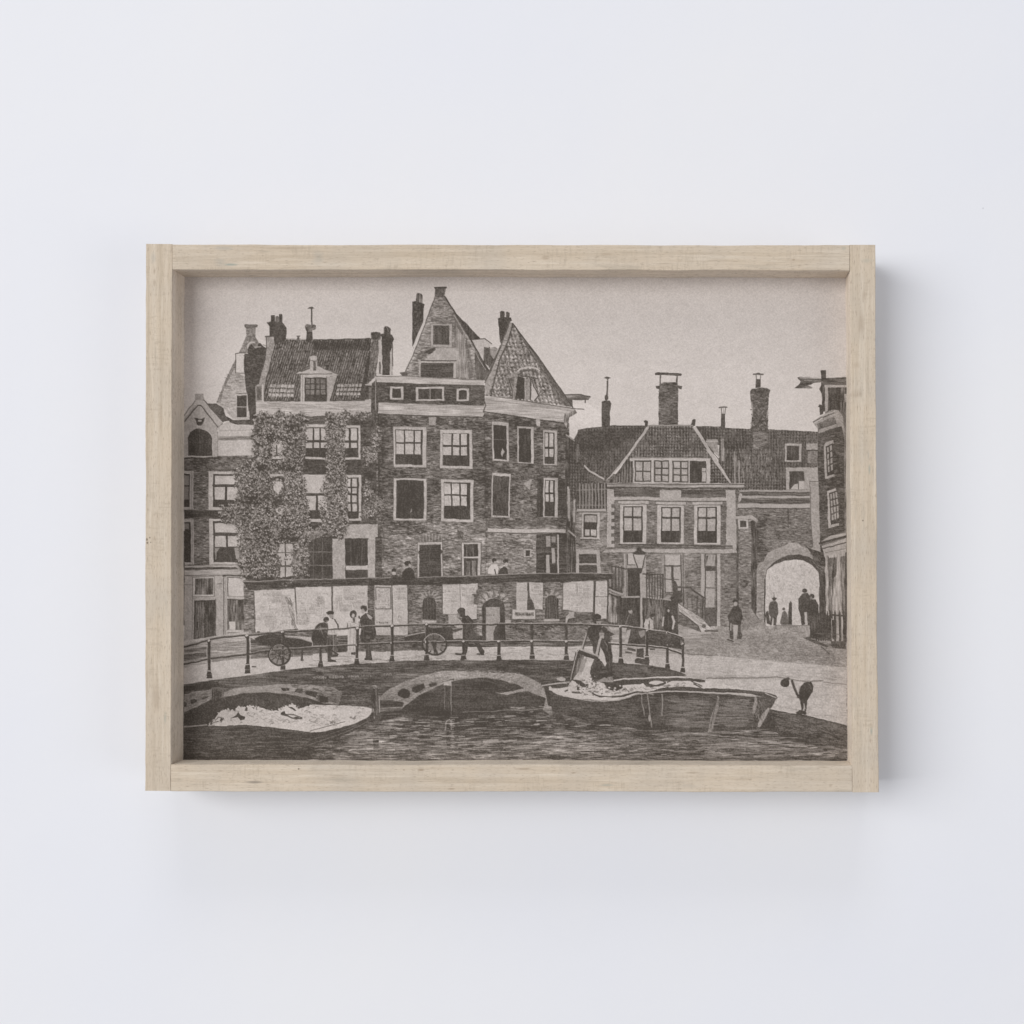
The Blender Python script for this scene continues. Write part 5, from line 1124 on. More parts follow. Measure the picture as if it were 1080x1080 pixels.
# people under the lamp
poly([(425, 780), (440, 640), (430, 600), (460, 550), (500, 560), (540, 660), (580, 680), (580, 790), (430, 790)], 0.15, 'speck', 0.05); ell(467, 545, 16, 16, 0.55); ell(460, 530, 16, 9, 0.13); poly([(440, 680), (470, 675), (445, 780), (415, 785)], 0.62); poly([(525, 690), (575, 685), (575, 720), (545, 740), (530, 715)], 0.58); line([(548, 440), (550, 662)], 2.4, 0.74)
ell(632, 572, 20, 16, 0.12); ell(640, 585, 9, 12, 0.6); poly([(570, 640), (580, 610), (615, 588), (640, 610), (642, 670), (610, 680), (575, 680)], 0.8, 'speck', 0.05); line([(605, 640), (608, 675)], 1.0, 0.2)
ell(755, 535, 15, 24, 0.15); ell(757, 535, 7, 12, 0.62); poly([(735, 560), (775, 560), (795, 600), (800, 680), (740, 695), (715, 660), (720, 600)], 0.13, 'speck', 0.04); line([(722, 590), (714, 640)], 1.7, 0.7); line([(785, 580), (798, 620), (790, 665)], 2.2, 0.75)
ell(592, 740, 8, 22, 0.6, a=0.8)
# two workmen
ell(215, 578, 30, 24, 0.11); poly([(190, 580), (200, 560), (240, 565), (245, 590), (225, 600)], 0.1); poly([(200, 615), (240, 612), (238, 642), (210, 645)], 0.55); poly([(180, 660), (205, 640), (240, 650), (255, 700), (240, 760), (225, 880), (185, 870), (175, 790), (135, 710), (150, 685)], 0.12, 'speck', 0.05)
ell(268, 660, 26, 20, 0.11); ell(255, 690, 12, 14, 0.4); poly([(230, 690), (300, 680), (345, 710), (310, 730), (320, 800), (330, 900), (330, 1040), (290, 1045), (280, 950), (250, 870), (235, 790)], 0.12, 'speck', 0.05); line([(250, 640), (340, 705)], 1.4, 0.62, 0.8); poly([(232, 700), (265, 700), (262, 740), (235, 740)], 0.5, 'speck', 0.08)
line([(235, 740), (205, 860)], 3.2, 0.68); line([(130, 700), (95, 830)], 1.0, 0.65); line([(136, 705), (102, 835)], 0.8, 0.15); poly([(245, 870), (285, 880), (282, 920), (250, 920)], 0.15); poly([(235, 790), (250, 860), (278, 940), (235, 915), (228, 880)], 0.84)
# tipped bin pouring snow
poly([(62, 830), (82, 820), (215, 880), (222, 900), (200, 1060), (215, 1085), (0, 1090), (20, 1050)], 0.12, 'speck', 0.05)
poly([(85, 865), (190, 905), (165, 960), (160, 1010), (190, 1060), (240, 1100), (330, 1180), (200, 1200), (100, 1160), (0, 1090), (40, 1040)], 0.86, 'speck', 0.05)
poly([(85, 865), (115, 880), (70, 1000), (30, 1050), (55, 950)], 0.42, 'vert', 0.08); strokes([(100, 890), (140, 900), (100, 1000), (70, 1010)], 30, 6, 105, 0.7, 0.6, 0.6)
line([(82, 822), (218, 882)], 1.8, 0.6); line([(78, 842), (205, 898)], 2.8, 0.1); line([(60, 850), (22, 1045)], 1.2, 0.62); line([(52, 850), (14, 1040)], 1.0, 0.12); ell(95, 825, 9, 8, 0.8)
dabs([(160, 990), (210, 1020), (220, 1080), (180, 1090)], 20, 1.6, 0.2, 0.8)
line([(0, 1040), (70, 1075)], 1.4, 0.15); line([(180, 960), (170, 1040)], 1.2, 0.3); poly([(270, 1040), (340, 1060), (340, 1075), (200, 1075)], 0.6)

# ---- boy on the square
tile(745, 570)
ell(220, 462, 20, 14, 0.13); ell(222, 482, 12, 16, 0.74); poly([(192, 520), (210, 498), (240, 498), (268, 530), (275, 580), (262, 640), (175, 635), (165, 570)], 0.15, 'speck', 0.06); poly([(172, 630), (200, 635), (202, 750), (180, 745)], 0.24, 'vert', 0.06); poly([(205, 640), (235, 640), (232, 745), (208, 745)], 0.76); poly([(240, 632), (265, 640), (258, 690), (275, 720), (268, 745), (236, 745)], 0.2); line([(162, 752), (200, 762)], 1.6, 0.15); line([(188, 630), (185, 680)], 1.0, 0.7); line([(265, 635), (262, 680)], 0.9, 0.6)
arc(283, 330, 22, 22, -90, 150, 2.2, 0.2); ell(268, 330, 18, 22, 0.35, 'speck', 0.1, 0.8)
# ---- stooping man at the water's edge
tile(745, 670)
ell(600, 362, 33, 33, 0.10, 'speck', 0.03); ell(622, 332, 14, 12, 0.13); ell(632, 368, 6, 20, 0.95, a=0.7)
poly([(700, 470), (705, 430), (720, 385), (750, 358), (795, 355), (812, 390), (808, 430), (780, 470), (765, 500), (760, 560), (756, 608), (742, 608), (740, 540), (732, 590), (728, 608), (722, 560), (715, 500)], 0.10, 'speck', 0.03)
line([(655, 348), (665, 390), (690, 450), (705, 470)], 2.6, 0.17); poly([(715, 390), (730, 380), (722, 430), (708, 430)], 0.35); poly([(682, 470), (700, 460), (702, 482)], 0.3); line([(800, 350), (870, 345)], 1.4, 0.5)
poly([(680, 592), (710, 570), (755, 580), (760, 605), (690, 602)], 0.16, 'speck', 0.06)
line([(742, 530), (750, 560)], 0.8, 0.75)
# ---- broken edges and small creases in the snow
tile(190, 670)
SNOW = [(250, 670), (300, 590), (440, 560), (620, 560), (760, 575), (860, 540), (1100, 540), (1430, 555), (1420, 620), (1030, 725), (500, 670)]
for x, y in _rand_in(SNOW, 70): arc(x, y, R.uniform(6, 18), R.uniform(4, 10), R.uniform(150, 220), R.uniform(280, 360), R.uniform(0.5, 0.8), R.uniform(0.4, 0.7), 0.6, 5)
EDGE = [(200, 690), (240, 665), (290, 590), (350, 560), (410, 572), (450, 540), (540, 535), (620, 550), (700, 575), (760, 565), (800, 535), (860, 528), (900, 560), (1000, 530)]
for a_, b_ in zip(EDGE[:-1], EDGE[1:]):
    for k in range(6):
        t = R.random(); x = a_[0] + (b_[0] - a_[0]) * t; y = a_[1] + (b_[1] - a_[1]) * t
        if R.random() < 0.5: ell(x, y + R.uniform(-4, 6), R.uniform(5, 11), R.uniform(4, 8), R.uniform(0.8, 0.95))
        else: ell(x, y + R.uniform(-6, 4), R.uniform(4, 8), R.uniform(3, 7), 0.12)
tile(600, 670)
for x, y in _rand_in([(0, 420), (100, 340), (300, 400), (560, 395), (900, 365), (900, 390), (560, 420), (380, 455), (120, 460)], 70): arc(x, y, R.uniform(6, 16), R.uniform(4, 9), R.uniform(150, 220), R.uniform(280, 360), R.uniform(0.5, 0.9), R.uniform(0.25, 0.6), 0.7, 5)
# ================================================================== SECOND PASS: tone, small things
tile(0, 0, 1)
# tone on the brick fronts
tile(0, 0, 1)
for cx, cy, rx, ry, d in ((450, 445, 60, 5, -0.12), (550, 452, 45, 6, -0.10), (404, 490, 5, 50, -0.14), (512, 500, 4, 50, -0.08), (495, 560, 20, 14, 0.07), (420, 585, 14, 16, 0.06), (418, 555, 16, 5, -0.14), (440, 558, 8, 5, -0.10), (560, 525, 14, 16, 0.05), (590, 500, 6, 40, -0.12), (480, 520, 20, 6, 0.05), (600, 560, 10, 30, -0.12),
                         (600, 480, 12, 24, -0.10), (625, 465, 18, 12, -0.10), (760, 465, 30, 10, -0.08), (700, 455, 30, 8, -0.06), (800, 560, 8, 30, -0.08), (778, 610, 8, 30, -0.05), (830, 570, 20, 10, 0.04), (210, 500, 10, 40, -0.05), (360, 405, 20, 12, -0.10), (310, 380, 20, 14, 0.03), (390, 400, 6, 20, -0.1), (880, 480, 10, 60, -0.06)):
    soft(cx, cy, rx, ry, d)
for cx, cy, rx, ry, d in ((350, 616, 90, 3, -0.05), (520, 612, 90, 3, -0.05), (500, 690, 110, 5, -0.08), (300, 690, 40, 5, -0.05), (640, 690, 40, 5, -0.06), (560, 660, 60, 10, -0.04)):
    soft(cx, cy, rx, ry, d)
# the square: dim patches
for cx, cy, rx, ry, d in ((860, 690, 30, 8, -0.10), (800, 676, 40, 8, -0.05), (730, 680, 20, 8, -0.06), (880, 715, 14, 5, -0.06), (760, 714, 50, 2, -0.10), (740, 735, 30, 8, 0.03), (870, 745, 20, 10, 0.03), (750, 661, 8, 5, 0.1)):
    soft(cx, cy, rx, ry, d)
strokes([(730, 668), (893, 668), (893, 700), (730, 690)], 420, 5, 3, 0.4, (0.35, 0.6), 0.45, 6)
strokes([(730, 695), (893, 706), (893, 720), (730, 712)], 120, 12, 3, 0.35, 0.62, 0.4, 4)

# people looking over the coping
tile(330, 560)
soft(720, 250, 60, 50, 0.16)
ell(720, 243, 25, 19, 0.04); ell(736, 258, 8, 12, 0.72); poly([(674, 358), (680, 313), (705, 286), (735, 276), (766, 298), (778, 358)], 0.05); arc(725, 330, 50, 60, 200, 330, 0.7, 0.7, 0.6)
ell(616, 298, 17, 15, 0.06); ell(617, 322, 13, 13, 0.78); poly([(596, 352), (604, 334), (632, 334), (640, 352)], 0.12); soft(600, 320, 20, 30, 0.08)
tile(470, 540)
soft(400, 400, 70, 40, 0.12)
ell(368, 368, 19, 17, 0.06); ell(376, 386, 10, 12, 0.7); poly([(322, 472), (325, 430), (350, 400), (388, 395), (402, 430), (394, 472)], 0.92); line([(372, 440), (380, 470)], 1.2, 0.15)
ell(456, 374, 21, 16, 0.04); ell(461, 399, 12, 15, 0.80); poly([(398, 474), (413, 434), (443, 414), (470, 430), (477, 474)], 0.04)

# bridge body: deeper, rounder
tile(0, 0, 1)
for cx, cy, rx, ry, d in ((300, 716, 90, 3, -0.10), (470, 703, 90, 3, -0.08), (400, 722, 30, 10, -0.08), (370, 740, 30, 8, -0.05), (215, 730, 20, 6, -0.10), (590, 712, 30, 10, -0.10), (240, 755, 40, 12, -0.10), (480, 755, 60, 12, -0.08), (410, 735, 14, 5, -0.12), (270, 727, 50, 3, 0.05), (480, 711, 50, 3, 0.06), (570, 720, 14, 4, -0.08), (362, 728, 12, 8, -0.16), (350, 735, 10, 6, -0.14)):
    soft(cx, cy, rx, ry, d)
strokes([(370, 706), (440, 700), (600, 699), (600, 712), (440, 706), (400, 716)], 340, 7, -3, 0.5, (0.0, 0.15), 0.6)
strokes([(330, 712), (420, 706), (400, 725), (380, 745), (340, 740), (300, 722)], 300, 5, 4, 0.5, (0.0, 0.2), 0.6, 20)
strokes([(340, 720), (390, 715), (390, 745), (340, 745)], 80, 5, 0, 0.5, (0.45, 0.6), 0.5, 10)
# arch stones, joints fanned
tile(330, 670)
def fan(cx, cy, rx0, ry0, rx1, ry1, a0, a1, n, tone=0.35, a=0.5):
    for k in range(n):
        th = math.radians(a0 + (a1 - a0) * (k + R.uniform(-0.2, 0.2)) / n)
        line([(cx + rx0 * math.cos(th), cy + ry0 * math.sin(th)), (cx + rx1 * math.cos(th), cy + ry1 * math.sin(th))], 0.45, tone, a * R.uniform(0.4, 1))
fan(1170, 620, 500, 290, 600, 345, 205, 335, 60)
arc(1170, 640, 480, 312, 222, 318, 0.8, 0.3, 0.6, 30)
for x, y, r in ((690, 440, 42), (800, 398, 40), (915, 372, 26)):
    soft(x, y, r, r * 0.7, -0.42)
for x, y, r in ((-35, 440, 22), (60, 485, 34)): soft(x, y, r * 1.1, r * 0.9, -0.4)
strokes([(510, 580), (680, 575), (680, 545), (510, 550)], 30, 8, -4, 0.6, 0.3, 0.5)
line([(500, 592), (690, 580), (960, 588), (1150, 575)], 1.0, 0.06, 0.8)
# inscription
tile(330, 670)
for x0_, x1_, y_, a in ((10, 105, 322, 0.95), (125, 240, 316, 0.95), (268, 345, 310, 0.95), (375, 450, 305, 0.5), (520, 600, 297, 0.7)):
    x = x0_
    rect(x0_ - 5, y_ - 14, x1_ + 5, y_ + 14, 0.12, a=0.6)
    while x < x1_:
        k = R.random(); h = R.uniform(6, 10)
        line([(x, y_ - h), (x + 1, y_ + h)], 0.5, 0.82, a)
        if k < 0.5: line([(x, y_ + R.choice((-h, 0, h))), (x + 7, y_ + R.choice((-h, 0, h)))], 0.45, 0.8, a * 0.9)
        x += R.uniform(9, 14)

# water: dark under arch and hulls, broken bright ripples, upright reflections
tile(0, 0, 1)
for cx, cy, rx, ry, d in ((480, 758, 70, 8, -0.12), (600, 770, 60, 10, -0.12), (260, 790, 60, 14, -0.06), (500, 768, 60, 6, -0.06), (720, 785, 50, 8, -0.05), (850, 776, 30, 6, -0.14), (640, 798, 60, 4, -0.06), (780, 798, 30, 5, -0.08), (420, 790, 40, 6, 0.06), (600, 788, 40, 5, 0.08), (810, 785, 30, 5, 0.06)):
    soft(cx, cy, rx, ry, d)
strokes([(400, 755), (585, 752), (590, 780), (400, 784)], 620, 10, -1, 0.5, (0.0, 0.15), 0.65, 3)
strokes([(400, 757), (590, 754), (600, 784), (400, 786)], 170, 9, -1, 0.45, (0.55, 0.85), 0.7, 3)
strokes([(380, 784), (660, 780), (660, 801), (370, 801)], 260, 13, -2, 0.7, (0.55, 0.85), 0.6, 4)
strokes([(380, 786), (660, 782), (660, 801), (370, 801)], 260, 12, -2, 0.6, (0.0, 0.15), 0.65, 4)
strokes([(600, 775), (893, 790), (893, 801), (600, 801)], 420, 12, 1, 0.5, (0.0, 0.15), 0.6, 3)
strokes([(600, 776), (893, 790), (893, 801), (600, 801)], 260, 10, 1, 0.45, (0.5, 0.8), 0.6, 3)
strokes([(195, 770), (330, 776), (370, 800), (195, 800)], 420, 8, -1, 0.5, (0.0, 0.15), 0.6, 4)
strokes([(195, 772), (330, 778), (370, 800), (195, 800)], 90, 6, -1, 0.4, (0.4, 0.6), 0.6, 4)
poly([(509, 781.5), (525, 780), (527, 782.5), (512, 784.5)], 0.72, a=0.8); poly([(533, 788), (560, 785.5), (572, 787), (566, 790), (538, 790)], 0.68, a=0.7); poly([(496, 797), (530, 795), (536, 799), (500, 800.5)], 0.66, a=0.6)
tile(330, 670)
poly([(452, 640), (508, 640), (505, 740), (500, 860), (458, 870), (462, 740)], 0.08, 'horz', 0.05, 0.6); line([(505, 465), (505, 585)], 0.9, 0.62)
for k in range(16): line([(R.uniform(1040, 1058), 640 + k * 15), (R.uniform(1062, 1080), 642 + k * 15)], 0.7, 0.75, 0.8)
line([(1000, 730), (1012, 655), (1035, 640), (1050, 650), (1050, 720)], 0.8, 0.7, 0.8)

# the right barge: planks, ribs, shadowed belly
tile(600, 670)
for k, dy in enumerate((34, 62, 96, 132, 170, 205)):
    line([(-60 + k * 22, 452 + dy), (150, 512 + dy * 0.95), (330, 502 + dy), (470, 478 + dy), (620, 455 + dy), (900, 440 + dy), (1180, 446 + dy), (1400, 466 + dy * 0.92)], 0.45, 0.42 if k % 2 else 0.02, 0.5)
for cx, cy, rx, ry, d in ((200, 600, 200, 60, -0.06), (650, 600, 120, 100, -0.07), (1000, 640, 120, 70, -0.08), (850, 500, 120, 20, 0.05), (1250, 560, 60, 80, 0.05), (450, 540, 60, 50, -0.08)): soft(cx, cy, rx, ry, d)
for pts, w in (([(552, 452), (556, 520), (568, 560), (572, 605)], 1.3), ([(598, 452), (606, 500), (614, 590), (622, 640), (628, 700)], 1.5), ([(708, 455), (712, 520), (706, 610)], 2.2)):
    line(pts, w, 0.6, 0.7, w * 0.5); line([(a + 7, b) for a, b in pts], 0.7, 0.04, 0.8); line([(a - 7, b) for a, b in pts], 0.6, 0.06, 0.6)
ell(612, 628, 9, 26, 0.68, a=0.8); soft(560, 450, 40, 16, -0.15)
line([(545, 447), (580, 438), (610, 440), (640, 452)], 1.2, 0.75, 0.7)
line([(120, 490), (250, 500), (380, 488), (470, 466)], 1.3, 0.85, 0.8); line([(150, 512), (300, 512), (420, 492)], 0.6, 0.02)
# snow in the barge: dark lumps and edges
for q in ([(270, 370), (330, 360), (400, 378), (412, 398), (370, 422), (320, 415), (295, 405)], [(150, 425), (180, 430), (230, 455), (300, 465), (240, 470), (190, 450)], [(590, 385), (640, 378), (720, 365), (738, 350), (740, 372), (690, 388), (620, 392)]):
    poly(q, 0.08, 'speck', 0.05, 0.9)
for x, y in ((390, 385), (355, 400), (310, 395), (350, 415)): ell(x, y, 9, 6, 0.85)
line([(240, 462), (330, 468), (420, 462), (500, 440), (560, 428)], 1.0, 0.1); line([(345, 342), (430, 330), (600, 325), (730, 318), (880, 322)], 1.5, 0.86)
poly([(610, 352), (660, 345), (718, 350), (722, 362), (660, 378), (610, 368)], 0.88); arc(665, 362, 60, 18, 0, 360, 0.7, 0.1, 0.9, 16)
tile(470, 670)
for q in ([(985, 335), (1030, 345), (1060, 370), (1090, 370), (1085, 395), (1040, 390), (990, 360)], [(1000, 385), (1020, 388), (1012, 415), (998, 412)]): poly(q, 0.08, 'speck', 0.04, 0.9)
# quay wall: stone courses
tile(745, 670)
for k in range(5): line([(500 + k * 10, 590 + k * 32), (700, 625 + k * 32), (900, 670 + k * 32), (1060, 712 + k * 30)], 0.5, 0.02 if k % 2 else 0.4, 0.5)
for cx, cy, rx, ry, d in ((640, 640, 50, 30, 0.06), (960, 690, 50, 20, 0.07), (560, 640, 50, 60, -0.08), (850, 700, 60, 30, -0.06), (980, 790, 60, 30, -0.08)): soft(cx, cy, rx, ry, d)
line([(490, 560), (640, 590), (760, 607), (930, 650)], 0.8, 0.92, 0.9)
# stooping man again: rounder back, arm, boots
poly([(704, 468), (703, 430), (716, 388), (745, 358), (795, 353), (814, 388), (810, 430), (784, 468), (768, 495), (735, 495)], 0.05); line([(652, 345), (658, 372), (676, 420), (700, 468)], 2.0, 0.12); line([(663, 352), (690, 430)], 0.6, 0.7, 0.6); line([(708, 392), (700, 440)], 0.7, 0.55); arc(770, 420, 26, 50, 280, 350, 0.8, 0.35, 0.7)
ell(598, 362, 34, 32, 0.04); ell(621, 331, 13, 11, 0.06); poly([(682, 600), (700, 582), (728, 592), (730, 606)], 0.08); poly([(732, 602), (740, 580), (760, 588), (760, 608)], 0.08); line([(741, 520), (745, 575)], 0.8, 0.8)
soft(720, 610, 40, 8, -0.15)

# rails and posts once more, in front of the people; light catches their tops
tile(330, 560)
for P_ in ([(-30, 758), (100, 748), (330, 733), (600, 722), (860, 712), (1095, 714)], [(0, 885), (60, 878), (330, 862), (600, 850), (860, 846), (1095, 846)]):
    line(P_, 1.3, 0.06, 0.9); line([(a, b - 7) for a, b in P_], 0.75, 0.8, 0.75)
def knob(x, y):
    ell(x, y + 6, 15, 14, 0.06); ell(x - 1, y, 11, 9, 0.85); ell(x + 5, y + 9, 6, 6, 0.1)
for x, y in ((335, 738), (600, 722), (862, 712), (335, 862), (600, 850), (862, 848)): knob(x, y)
for x, yt, yb in ((335, 750, 1005), (600, 735, 985), (862, 722, 978)):
    line([(x + 4, yt), (x + 4, yb - 30)], 2.0, 0.05); line([(x - 9, yt + 12), (x - 9, yb - 50)], 0.5, 0.6, 0.7); line([(x - 16, yb - 38), (x + 12, yb - 38)], 1.1, 0.8, 0.9); soft(x, yb + 2, 34, 6, -0.3)
tile(470, 540)
for P_ in ([(-10, 858), (135, 856), (400, 854), (655, 852), (915, 850), (1040, 852)], [(-10, 985), (135, 982), (400, 982), (655, 980), (915, 980), (1010, 982)]):
    line(P_, 1.3, 0.06, 0.9); line([(a, b - 7) for a, b in P_], 0.75, 0.82, 0.8)
for x in (135, 402, 655, 918): knob(x, 980); line([(x, 1000), (x, 1100)], 2.6, 0.05); soft(x, 1118, 30, 6, -0.3); line([(x - 16, 1085), (x + 12, 1085)], 0.9, 0.7)
tile(190, 560)
for P_ in ([(30, 878), (120, 858), (215, 828), (330, 808), (505, 792), (640, 778), (775, 768), (900, 762), (1010, 752), (1108, 742)], [(30, 1008), (120, 995), (215, 972), (330, 958), (505, 938), (640, 912), (775, 902), (900, 898), (1060, 882), (1150, 872)]):
    line([(a, b - 7) for a, b in P_], 0.7, 0.72, 0.7)
for x, y in ((507, 795), (777, 768), (220, 835), (513, 920), (782, 905)): knob(x, y)
for x, a, b in ((220, 850, 1090), (513, 810, 1040), (782, 785, 1045)):
    line([(x, a), (x, b - 40)], 2.2, 0.05); line([(x - 10, a + 20), (x - 10, b - 60)], 0.5, 0.62, 0.7); line([(x - 16, b - 26), (x + 12, b - 26)], 1.0, 0.75)

# people on the bridge: folds, faces, light edges
tile(330, 560)
line([(112, 560 + 60), (150, 618)], 2.2, 0.06); ell(142, 640, 8, 10, 0.75); line([(95, 690), (118, 700)], 1.4, 0.6); line([(155, 790), (160, 930)], 0.7, 0.65, 0.7); line([(172, 800), (176, 920)], 0.7, 0.6, 0.7); line([(30, 740), (60, 720)], 0.7, 0.5); line([(60, 735), (72, 780)], 0.6, 0.5); ell(58, 742, 10, 9, 0.6); line([(125, 700), (140, 760)], 0.5, 0.5); line([(160, 700), (165, 770)], 0.5, 0.55)
soft(60, 800, 50, 40, -0.05); line([(0, 752), (25, 750)], 1.2, 0.1)
line([(285, 700), (280, 900)], 0.5, 0.5, 0.7); line([(312, 745), (308, 900)], 0.5, 0.5, 0.7); line([(262, 700), (258, 740), (266, 745)], 0.7, 0.3); line([(345, 690), (352, 730)], 0.9, 0.25); line([(295, 690), (325, 700)], 0.6, 0.4)
line([(420, 640), (450, 690), (460, 780)], 0.6, 0.45, 0.7); line([(395, 760), (440, 770)], 0.7, 0.45, 0.7); line([(375, 720), (390, 830)], 0.5, 0.4, 0.6); line([(420, 850), (425, 950)], 0.5, 0.4, 0.7); ell(348, 655, 7, 10, 0.15); poly([(405, 628), (432, 645), (445, 672), (425, 668), (408, 645)], 0.72)
soft(240, 950, 60, 5, -0.2); soft(430, 978, 60, 5, -0.2); soft(150, 990, 50, 5, -0.25); line([(150, 905), (190, 935)], 1.5, 0.08); 
tile(470, 540)
line([(150, 800), (200, 850), (215, 930)], 0.6, 0.4, 0.7); line([(160, 830), (150, 960)], 0.5, 0.4, 0.6); line([(185, 850), (200, 950)], 0.5, 0.38, 0.6); line([(95, 800), (125, 830)], 0.6, 0.3); line([(150, 1000), (140, 1090)], 0.5, 0.4, 0.6); soft(260, 1080, 40, 5, -0.2); soft(90, 1080, 40, 5, -0.2)
ell(97, 790, 9, 12, 0.62)

# two workmen at the skip, drawn again
tile(600, 570)
poly([(135, 700), (150, 660), (185, 640), (200, 620), (236, 640), (236, 700), (232, 760), (222, 840), (212, 880), (186, 865), (178, 800), (160, 740)], 0.08, 'speck', 0.03)
ell(214, 575, 31, 20, 0.05); poly([(190, 560), (182, 600), (200, 640), (215, 640), (212, 590)], 0.07); poly([(204, 600), (236, 594), (246, 610), (238, 640), (212, 648)], 0.62); line([(208, 606), (240, 602)], 1.4, 0.1); ell(225, 632, 5, 5, 0.2)
ell(268, 657, 27, 16, 0.05); poly([(244, 660), (292, 655), (290, 690), (262, 690), (250, 680)], 0.08); ell(250, 690, 10, 10, 0.35)
poly([(258, 690), (300, 690), (345, 708), (300, 728), (312, 790), (325, 880), (330, 1040), (292, 1045), (284, 950), (255, 880), (240, 800), (245, 740)], 0.09, 'speck', 0.04)
line([(255, 635), (300, 665), (345, 705)], 1.6, 0.62, 0.9); line([(250, 655), (270, 640)], 1.0, 0.6); poly([(228, 700), (268, 700), (262, 745), (232, 748)], 0.62, 'speck', 0.08); line([(270, 770), (290, 800), (285, 840)], 0.8, 0.5); line([(300, 850), (310, 1000)], 0.6, 0.4, 0.7); poly([(292, 1035), (330, 1030), (340, 1065), (296, 1060)], 0.45, 'speck', 0.1)
line([(243, 735), (228, 780), (207, 865)], 2.6, 0.72); line([(250, 745), (224, 865)], 0.7, 0.08); poly([(240, 815), (262, 860), (283, 935), (270, 960), (236, 900), (230, 850)], 0.84)
line([(132, 705), (97, 828)], 0.9, 0.7); line([(140, 708), (105, 832)], 0.8, 0.06)
line([(60, 845), (80, 820), (218, 878)], 1.3, 0.75); line([(80, 845), (210, 900)], 2.4, 0.04); line([(70, 850), (25, 1040)], 1.8, 0.08); line([(60, 850), (14, 1050)], 0.9, 0.72)
poly([(195, 905), (222, 900), (250, 960), (215, 1060), (180, 1050), (165, 1000), (185, 950)], 0.07, 'speck', 0.04)
for x, y in _rand_in([(150, 1000), (200, 1020), (240, 1100), (330, 1130), (200, 1180), (60, 1160), (60, 1080)], 60): ell(x, y, R.uniform(2, 6), R.uniform(2, 4), R.choice((0.1, 0.2, 1.0, 1.0)), a=0.8)
# group under the lamp, cart edge
ell(465, 540, 17, 13, 0.68); ell(456, 527, 18, 8, 0.06); poly([(440, 560), (460, 556), (440, 610), (430, 620)], 0.05); line([(455, 565), (430, 640)], 0.7, 0.5); ell(500, 620, 18, 22, 0.3, a=0.6)
poly([(438, 690), (470, 675), (462, 720), (445, 780), (412, 790), (425, 750)], 0.70, 'speck', 0.06)
for P_ in ([(165, 640), (290, 645), (420, 655), (585, 680), (740, 700), (860, 740)], [(300, 785), (420, 790), (580, 800), (740, 822), (860, 865)]):
    line(P_, 1.2, 0.06); line([(a, b - 8) for a, b in P_], 0.9, 0.86, 0.85)
line([(660, 695), (740, 708), (862, 750)], 1.0, 0.4, 0.6)
for x, y in ((392, 655), (592, 690), (592, 800), (748, 700), (865, 790)): ell(x, y, 10, 12, 0.85); ell(x + 4, y + 4, 6, 7, 0.1)
for x, a, b in ((392, 670, 925), (592, 700, 915), (748, 825, 970), (865, 800, 1000)): line([(x, a), (x, b - 35)], 2.4, 0.06); line([(x - 8, a + 10), (x - 8, b - 50)], 0.5, 0.6, 0.6); line([(x - 14, b - 34), (x + 14, b - 34)], 1.0, 0.82); poly([(x - 20, b), (x - 16, b - 26), (x + 16, b - 26), (x + 20, b)], 0.04)
poly([(735, 560), (752, 520), (775, 560), (795, 600), (800, 680), (740, 695), (715, 660), (720, 600)], 0.05); ell(757, 535, 8, 13, 0.75); line([(722, 585), (712, 650)], 1.7, 0.78); line([(788, 580), (800, 620), (790, 670)], 2.2, 0.82); line([(757, 560), (757, 680)], 0.4, 0.4, 0.6)
strokes([(600, 480), (690, 480), (720, 640), (650, 640)], 30, 8, 80, 0.5, 0.6, 0.6, 8)
line([(585, 600), (570, 640)], 0.9, 0.9); ell(635, 570, 18, 12, 0.05); line([(612, 612), (608, 670)], 0.8, 0.2)

# carts: wheels reread
tile(190, 560)
arc(757, 940, 80, 80, 0, 360, 1.5, 0.05, n=28); arc(752, 938, 70, 72, 150, 300, 0.7, 0.75, 0.8); arc(757, 940, 36, 36, 0, 360, 1.0, 0.1, 0.8)
strokes([(690, 880), (820, 880), (830, 980), (700, 1000)], 40, 3, 60, 0.6, (0.1, 0.75), 0.7, 90); line([(640, 830), (700, 812), (760, 830)], 0.6, 0.4, 0.6)
tile(330, 560)
arc(923, 860, 92, 80, 0, 360, 1.3, 0.05, n=28); arc(923, 856, 84, 74, 200, 340, 0.8, 0.8, 0.85)
poly([(880, 840), (905, 860), (915, 910), (900, 930), (880, 890)], 0.6, a=0.7); poly([(940, 850), (975, 860), (960, 910), (935, 920)], 0.6, a=0.7); line([(905, 850), (940, 925)], 2.2, 0.08); line([(930, 850), (920, 930)], 1.4, 0.08)
# horned ornament, bell gable
tile(190, 430)
poly([(105, 72), (125, 84), (140, 82), (165, 82), (180, 72), (190, 78), (176, 98), (172, 120), (160, 134), (140, 134), (128, 120), (124, 98)], 0.15, 'speck', 0.08); ell(150, 97, 14, 8, 0.78)
arc(155, 225, 88, 64, 280, 355, 0.9, 0.8, 0.9)
line([(30, 100), (120, -8)], 0.6, 0.5); line([(175, -12), (285, 140)], 0.6, 0.55); strokes([(30, 380), (285, 372), (285, 388), (30, 392)], 60, 6, 0, 0.6, 0.1, 0.6)
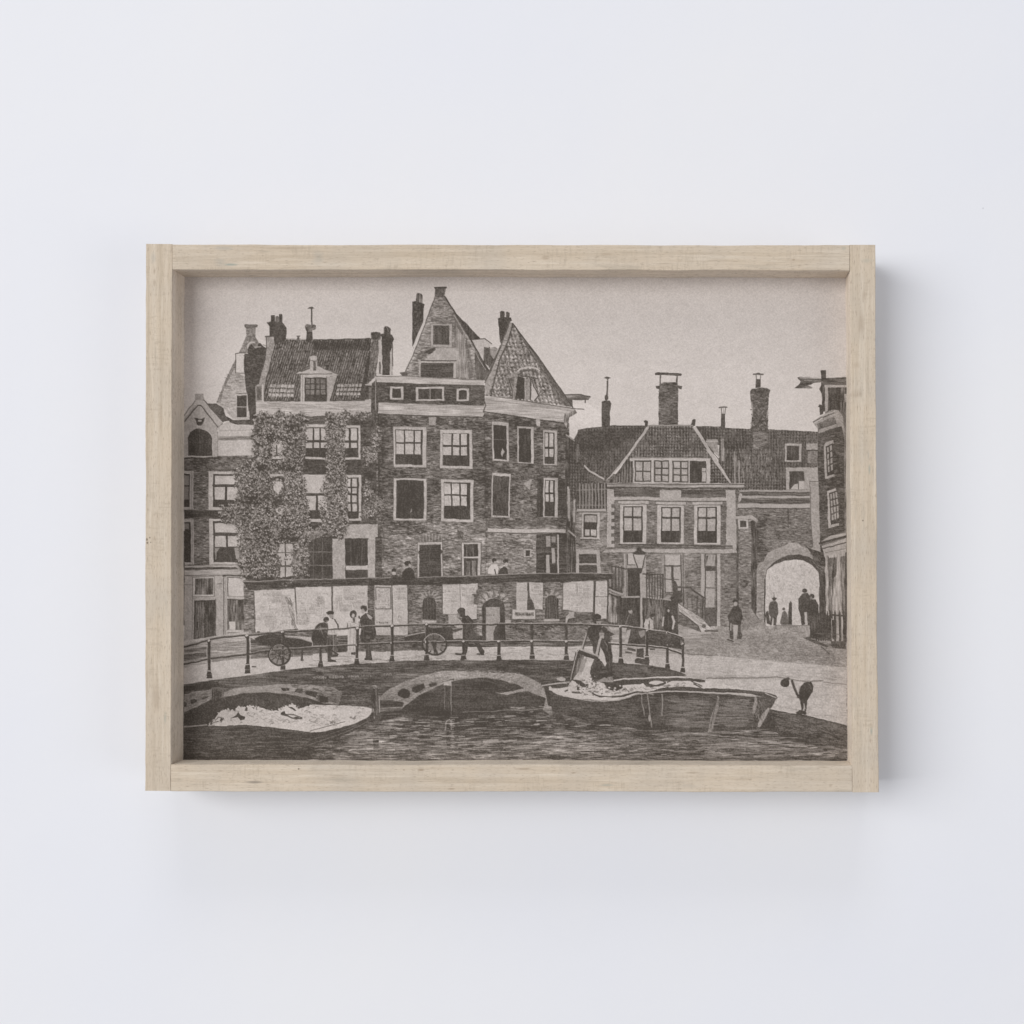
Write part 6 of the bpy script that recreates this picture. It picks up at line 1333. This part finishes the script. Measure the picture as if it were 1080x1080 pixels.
# last lights on the water and along the quay
tile(0, 0, 1)
for q, t, a in (([(365, 790), (385, 783), (420, 785), (470, 786), (482, 790), (470, 794), (400, 794)], 0.66, 0.5), ([(390, 797), (440, 795), (520, 796), (540, 799), (400, 801)], 0.62, 0.45), ([(545, 792), (570, 785), (620, 783), (658, 786), (640, 791), (590, 794)], 0.66, 0.5), ([(560, 777), (590, 773), (640, 776), (600, 779)], 0.6, 0.45), ([(760, 780), (810, 778), (850, 786), (800, 790), (750, 788)], 0.55, 0.4), ([(790, 796), (850, 795), (893, 799), (800, 801)], 0.5, 0.4), ([(402, 760), (425, 756), (440, 762), (410, 768)], 0.55, 0.5), ([(575, 742), (582, 745), (583, 756), (572, 748)], 0.6, 0.6)):
    poly(q, t, 'water', 0.14, a)
strokes([(365, 784), (480, 785), (660, 782), (660, 800), (370, 800)], 190, 10, -2, 0.45, (0.0, 0.2), 0.6, 3)
strokes([(400, 758), (590, 754), (700, 775), (893, 788), (893, 799), (420, 799)], 160, 10, -1, 0.45, (0.75, 0.95), 0.7, 2)
# ivy creeping over the edges of its windows
tile(190, 430)
for cx, cy, rx, ry, n in ((740, 605, 48, 55, 22), (755, 795, 34, 24, 12), (740, 310, 44, 60, 16), (440, 540, 16, 60, 14), (430, 640, 20, 60, 14), (445, 930, 16, 60, 14), (455, 1040, 14, 60, 14), (370, 750, 60, 20, 16), (380, 860, 60, 14, 14), (800, 1240, 66, 110, 26), (945, 200, 10, 80, 14), (945, 640, 14, 90, 18), (960, 800, 16, 60, 14), (1110, 200, 8, 100, 12), (1080, 700, 20, 90, 20), (1100, 820, 30, 40, 14), (1235, 250, 10, 90, 12), (1265, 650, 8, 110, 14)):
    for k in range(n):
        th = R.uniform(0, 6.28); x = cx + rx * math.cos(th) * R.uniform(0.8, 1.1); y = cy + ry * math.sin(th) * R.uniform(0.8, 1.1)
        for j in range(7):
            t2 = R.uniform(0, 6.28); l = R.uniform(3, 6); a, b = x + R.gauss(0, 7), y + R.gauss(0, 7)
            line([(a, b), (a + l * math.cos(t2), b + l * math.sin(t2))], R.uniform(0.6, 1.1), R.choice((0.08, 0.15, 0.25, 0.7, 0.85)), 0.85)
# light on the hulls' strakes
tile(600, 670)
strokes([(780, 470), (1060, 470), (1040, 700), (760, 700)], 110, 12, 0, 0.5, (0.35, 0.6), 0.7, 2)
strokes([(1120, 480), (1400, 480), (1360, 690), (1110, 700)], 130, 10, 1, 0.5, (0.35, 0.65), 0.7, 3)
strokes([(-60, 470), (520, 510), (520, 690), (100, 640)], 150, 8, 3, 0.45, (0.3, 0.5), 0.6, 3)
strokes([(1400, 480), (1500, 500), (1460, 690), (1380, 700)], 30, 6, 70, 0.6, (0.35, 0.6), 0.6, 20)
tile(745, 670)
strokes([(520, 580), (760, 620), (1060, 700), (1060, 830), (760, 790), (520, 700)], 190, 6, 10, 0.5, (0.35, 0.55), 0.6, 12)
tile(190, 670)
strokes([(60, 720), (500, 700), (1000, 770), (1300, 740), (900, 860), (60, 900)], 160, 9, 0, 0.45, (0.3, 0.5), 0.6, 3)
line([(30, 712), (500, 694), (1030, 752), (1300, 700), (1440, 640)], 0.6, 0.45, 0.6)
# bent man and his neighbour, heads and arms
tile(330, 560)
ell(98, 670, 22, 19, 0.05); ell(108, 684, 8, 8, 0.5); ell(130, 620, 25, 15, 0.05); poly([(118, 632), (150, 630), (152, 655), (130, 664)], 0.62); line([(104, 618), (152, 626)], 1.2, 0.05)
ell(50, 560 + 190, 8, 8, 0.5, a=0.5)
poly([(108, 690), (130, 668), (162, 668), (186, 702), (192, 735), (112, 738)], 0.88, 'speck', 0.03); line([(162, 668), (188, 712), (190, 735)], 1.2, 0.12); line([(110, 700), (112, 740)], 0.7, 0.3)
# left barge: gunwale sweeping up to the bow, its belly dark, open water beyond
tile(190, 670)
line([(985, 740), (1150, 712), (1300, 672), (1400, 632), (1462, 580)], 0.7, 0.9, 0.8)
poly([(1000, 748), (1150, 722), (1300, 684), (1410, 638), (1470, 580), (1478, 612), (1440, 660), (1300, 738), (1100, 815), (960, 850)], 0.07, 'horz', 0.03, 0.8)
line([(960, 840), (1120, 782), (1290, 722), (1430, 655)], 0.6, 0.5, 0.8); line([(980, 800), (1150, 745), (1330, 690)], 0.5, 0.42, 0.8)
poly([(1330, 760), (1450, 680), (1500, 660), (1620, 690), (1560, 780), (1300, 850), (1220, 850)], 0.45, 'water', 0.12, 0.5)
strokes([(1340, 760), (1450, 690), (1620, 690), (1560, 800), (1250, 850)], 70, 8, -4, 0.5, (0.5, 0.75), 0.7, 4)
soft(700, 770, 400, 30, -0.06)
# stair flank: worn, with a tread line
tile(600, 570)
strokes([(840, 500), (1000, 585), (1070, 665), (1000, 680), (985, 645), (850, 545)], 60, 4, 35, 0.5, (0.45, 0.65), 0.6, 12)
line([(835, 478), (900, 520), (1000, 578), (1075, 655)], 0.9, 0.3, 0.8); line([(845, 545), (985, 650), (1000, 690)], 1.0, 0.12)
for k in range(5): line([(870 + k * 34, 372 + k * 17), (868 + k * 34, 500 + k * 22)], 0.7, 0.2, 0.8)
# faint mid greys rubbed over the darkest masses
tile(0, 0, 1)
for cx, cy, rx, ry in ((480, 742, 50, 4), (270, 742, 50, 4), (450, 712, 60, 4), (650, 700, 40, 3), (700, 760, 60, 6)): soft(cx, cy, rx, ry, 0.05)
# ---- hand wobble, paper grain
del OX, OY
yy, xx = np.mgrid[0:NH, 0:NW].astype(np.float32)
wxf = xx + noise(5, 5) * 0.30 + noise(40, 40) * 0.4
wyf = yy + noise(5, 5) * 0.30 + noise(40, 40) * 0.5
wxf = np.clip(wxf, 0, NW - 1.001); wyf = np.clip(wyf, 0, NH - 1.001)
xi = wxf.astype(int); yi = wyf.astype(int); fx = wxf - xi; fy = wyf - yi
T = (T[yi, xi] * (1 - fx) + T[yi, xi + 1] * fx) * (1 - fy) + (T[yi + 1, xi] * (1 - fx) + T[yi + 1, xi + 1] * fx) * fy
T = T - 0.085 * np.sin(np.pi * np.clip(T, 0, 1)) + noise(18, 14, 3) * 0.022 * np.clip(1.15 - T, 0, 1)
T = T + noise(1.0, 1.0) * (0.020 + 0.025 * np.clip(1 - T, 0, 1)) + noise(1.1, 0.7) * 0.015 + noise(60, 60, 2) * 0.004
B = T.copy()
B[1:-1, 1:-1] = T[1:-1, 1:-1] * 1.5 - (T[:-2, 1:-1] + T[2:, 1:-1] + T[1:-1, :-2] + T[1:-1, 2:]) * 0.125
T = np.clip(B, 0.0, 1.05)

def srgb_lin(c):
    c = np.asarray(c, np.float64) / 255.0
    return np.where(c <= 0.04045, c / 12.92, ((c + 0.055) / 1.055) ** 2.4)
INK = np.array([68.0, 62.5, 57.0]); PAPER = np.array([201.0, 193.0, 187.5])
PRINT_GAIN = 1.14
C = (INK[None, None, :] + (PAPER - INK)[None, None, :] * T[:, :, None])
col = srgb_lin(C) * PRINT_GAIN

# ------------------------------------------------------------------ materials
def new_mat(name):
    m = bpy.data.materials.new(name); m.use_nodes = True
    nt = m.node_tree; return m, nt, nt.nodes['Principled BSDF']
def N(nt, t, **kw):
    n = nt.nodes.new(t)
    for k, v in kw.items(): setattr(n, k, v)
    return n

def mathn(nt, op, a, b=None, c=None):
    n = N(nt, 'ShaderNodeMath', operation=op)
    for i, v in enumerate((a, b, c)):
        if v is None: continue
        if isinstance(v, (int, float)): n.inputs[i].default_value = v
        else: nt.links.new(v, n.inputs[i])
    return n.outputs[0]

def noise_n(nt, vec, scale, detail=3, rough=0.55, dist=0.0):
    n = N(nt, 'ShaderNodeTexNoise'); n.inputs['Scale'].default_value = scale
    n.inputs['Detail'].default_value = detail; n.inputs['Roughness'].default_value = rough; n.inputs['Distortion'].default_value = dist
    nt.links.new(vec, n.inputs['Vector']); return n.outputs['Fac']
def ramp(nt, fac, stops):
    r = N(nt, 'ShaderNodeValToRGB'); e = r.color_ramp.elements
    e[0].position, e[0].color = stops[0][0], (*stops[0][1], 1); e[1].position, e[1].color = stops[-1][0], (*stops[-1][1], 1)
    for p, c in stops[1:-1]:
        x = e.new(p); x.color = (*c, 1)
    nt.links.new(fac, r.inputs[0]); return r.outputs[0]
def mix(nt, fac, a, b, blend='MIX'):
    m = N(nt, 'ShaderNodeMix', data_type='RGBA', blend_type=blend)
    for i, v in ((0, fac), (6, a), (7, b)):
        if isinstance(v, (int, float)): m.inputs[i].default_value = v
        elif isinstance(v, tuple): m.inputs[i].default_value = (*v, 1)
        else: nt.links.new(v, m.inputs[i])
    return m.outputs[2]

def wood(name, vertical, seed, marks, tint=(1, 1, 1)):
    """pale sanded pine; grain along the rail; marks = (px, py, rx, ry, strength, rgb)"""
    m, nt, b = new_mat(name)
    tc = N(nt, 'ShaderNodeTexCoord')
    def mapped(s, off=0.0):
        mp = N(nt, 'ShaderNodeMapping'); mp.inputs['Scale'].default_value = s; mp.inputs['Location'].default_value = (seed + off, seed * 1.7, seed * 0.6)
        nt.links.new(tc.outputs['Object'], mp.inputs['Vector']); return mp.outputs[0]
    lng = (1.0, 1.0, 0.045) if vertical else (0.045, 1.0, 1.0)
    lng2 = (1.0, 1.0, 0.02) if vertical else (0.02, 1.0, 1.0)
    lng3 = (1.0, 1.0, 0.12) if vertical else (0.12, 1.0, 1.0)
    fine = noise_n(nt, mapped(lng), 900, 4, 0.7)
    band = noise_n(nt, mapped(lng2, 3), 190, 3, 0.6, 0.3)
    soft = noise_n(nt, mapped((1, 1, 1), 5), 22, 3, 0.5)
    pore = noise_n(nt, mapped(lng3, 7), 1500, 2, 0.6)
    cross = noise_n(nt, mapped((0.25, 1, 1) if vertical else (1, 1, 0.25), 9), 150, 3, 0.6, 0.5)
    base = ramp(nt, band, [(0.30, tuple(c * t for c, t in zip((0.545, 0.458, 0.352), tint))), (0.5, tuple(c * t for c, t in zip((0.622, 0.530, 0.418), tint))), (0.72, tuple(c * t for c, t in zip((0.665, 0.583, 0.478), tint)))])
    c1 = mix(nt, mathn(nt, 'MULTIPLY', mathn(nt, 'SUBTRACT', fine, 0.42), 1.3), base, mix(nt, 1.0, base, (0.70, 0.68, 0.65), 'MULTIPLY'))
    c2 = mix(nt, ramp(nt, soft, [(0.42, (0, 0, 0)), (0.75, (0.45, 0.45, 0.45))]), c1, (0.50, 0.455, 0.395))
    c2b = mix(nt, ramp(nt, cross, [(0.52, (0, 0, 0)), (0.75, (0.2, 0.2, 0.2))]), c2, (0.44, 0.375, 0.30))
    c3 = mix(nt, ramp(nt, pore, [(0.57, (0, 0, 0)), (0.70, (0.75, 0.75, 0.75))]), c2b, (0.34, 0.27, 0.20))
    stain = noise_n(nt, mapped(lng3, 23), 130, 3, 0.6, 0.4)
    c3 = mix(nt, ramp(nt, stain, [(0.62, (0, 0, 0)), (0.72, (0.38, 0.38, 0.38))]), c3, (0.36, 0.32, 0.26))
    fig = noise_n(nt, mapped((0.5, 1, 1) if not vertical else (1, 1, 0.5), 41), 60, 2, 0.5)
    bars = noise_n(nt, mapped((1, 1, 0.18) if not vertical else (0.18, 1, 1), 43), 520, 2, 0.55, 0.6)
    c3 = mix(nt, mathn(nt, 'MULTIPLY', ramp(nt, fig, [(0.50, (0, 0, 0)), (0.62, (1, 1, 1))]), ramp(nt, bars, [(0.48, (0, 0, 0)), (0.66, (0.42, 0.42, 0.42))])), c3, (0.42, 0.35, 0.265))
    pale = noise_n(nt, mapped(lng, 31), 420, 3, 0.6)
    c3 = mix(nt, ramp(nt, pale, [(0.56, (0, 0, 0)), (0.70, (0.45, 0.45, 0.45))]), c3, (0.74, 0.66, 0.55))
    sep = N(nt, 'ShaderNodeSeparateXYZ'); nt.links.new(tc.outputs['Object'], sep.inputs[0])
    wob = noise_n(nt, mapped(lng3, 11), 320, 3, 0.7)
    out = c3
    for (px, py, rx, ry, st, rgb) in marks:
        dx = mathn(nt, 'DIVIDE', mathn(nt, 'SUBTRACT', sep.outputs[0], wx(px)), rx * S_PX)
        dz = mathn(nt, 'DIVIDE', mathn(nt, 'SUBTRACT', sep.outputs[2], wz(py)), ry * S_PX)
        d = mathn(nt, 'SQRT', mathn(nt, 'ADD', mathn(nt, 'MULTIPLY', dx, dx), mathn(nt, 'MULTIPLY', dz, dz)))
        d = mathn(nt, 'ADD', d, mathn(nt, 'MULTIPLY', mathn(nt, 'SUBTRACT', wob, 0.5), 1.6))
        mr = N(nt, 'ShaderNodeMapRange'); mr.inputs['From Min'].default_value = 0.3; mr.inputs['From Max'].default_value = 1.1
        mr.inputs['To Min'].default_value = st; mr.inputs['To Max'].default_value = 0.0; nt.links.new(d, mr.inputs['Value'])
        out = mix(nt, mr.outputs[0], out, rgb)
    nt.links.new(out, b.inputs['Base Color'])
    b.inputs['Roughness'].default_value = 0.72; b.inputs['Specular IOR Level'].default_value = 0.25
    bp = N(nt, 'ShaderNodeBump'); bp.inputs['Strength'].default_value = 0.35; bp.inputs['Distance'].default_value = 0.0004
    nt.links.new(mathn(nt, 'ADD', fine, pore), bp.inputs['Height']); nt.links.new(bp.outputs[0], b.inputs['Normal'])
    return m

GB = (0.36, 0.36, 0.33); BR = (0.30, 0.22, 0.15); GN = (0.30, 0.34, 0.30); DK = (0.12, 0.09, 0.06)
MARKS_TOP = [(243, 279, 8, 1.4, 0.75, GN), (232, 277, 7, 5, 0.35, GB), (236, 262, 12, 2, 0.35, GB), (300, 262, 30, 1.5, 0.25, BR), (336, 272, 7, 9, 0.3, GB), (575, 272, 5, 2.5, 0.4, BR), (640, 268, 9, 1.4, 0.35, BR), (700, 278, 12, 1.0, 0.35, BR), (843, 280, 2.5, 1.2, 0.5, BR), (837, 274, 2, 1.2, 0.5, BR), (890, 262, 3, 2.5, 0.3, GN), (455, 262, 10, 1, 0.3, BR)]
MARKS_BOT = [(268, 825, 9, 1.8, 0.8, (0.28, 0.24, 0.20)), (232, 813, 5, 1.2, 0.3, BR), (444, 812, 4, 1.2, 0.8, BR), (426, 812, 1.5, 1.2, 0.6, BR), (476, 832, 4, 1.0, 0.6, BR), (552, 811, 8, 1.0, 0.55, BR), (605, 815, 4, 1.0, 0.6, BR), (640, 828, 9, 1.4, 0.5, GN), (730, 815, 8, 1.0, 0.4, BR), (876, 828, 3, 1.2, 0.5, BR), (315, 811, 1.2, 1.2, 0.8, DK), (355, 818, 14, 1.0, 0.3, BR), (868, 809, 8, 1.3, 0.4, BR), (780, 822, 14, 1.2, 0.3, BR)]
MARKS_L = [(163, 286, 1.5, 4, 0.5, BR), (163, 298, 2, 4, 0.35, BR), (162, 272, 3, 6, 0.3, GB), (155, 569, 1.0, 1.6, 0.85, DK), (158, 567, 1.0, 1.2, 0.7, DK), (155.5, 572.5, 1.3, 1.2, 0.8, DK), (159, 572, 0.8, 0.9, 0.7, DK), (163, 567, 1.0, 3, 0.4, BR), (174, 757, 1.6, 8, 0.5, GN), (165, 735, 4, 18, 0.3, BR), (155, 720, 1.5, 20, 0.25, BR), (170, 440, 1.4, 22, 0.3, BR)]
MARKS_R = [(911, 312, 2.0, 7, 0.3, BR), (908, 342, 4, 14, 0.35, BR), (917, 495, 1.6, 6, 0.6, GN), (916, 480, 1.2, 6, 0.4, GB), (910, 549, 1.1, 1.1, 0.75, DK), (917, 570, 1.0, 6, 0.35, BR), (919, 771, 1.3, 5, 0.6, GN), (918, 781, 1.0, 3, 0.4, BR), (905, 415, 7, 5, 0.22, BR), (904, 385, 6, 4, 0.2, BR), (914, 275, 7, 3, 0.25, GN), (911, 465, 8, 22, 0.12, GB)]
MAT_TOP = wood('pine_top_rail', False, 1.3, MARKS_TOP)
MAT_BOT = wood('pine_bottom_rail', False, 7.7, MARKS_BOT)
MAT_LEFT = wood('pine_left_rail', True, 4.1, MARKS_L)
MAT_RIGHT = wood('pine_right_rail', True, 9.2, MARKS_R)

MAT_SIDE_H = wood('lit_pine_edge', False, 15.2, [], (1.28, 1.30, 1.36))  # rail pine tinted paler, light on the top inner face put into the colour
MAT_SIDE_B = wood('lit_pine_bottom_edge', False, 12.4, [], (1.40, 1.46, 1.56))  # palest tint: brightness of the lit bottom lip painted into the wood
MAT_SIDE_V = wood('lit_pine_edge_upright', True, 17.9, [(184, 580, 2, 5, 0.6, BR)], (1.28, 1.32, 1.42))  # upright inner faces, raised tint stands in for light falling on them
# ------------------------------------------------------------------ wall
m, nt, b = new_mat('painted_plaster')
tc = N(nt, 'ShaderNodeTexCoord')
n1 = noise_n(nt, tc.outputs['Object'], 3.2, 3, 0.5); n2 = noise_n(nt, tc.outputs['Object'], 9.0, 3, 0.6)
n3 = noise_n(nt, tc.outputs['Object'], 260, 2, 0.5); n4 = noise_n(nt, tc.outputs['Object'], 38, 4, 0.6)
basec = ramp(nt, n1, [(0.32, (0.776, 0.796, 0.848)), (0.68, (0.797, 0.810, 0.840))])
vo = N(nt, 'ShaderNodeTexVoronoi'); vo.inputs['Scale'].default_value = 16.0; vo.inputs['Randomness'].default_value = 1.0
nt.links.new(tc.outputs['Object'], vo.inputs['Vector'])
sepc = N(nt, 'ShaderNodeSeparateColor'); nt.links.new(vo.outputs['Color'], sepc.inputs[0])
spot = mathn(nt, 'MULTIPLY', mathn(nt, 'LESS_THAN', vo.outputs['Distance'], 0.013), mathn(nt, 'GREATER_THAN', sepc.outputs[0], 0.80))
c = mix(nt, mathn(nt, 'MULTIPLY', spot, 0.35), basec, (0.35, 0.36, 0.38))
nt.links.new(c, b.inputs['Base Color']); b.inputs['Roughness'].default_value = 0.9; b.inputs['Specular IOR Level'].default_value = 0.15
bp = N(nt, 'ShaderNodeBump'); bp.inputs['Strength'].default_value = 0.25; bp.inputs['Distance'].default_value = 0.002
nt.links.new(mathn(nt, 'ADD', mathn(nt, 'MULTIPLY', n2, 1.2), mathn(nt, 'ADD', mathn(nt, 'MULTIPLY', n4, 0.25), mathn(nt, 'MULTIPLY', n3, 0.03))), bp.inputs['Height'])
nt.links.new(bp.outputs[0], b.inputs['Normal'])
MAT_WALL = m
me = bpy.data.meshes.new('wall')
bm = bmesh.new()
bmesh.ops.create_cube(bm, size=1.0)
for v in bm.verts: v.co.x *= 7.0; v.co.z *= 5.0; v.co.y = v.co.y * 0.1 + 0.05
bm.to_mesh(me); bm.free(); me.materials.append(MAT_WALL)
wall = bpy.data.objects.new('wall', me); scene.collection.objects.link(wall); wall['kind'] = 'structure'

# ------------------------------------------------------------------ frame
frame = bpy.data.objects.new('picture_frame', None)
scene.collection.objects.link(frame)
frame.location = (0, 0, 0)
frame['label'] = 'pale wooden box frame holding a sepia canal town print on the white wall'
frame['category'] = 'picture frame'

def rail(name, front, inner, mat, horizontal, seg=90):
    """front = four photo corners tl, tr, br, bl on the front face. Long edges are a little uneven, as sawn wood is."""
    rr = random.Random(sum(map(ord, name)))
    tl, tr, br, bl = front
    bm = bmesh.new(); rows = []
    fw = [0.0] * (seg + 1); gw = [0.0] * (seg + 1); v1 = v2 = 0.0
    for i in range(seg + 1):
        v1 = v1 * 0.85 + rr.gauss(0, 0.13); v2 = v2 * 0.85 + rr.gauss(0, 0.13); fw[i] = v1; gw[i] = v2
    e = 0.55  # eased edge, photo px
    ybk = 0.0 - 0.0006
    for i in range(seg + 1):
        t = i / seg
        if horizontal:
            a = (tl[0] + (tr[0] - tl[0]) * t, tl[1] + (tr[1] - tl[1]) * t); c_ = (bl[0] + (br[0] - bl[0]) * t, bl[1] + (br[1] - bl[1]) * t)
            a = (a[0], a[1] + fw[i]); c_ = (c_[0], c_[1] + gw[i]); d = (0, 1)
        else:
            a = (tl[0] + (bl[0] - tl[0]) * t, tl[1] + (bl[1] - tl[1]) * t); c_ = (tr[0] + (br[0] - tr[0]) * t, tr[1] + (br[1] - tr[1]) * t)
            a = (a[0] + fw[i], a[1]); c_ = (c_[0] + gw[i], c_[1]); d = (1, 0)
        y = -FRAME_T
        prof = [((a[0], a[1]), ybk), ((a[0], a[1]), y + e * S_PX), ((a[0] + d[0] * e, a[1] + d[1] * e), y),
                ((c_[0] - d[0] * e, c_[1] - d[1] * e), y), ((c_[0], c_[1]), y + e * S_PX), ((c_[0], c_[1]), ybk)]
        rows.append([bm.verts.new((wx(p[0]), yy_, wz(p[1]))) for p, yy_ in prof])
    for i in range(seg):
        for k in range(6):
            j = (k + 1) % 6
            f = bm.faces.new((rows[i][k], rows[i][j], rows[i + 1][j], rows[i + 1][k]))
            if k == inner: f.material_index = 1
    bm.faces.new(rows[0]); bm.faces.new(rows[-1][::-1])
    bmesh.ops.recalc_face_normals(bm, faces=bm.faces)
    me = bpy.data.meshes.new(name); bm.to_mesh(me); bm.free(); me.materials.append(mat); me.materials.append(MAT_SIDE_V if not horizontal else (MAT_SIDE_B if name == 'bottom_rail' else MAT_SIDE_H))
    o = bpy.data.objects.new(name, me); scene.collection.objects.link(o); o.parent = frame
    return o
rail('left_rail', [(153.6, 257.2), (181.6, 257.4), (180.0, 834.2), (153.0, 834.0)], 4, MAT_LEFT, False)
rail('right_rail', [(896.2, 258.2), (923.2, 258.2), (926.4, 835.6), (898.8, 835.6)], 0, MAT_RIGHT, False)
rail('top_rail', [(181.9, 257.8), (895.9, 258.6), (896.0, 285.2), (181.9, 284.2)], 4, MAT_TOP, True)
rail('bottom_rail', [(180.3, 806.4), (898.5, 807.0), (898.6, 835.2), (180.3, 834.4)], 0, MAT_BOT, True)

# ------------------------------------------------------------------ print
K = (CAM_D + PRINT_D) / CAM_D
yp = -FRAME_T + PRINT_D
gx = np.linspace(X0, X1, NW); gy = np.linspace(Y0, Y1, NH)
PX, PY = np.meshgrid(wx(VX) + (gx - VX) * S_PX * K, wz(VY) - (gy - VY) * S_PX * K)
co = np.empty((NH * NW, 3), np.float32); co[:, 0] = PX.ravel(); co[:, 1] = yp; co[:, 2] = PY.ravel()
idx = np.arange(NH * NW).reshape(NH, NW)
quads = np.stack([idx[:-1, :-1], idx[1:, :-1], idx[1:, 1:], idx[:-1, 1:]], axis=-1).reshape(-1, 4)
nf = len(quads)
me = bpy.data.meshes.new('print')
me.vertices.add(NH * NW); me.vertices.foreach_set('co', co.ravel())
me.loops.add(nf * 4); me.loops.foreach_set('vertex_index', quads.ravel().astype(np.int32))
me.polygons.add(nf); me.polygons.foreach_set('loop_start', np.arange(0, nf * 4, 4, dtype=np.int32))
me.update(calc_edges=True)
att = me.color_attributes.new('ink', 'FLOAT_COLOR', 'POINT')
rgba = np.ones((NH * NW, 4), np.float32); rgba[:, :3] = col.reshape(-1, 3)
att.data.foreach_set('color', rgba.ravel())
m, nt, b = new_mat('ink_on_paper')
at = N(nt, 'ShaderNodeAttribute'); at.attribute_name = 'ink'
tc = N(nt, 'ShaderNodeTexCoord')
nt.links.new(at.outputs['Color'], b.inputs['Base Color'])
b.inputs['Roughness'].default_value = 0.85; b.inputs['Specular IOR Level'].default_value = 0.1
bp = N(nt, 'ShaderNodeBump'); bp.inputs['Strength'].default_value = 0.12; bp.inputs['Distance'].default_value = 0.0003
nt.links.new(noise_n(nt, tc.outputs['Object'], 1400, 2, 0.6), bp.inputs['Height']); nt.links.new(bp.outputs[0], b.inputs['Normal'])
me.materials.append(m)
o = bpy.data.objects.new('print', me); scene.collection.objects.link(o); o.parent = frame
o['label'] = 'sepia etching of gabled brick houses, a low bridge and snow-laden barges'
# backing board behind the print
bm = bmesh.new(); bmesh.ops.create_cube(bm, size=1.0)
x_a, x_b = wx(183), wx(896); z_a, z_b = wz(805), wz(286)
for v in bm.verts:
    v.co.x = (x_a if v.co.x < 0 else x_b); v.co.z = (z_a if v.co.z < 0 else z_b); v.co.y = (yp + 0.0004 if v.co.y < 0 else yp + 0.004)
me = bpy.data.meshes.new('backing_board'); bm.to_mesh(me); bm.free()
m, nt, b = new_mat('grey_board'); b.inputs['Base Color'].default_value = (0.3, 0.27, 0.24, 1); b.inputs['Roughness'].default_value = 0.9
me.materials.append(m)
o = bpy.data.objects.new('backing_board', me); scene.collection.objects.link(o); o.parent = frame
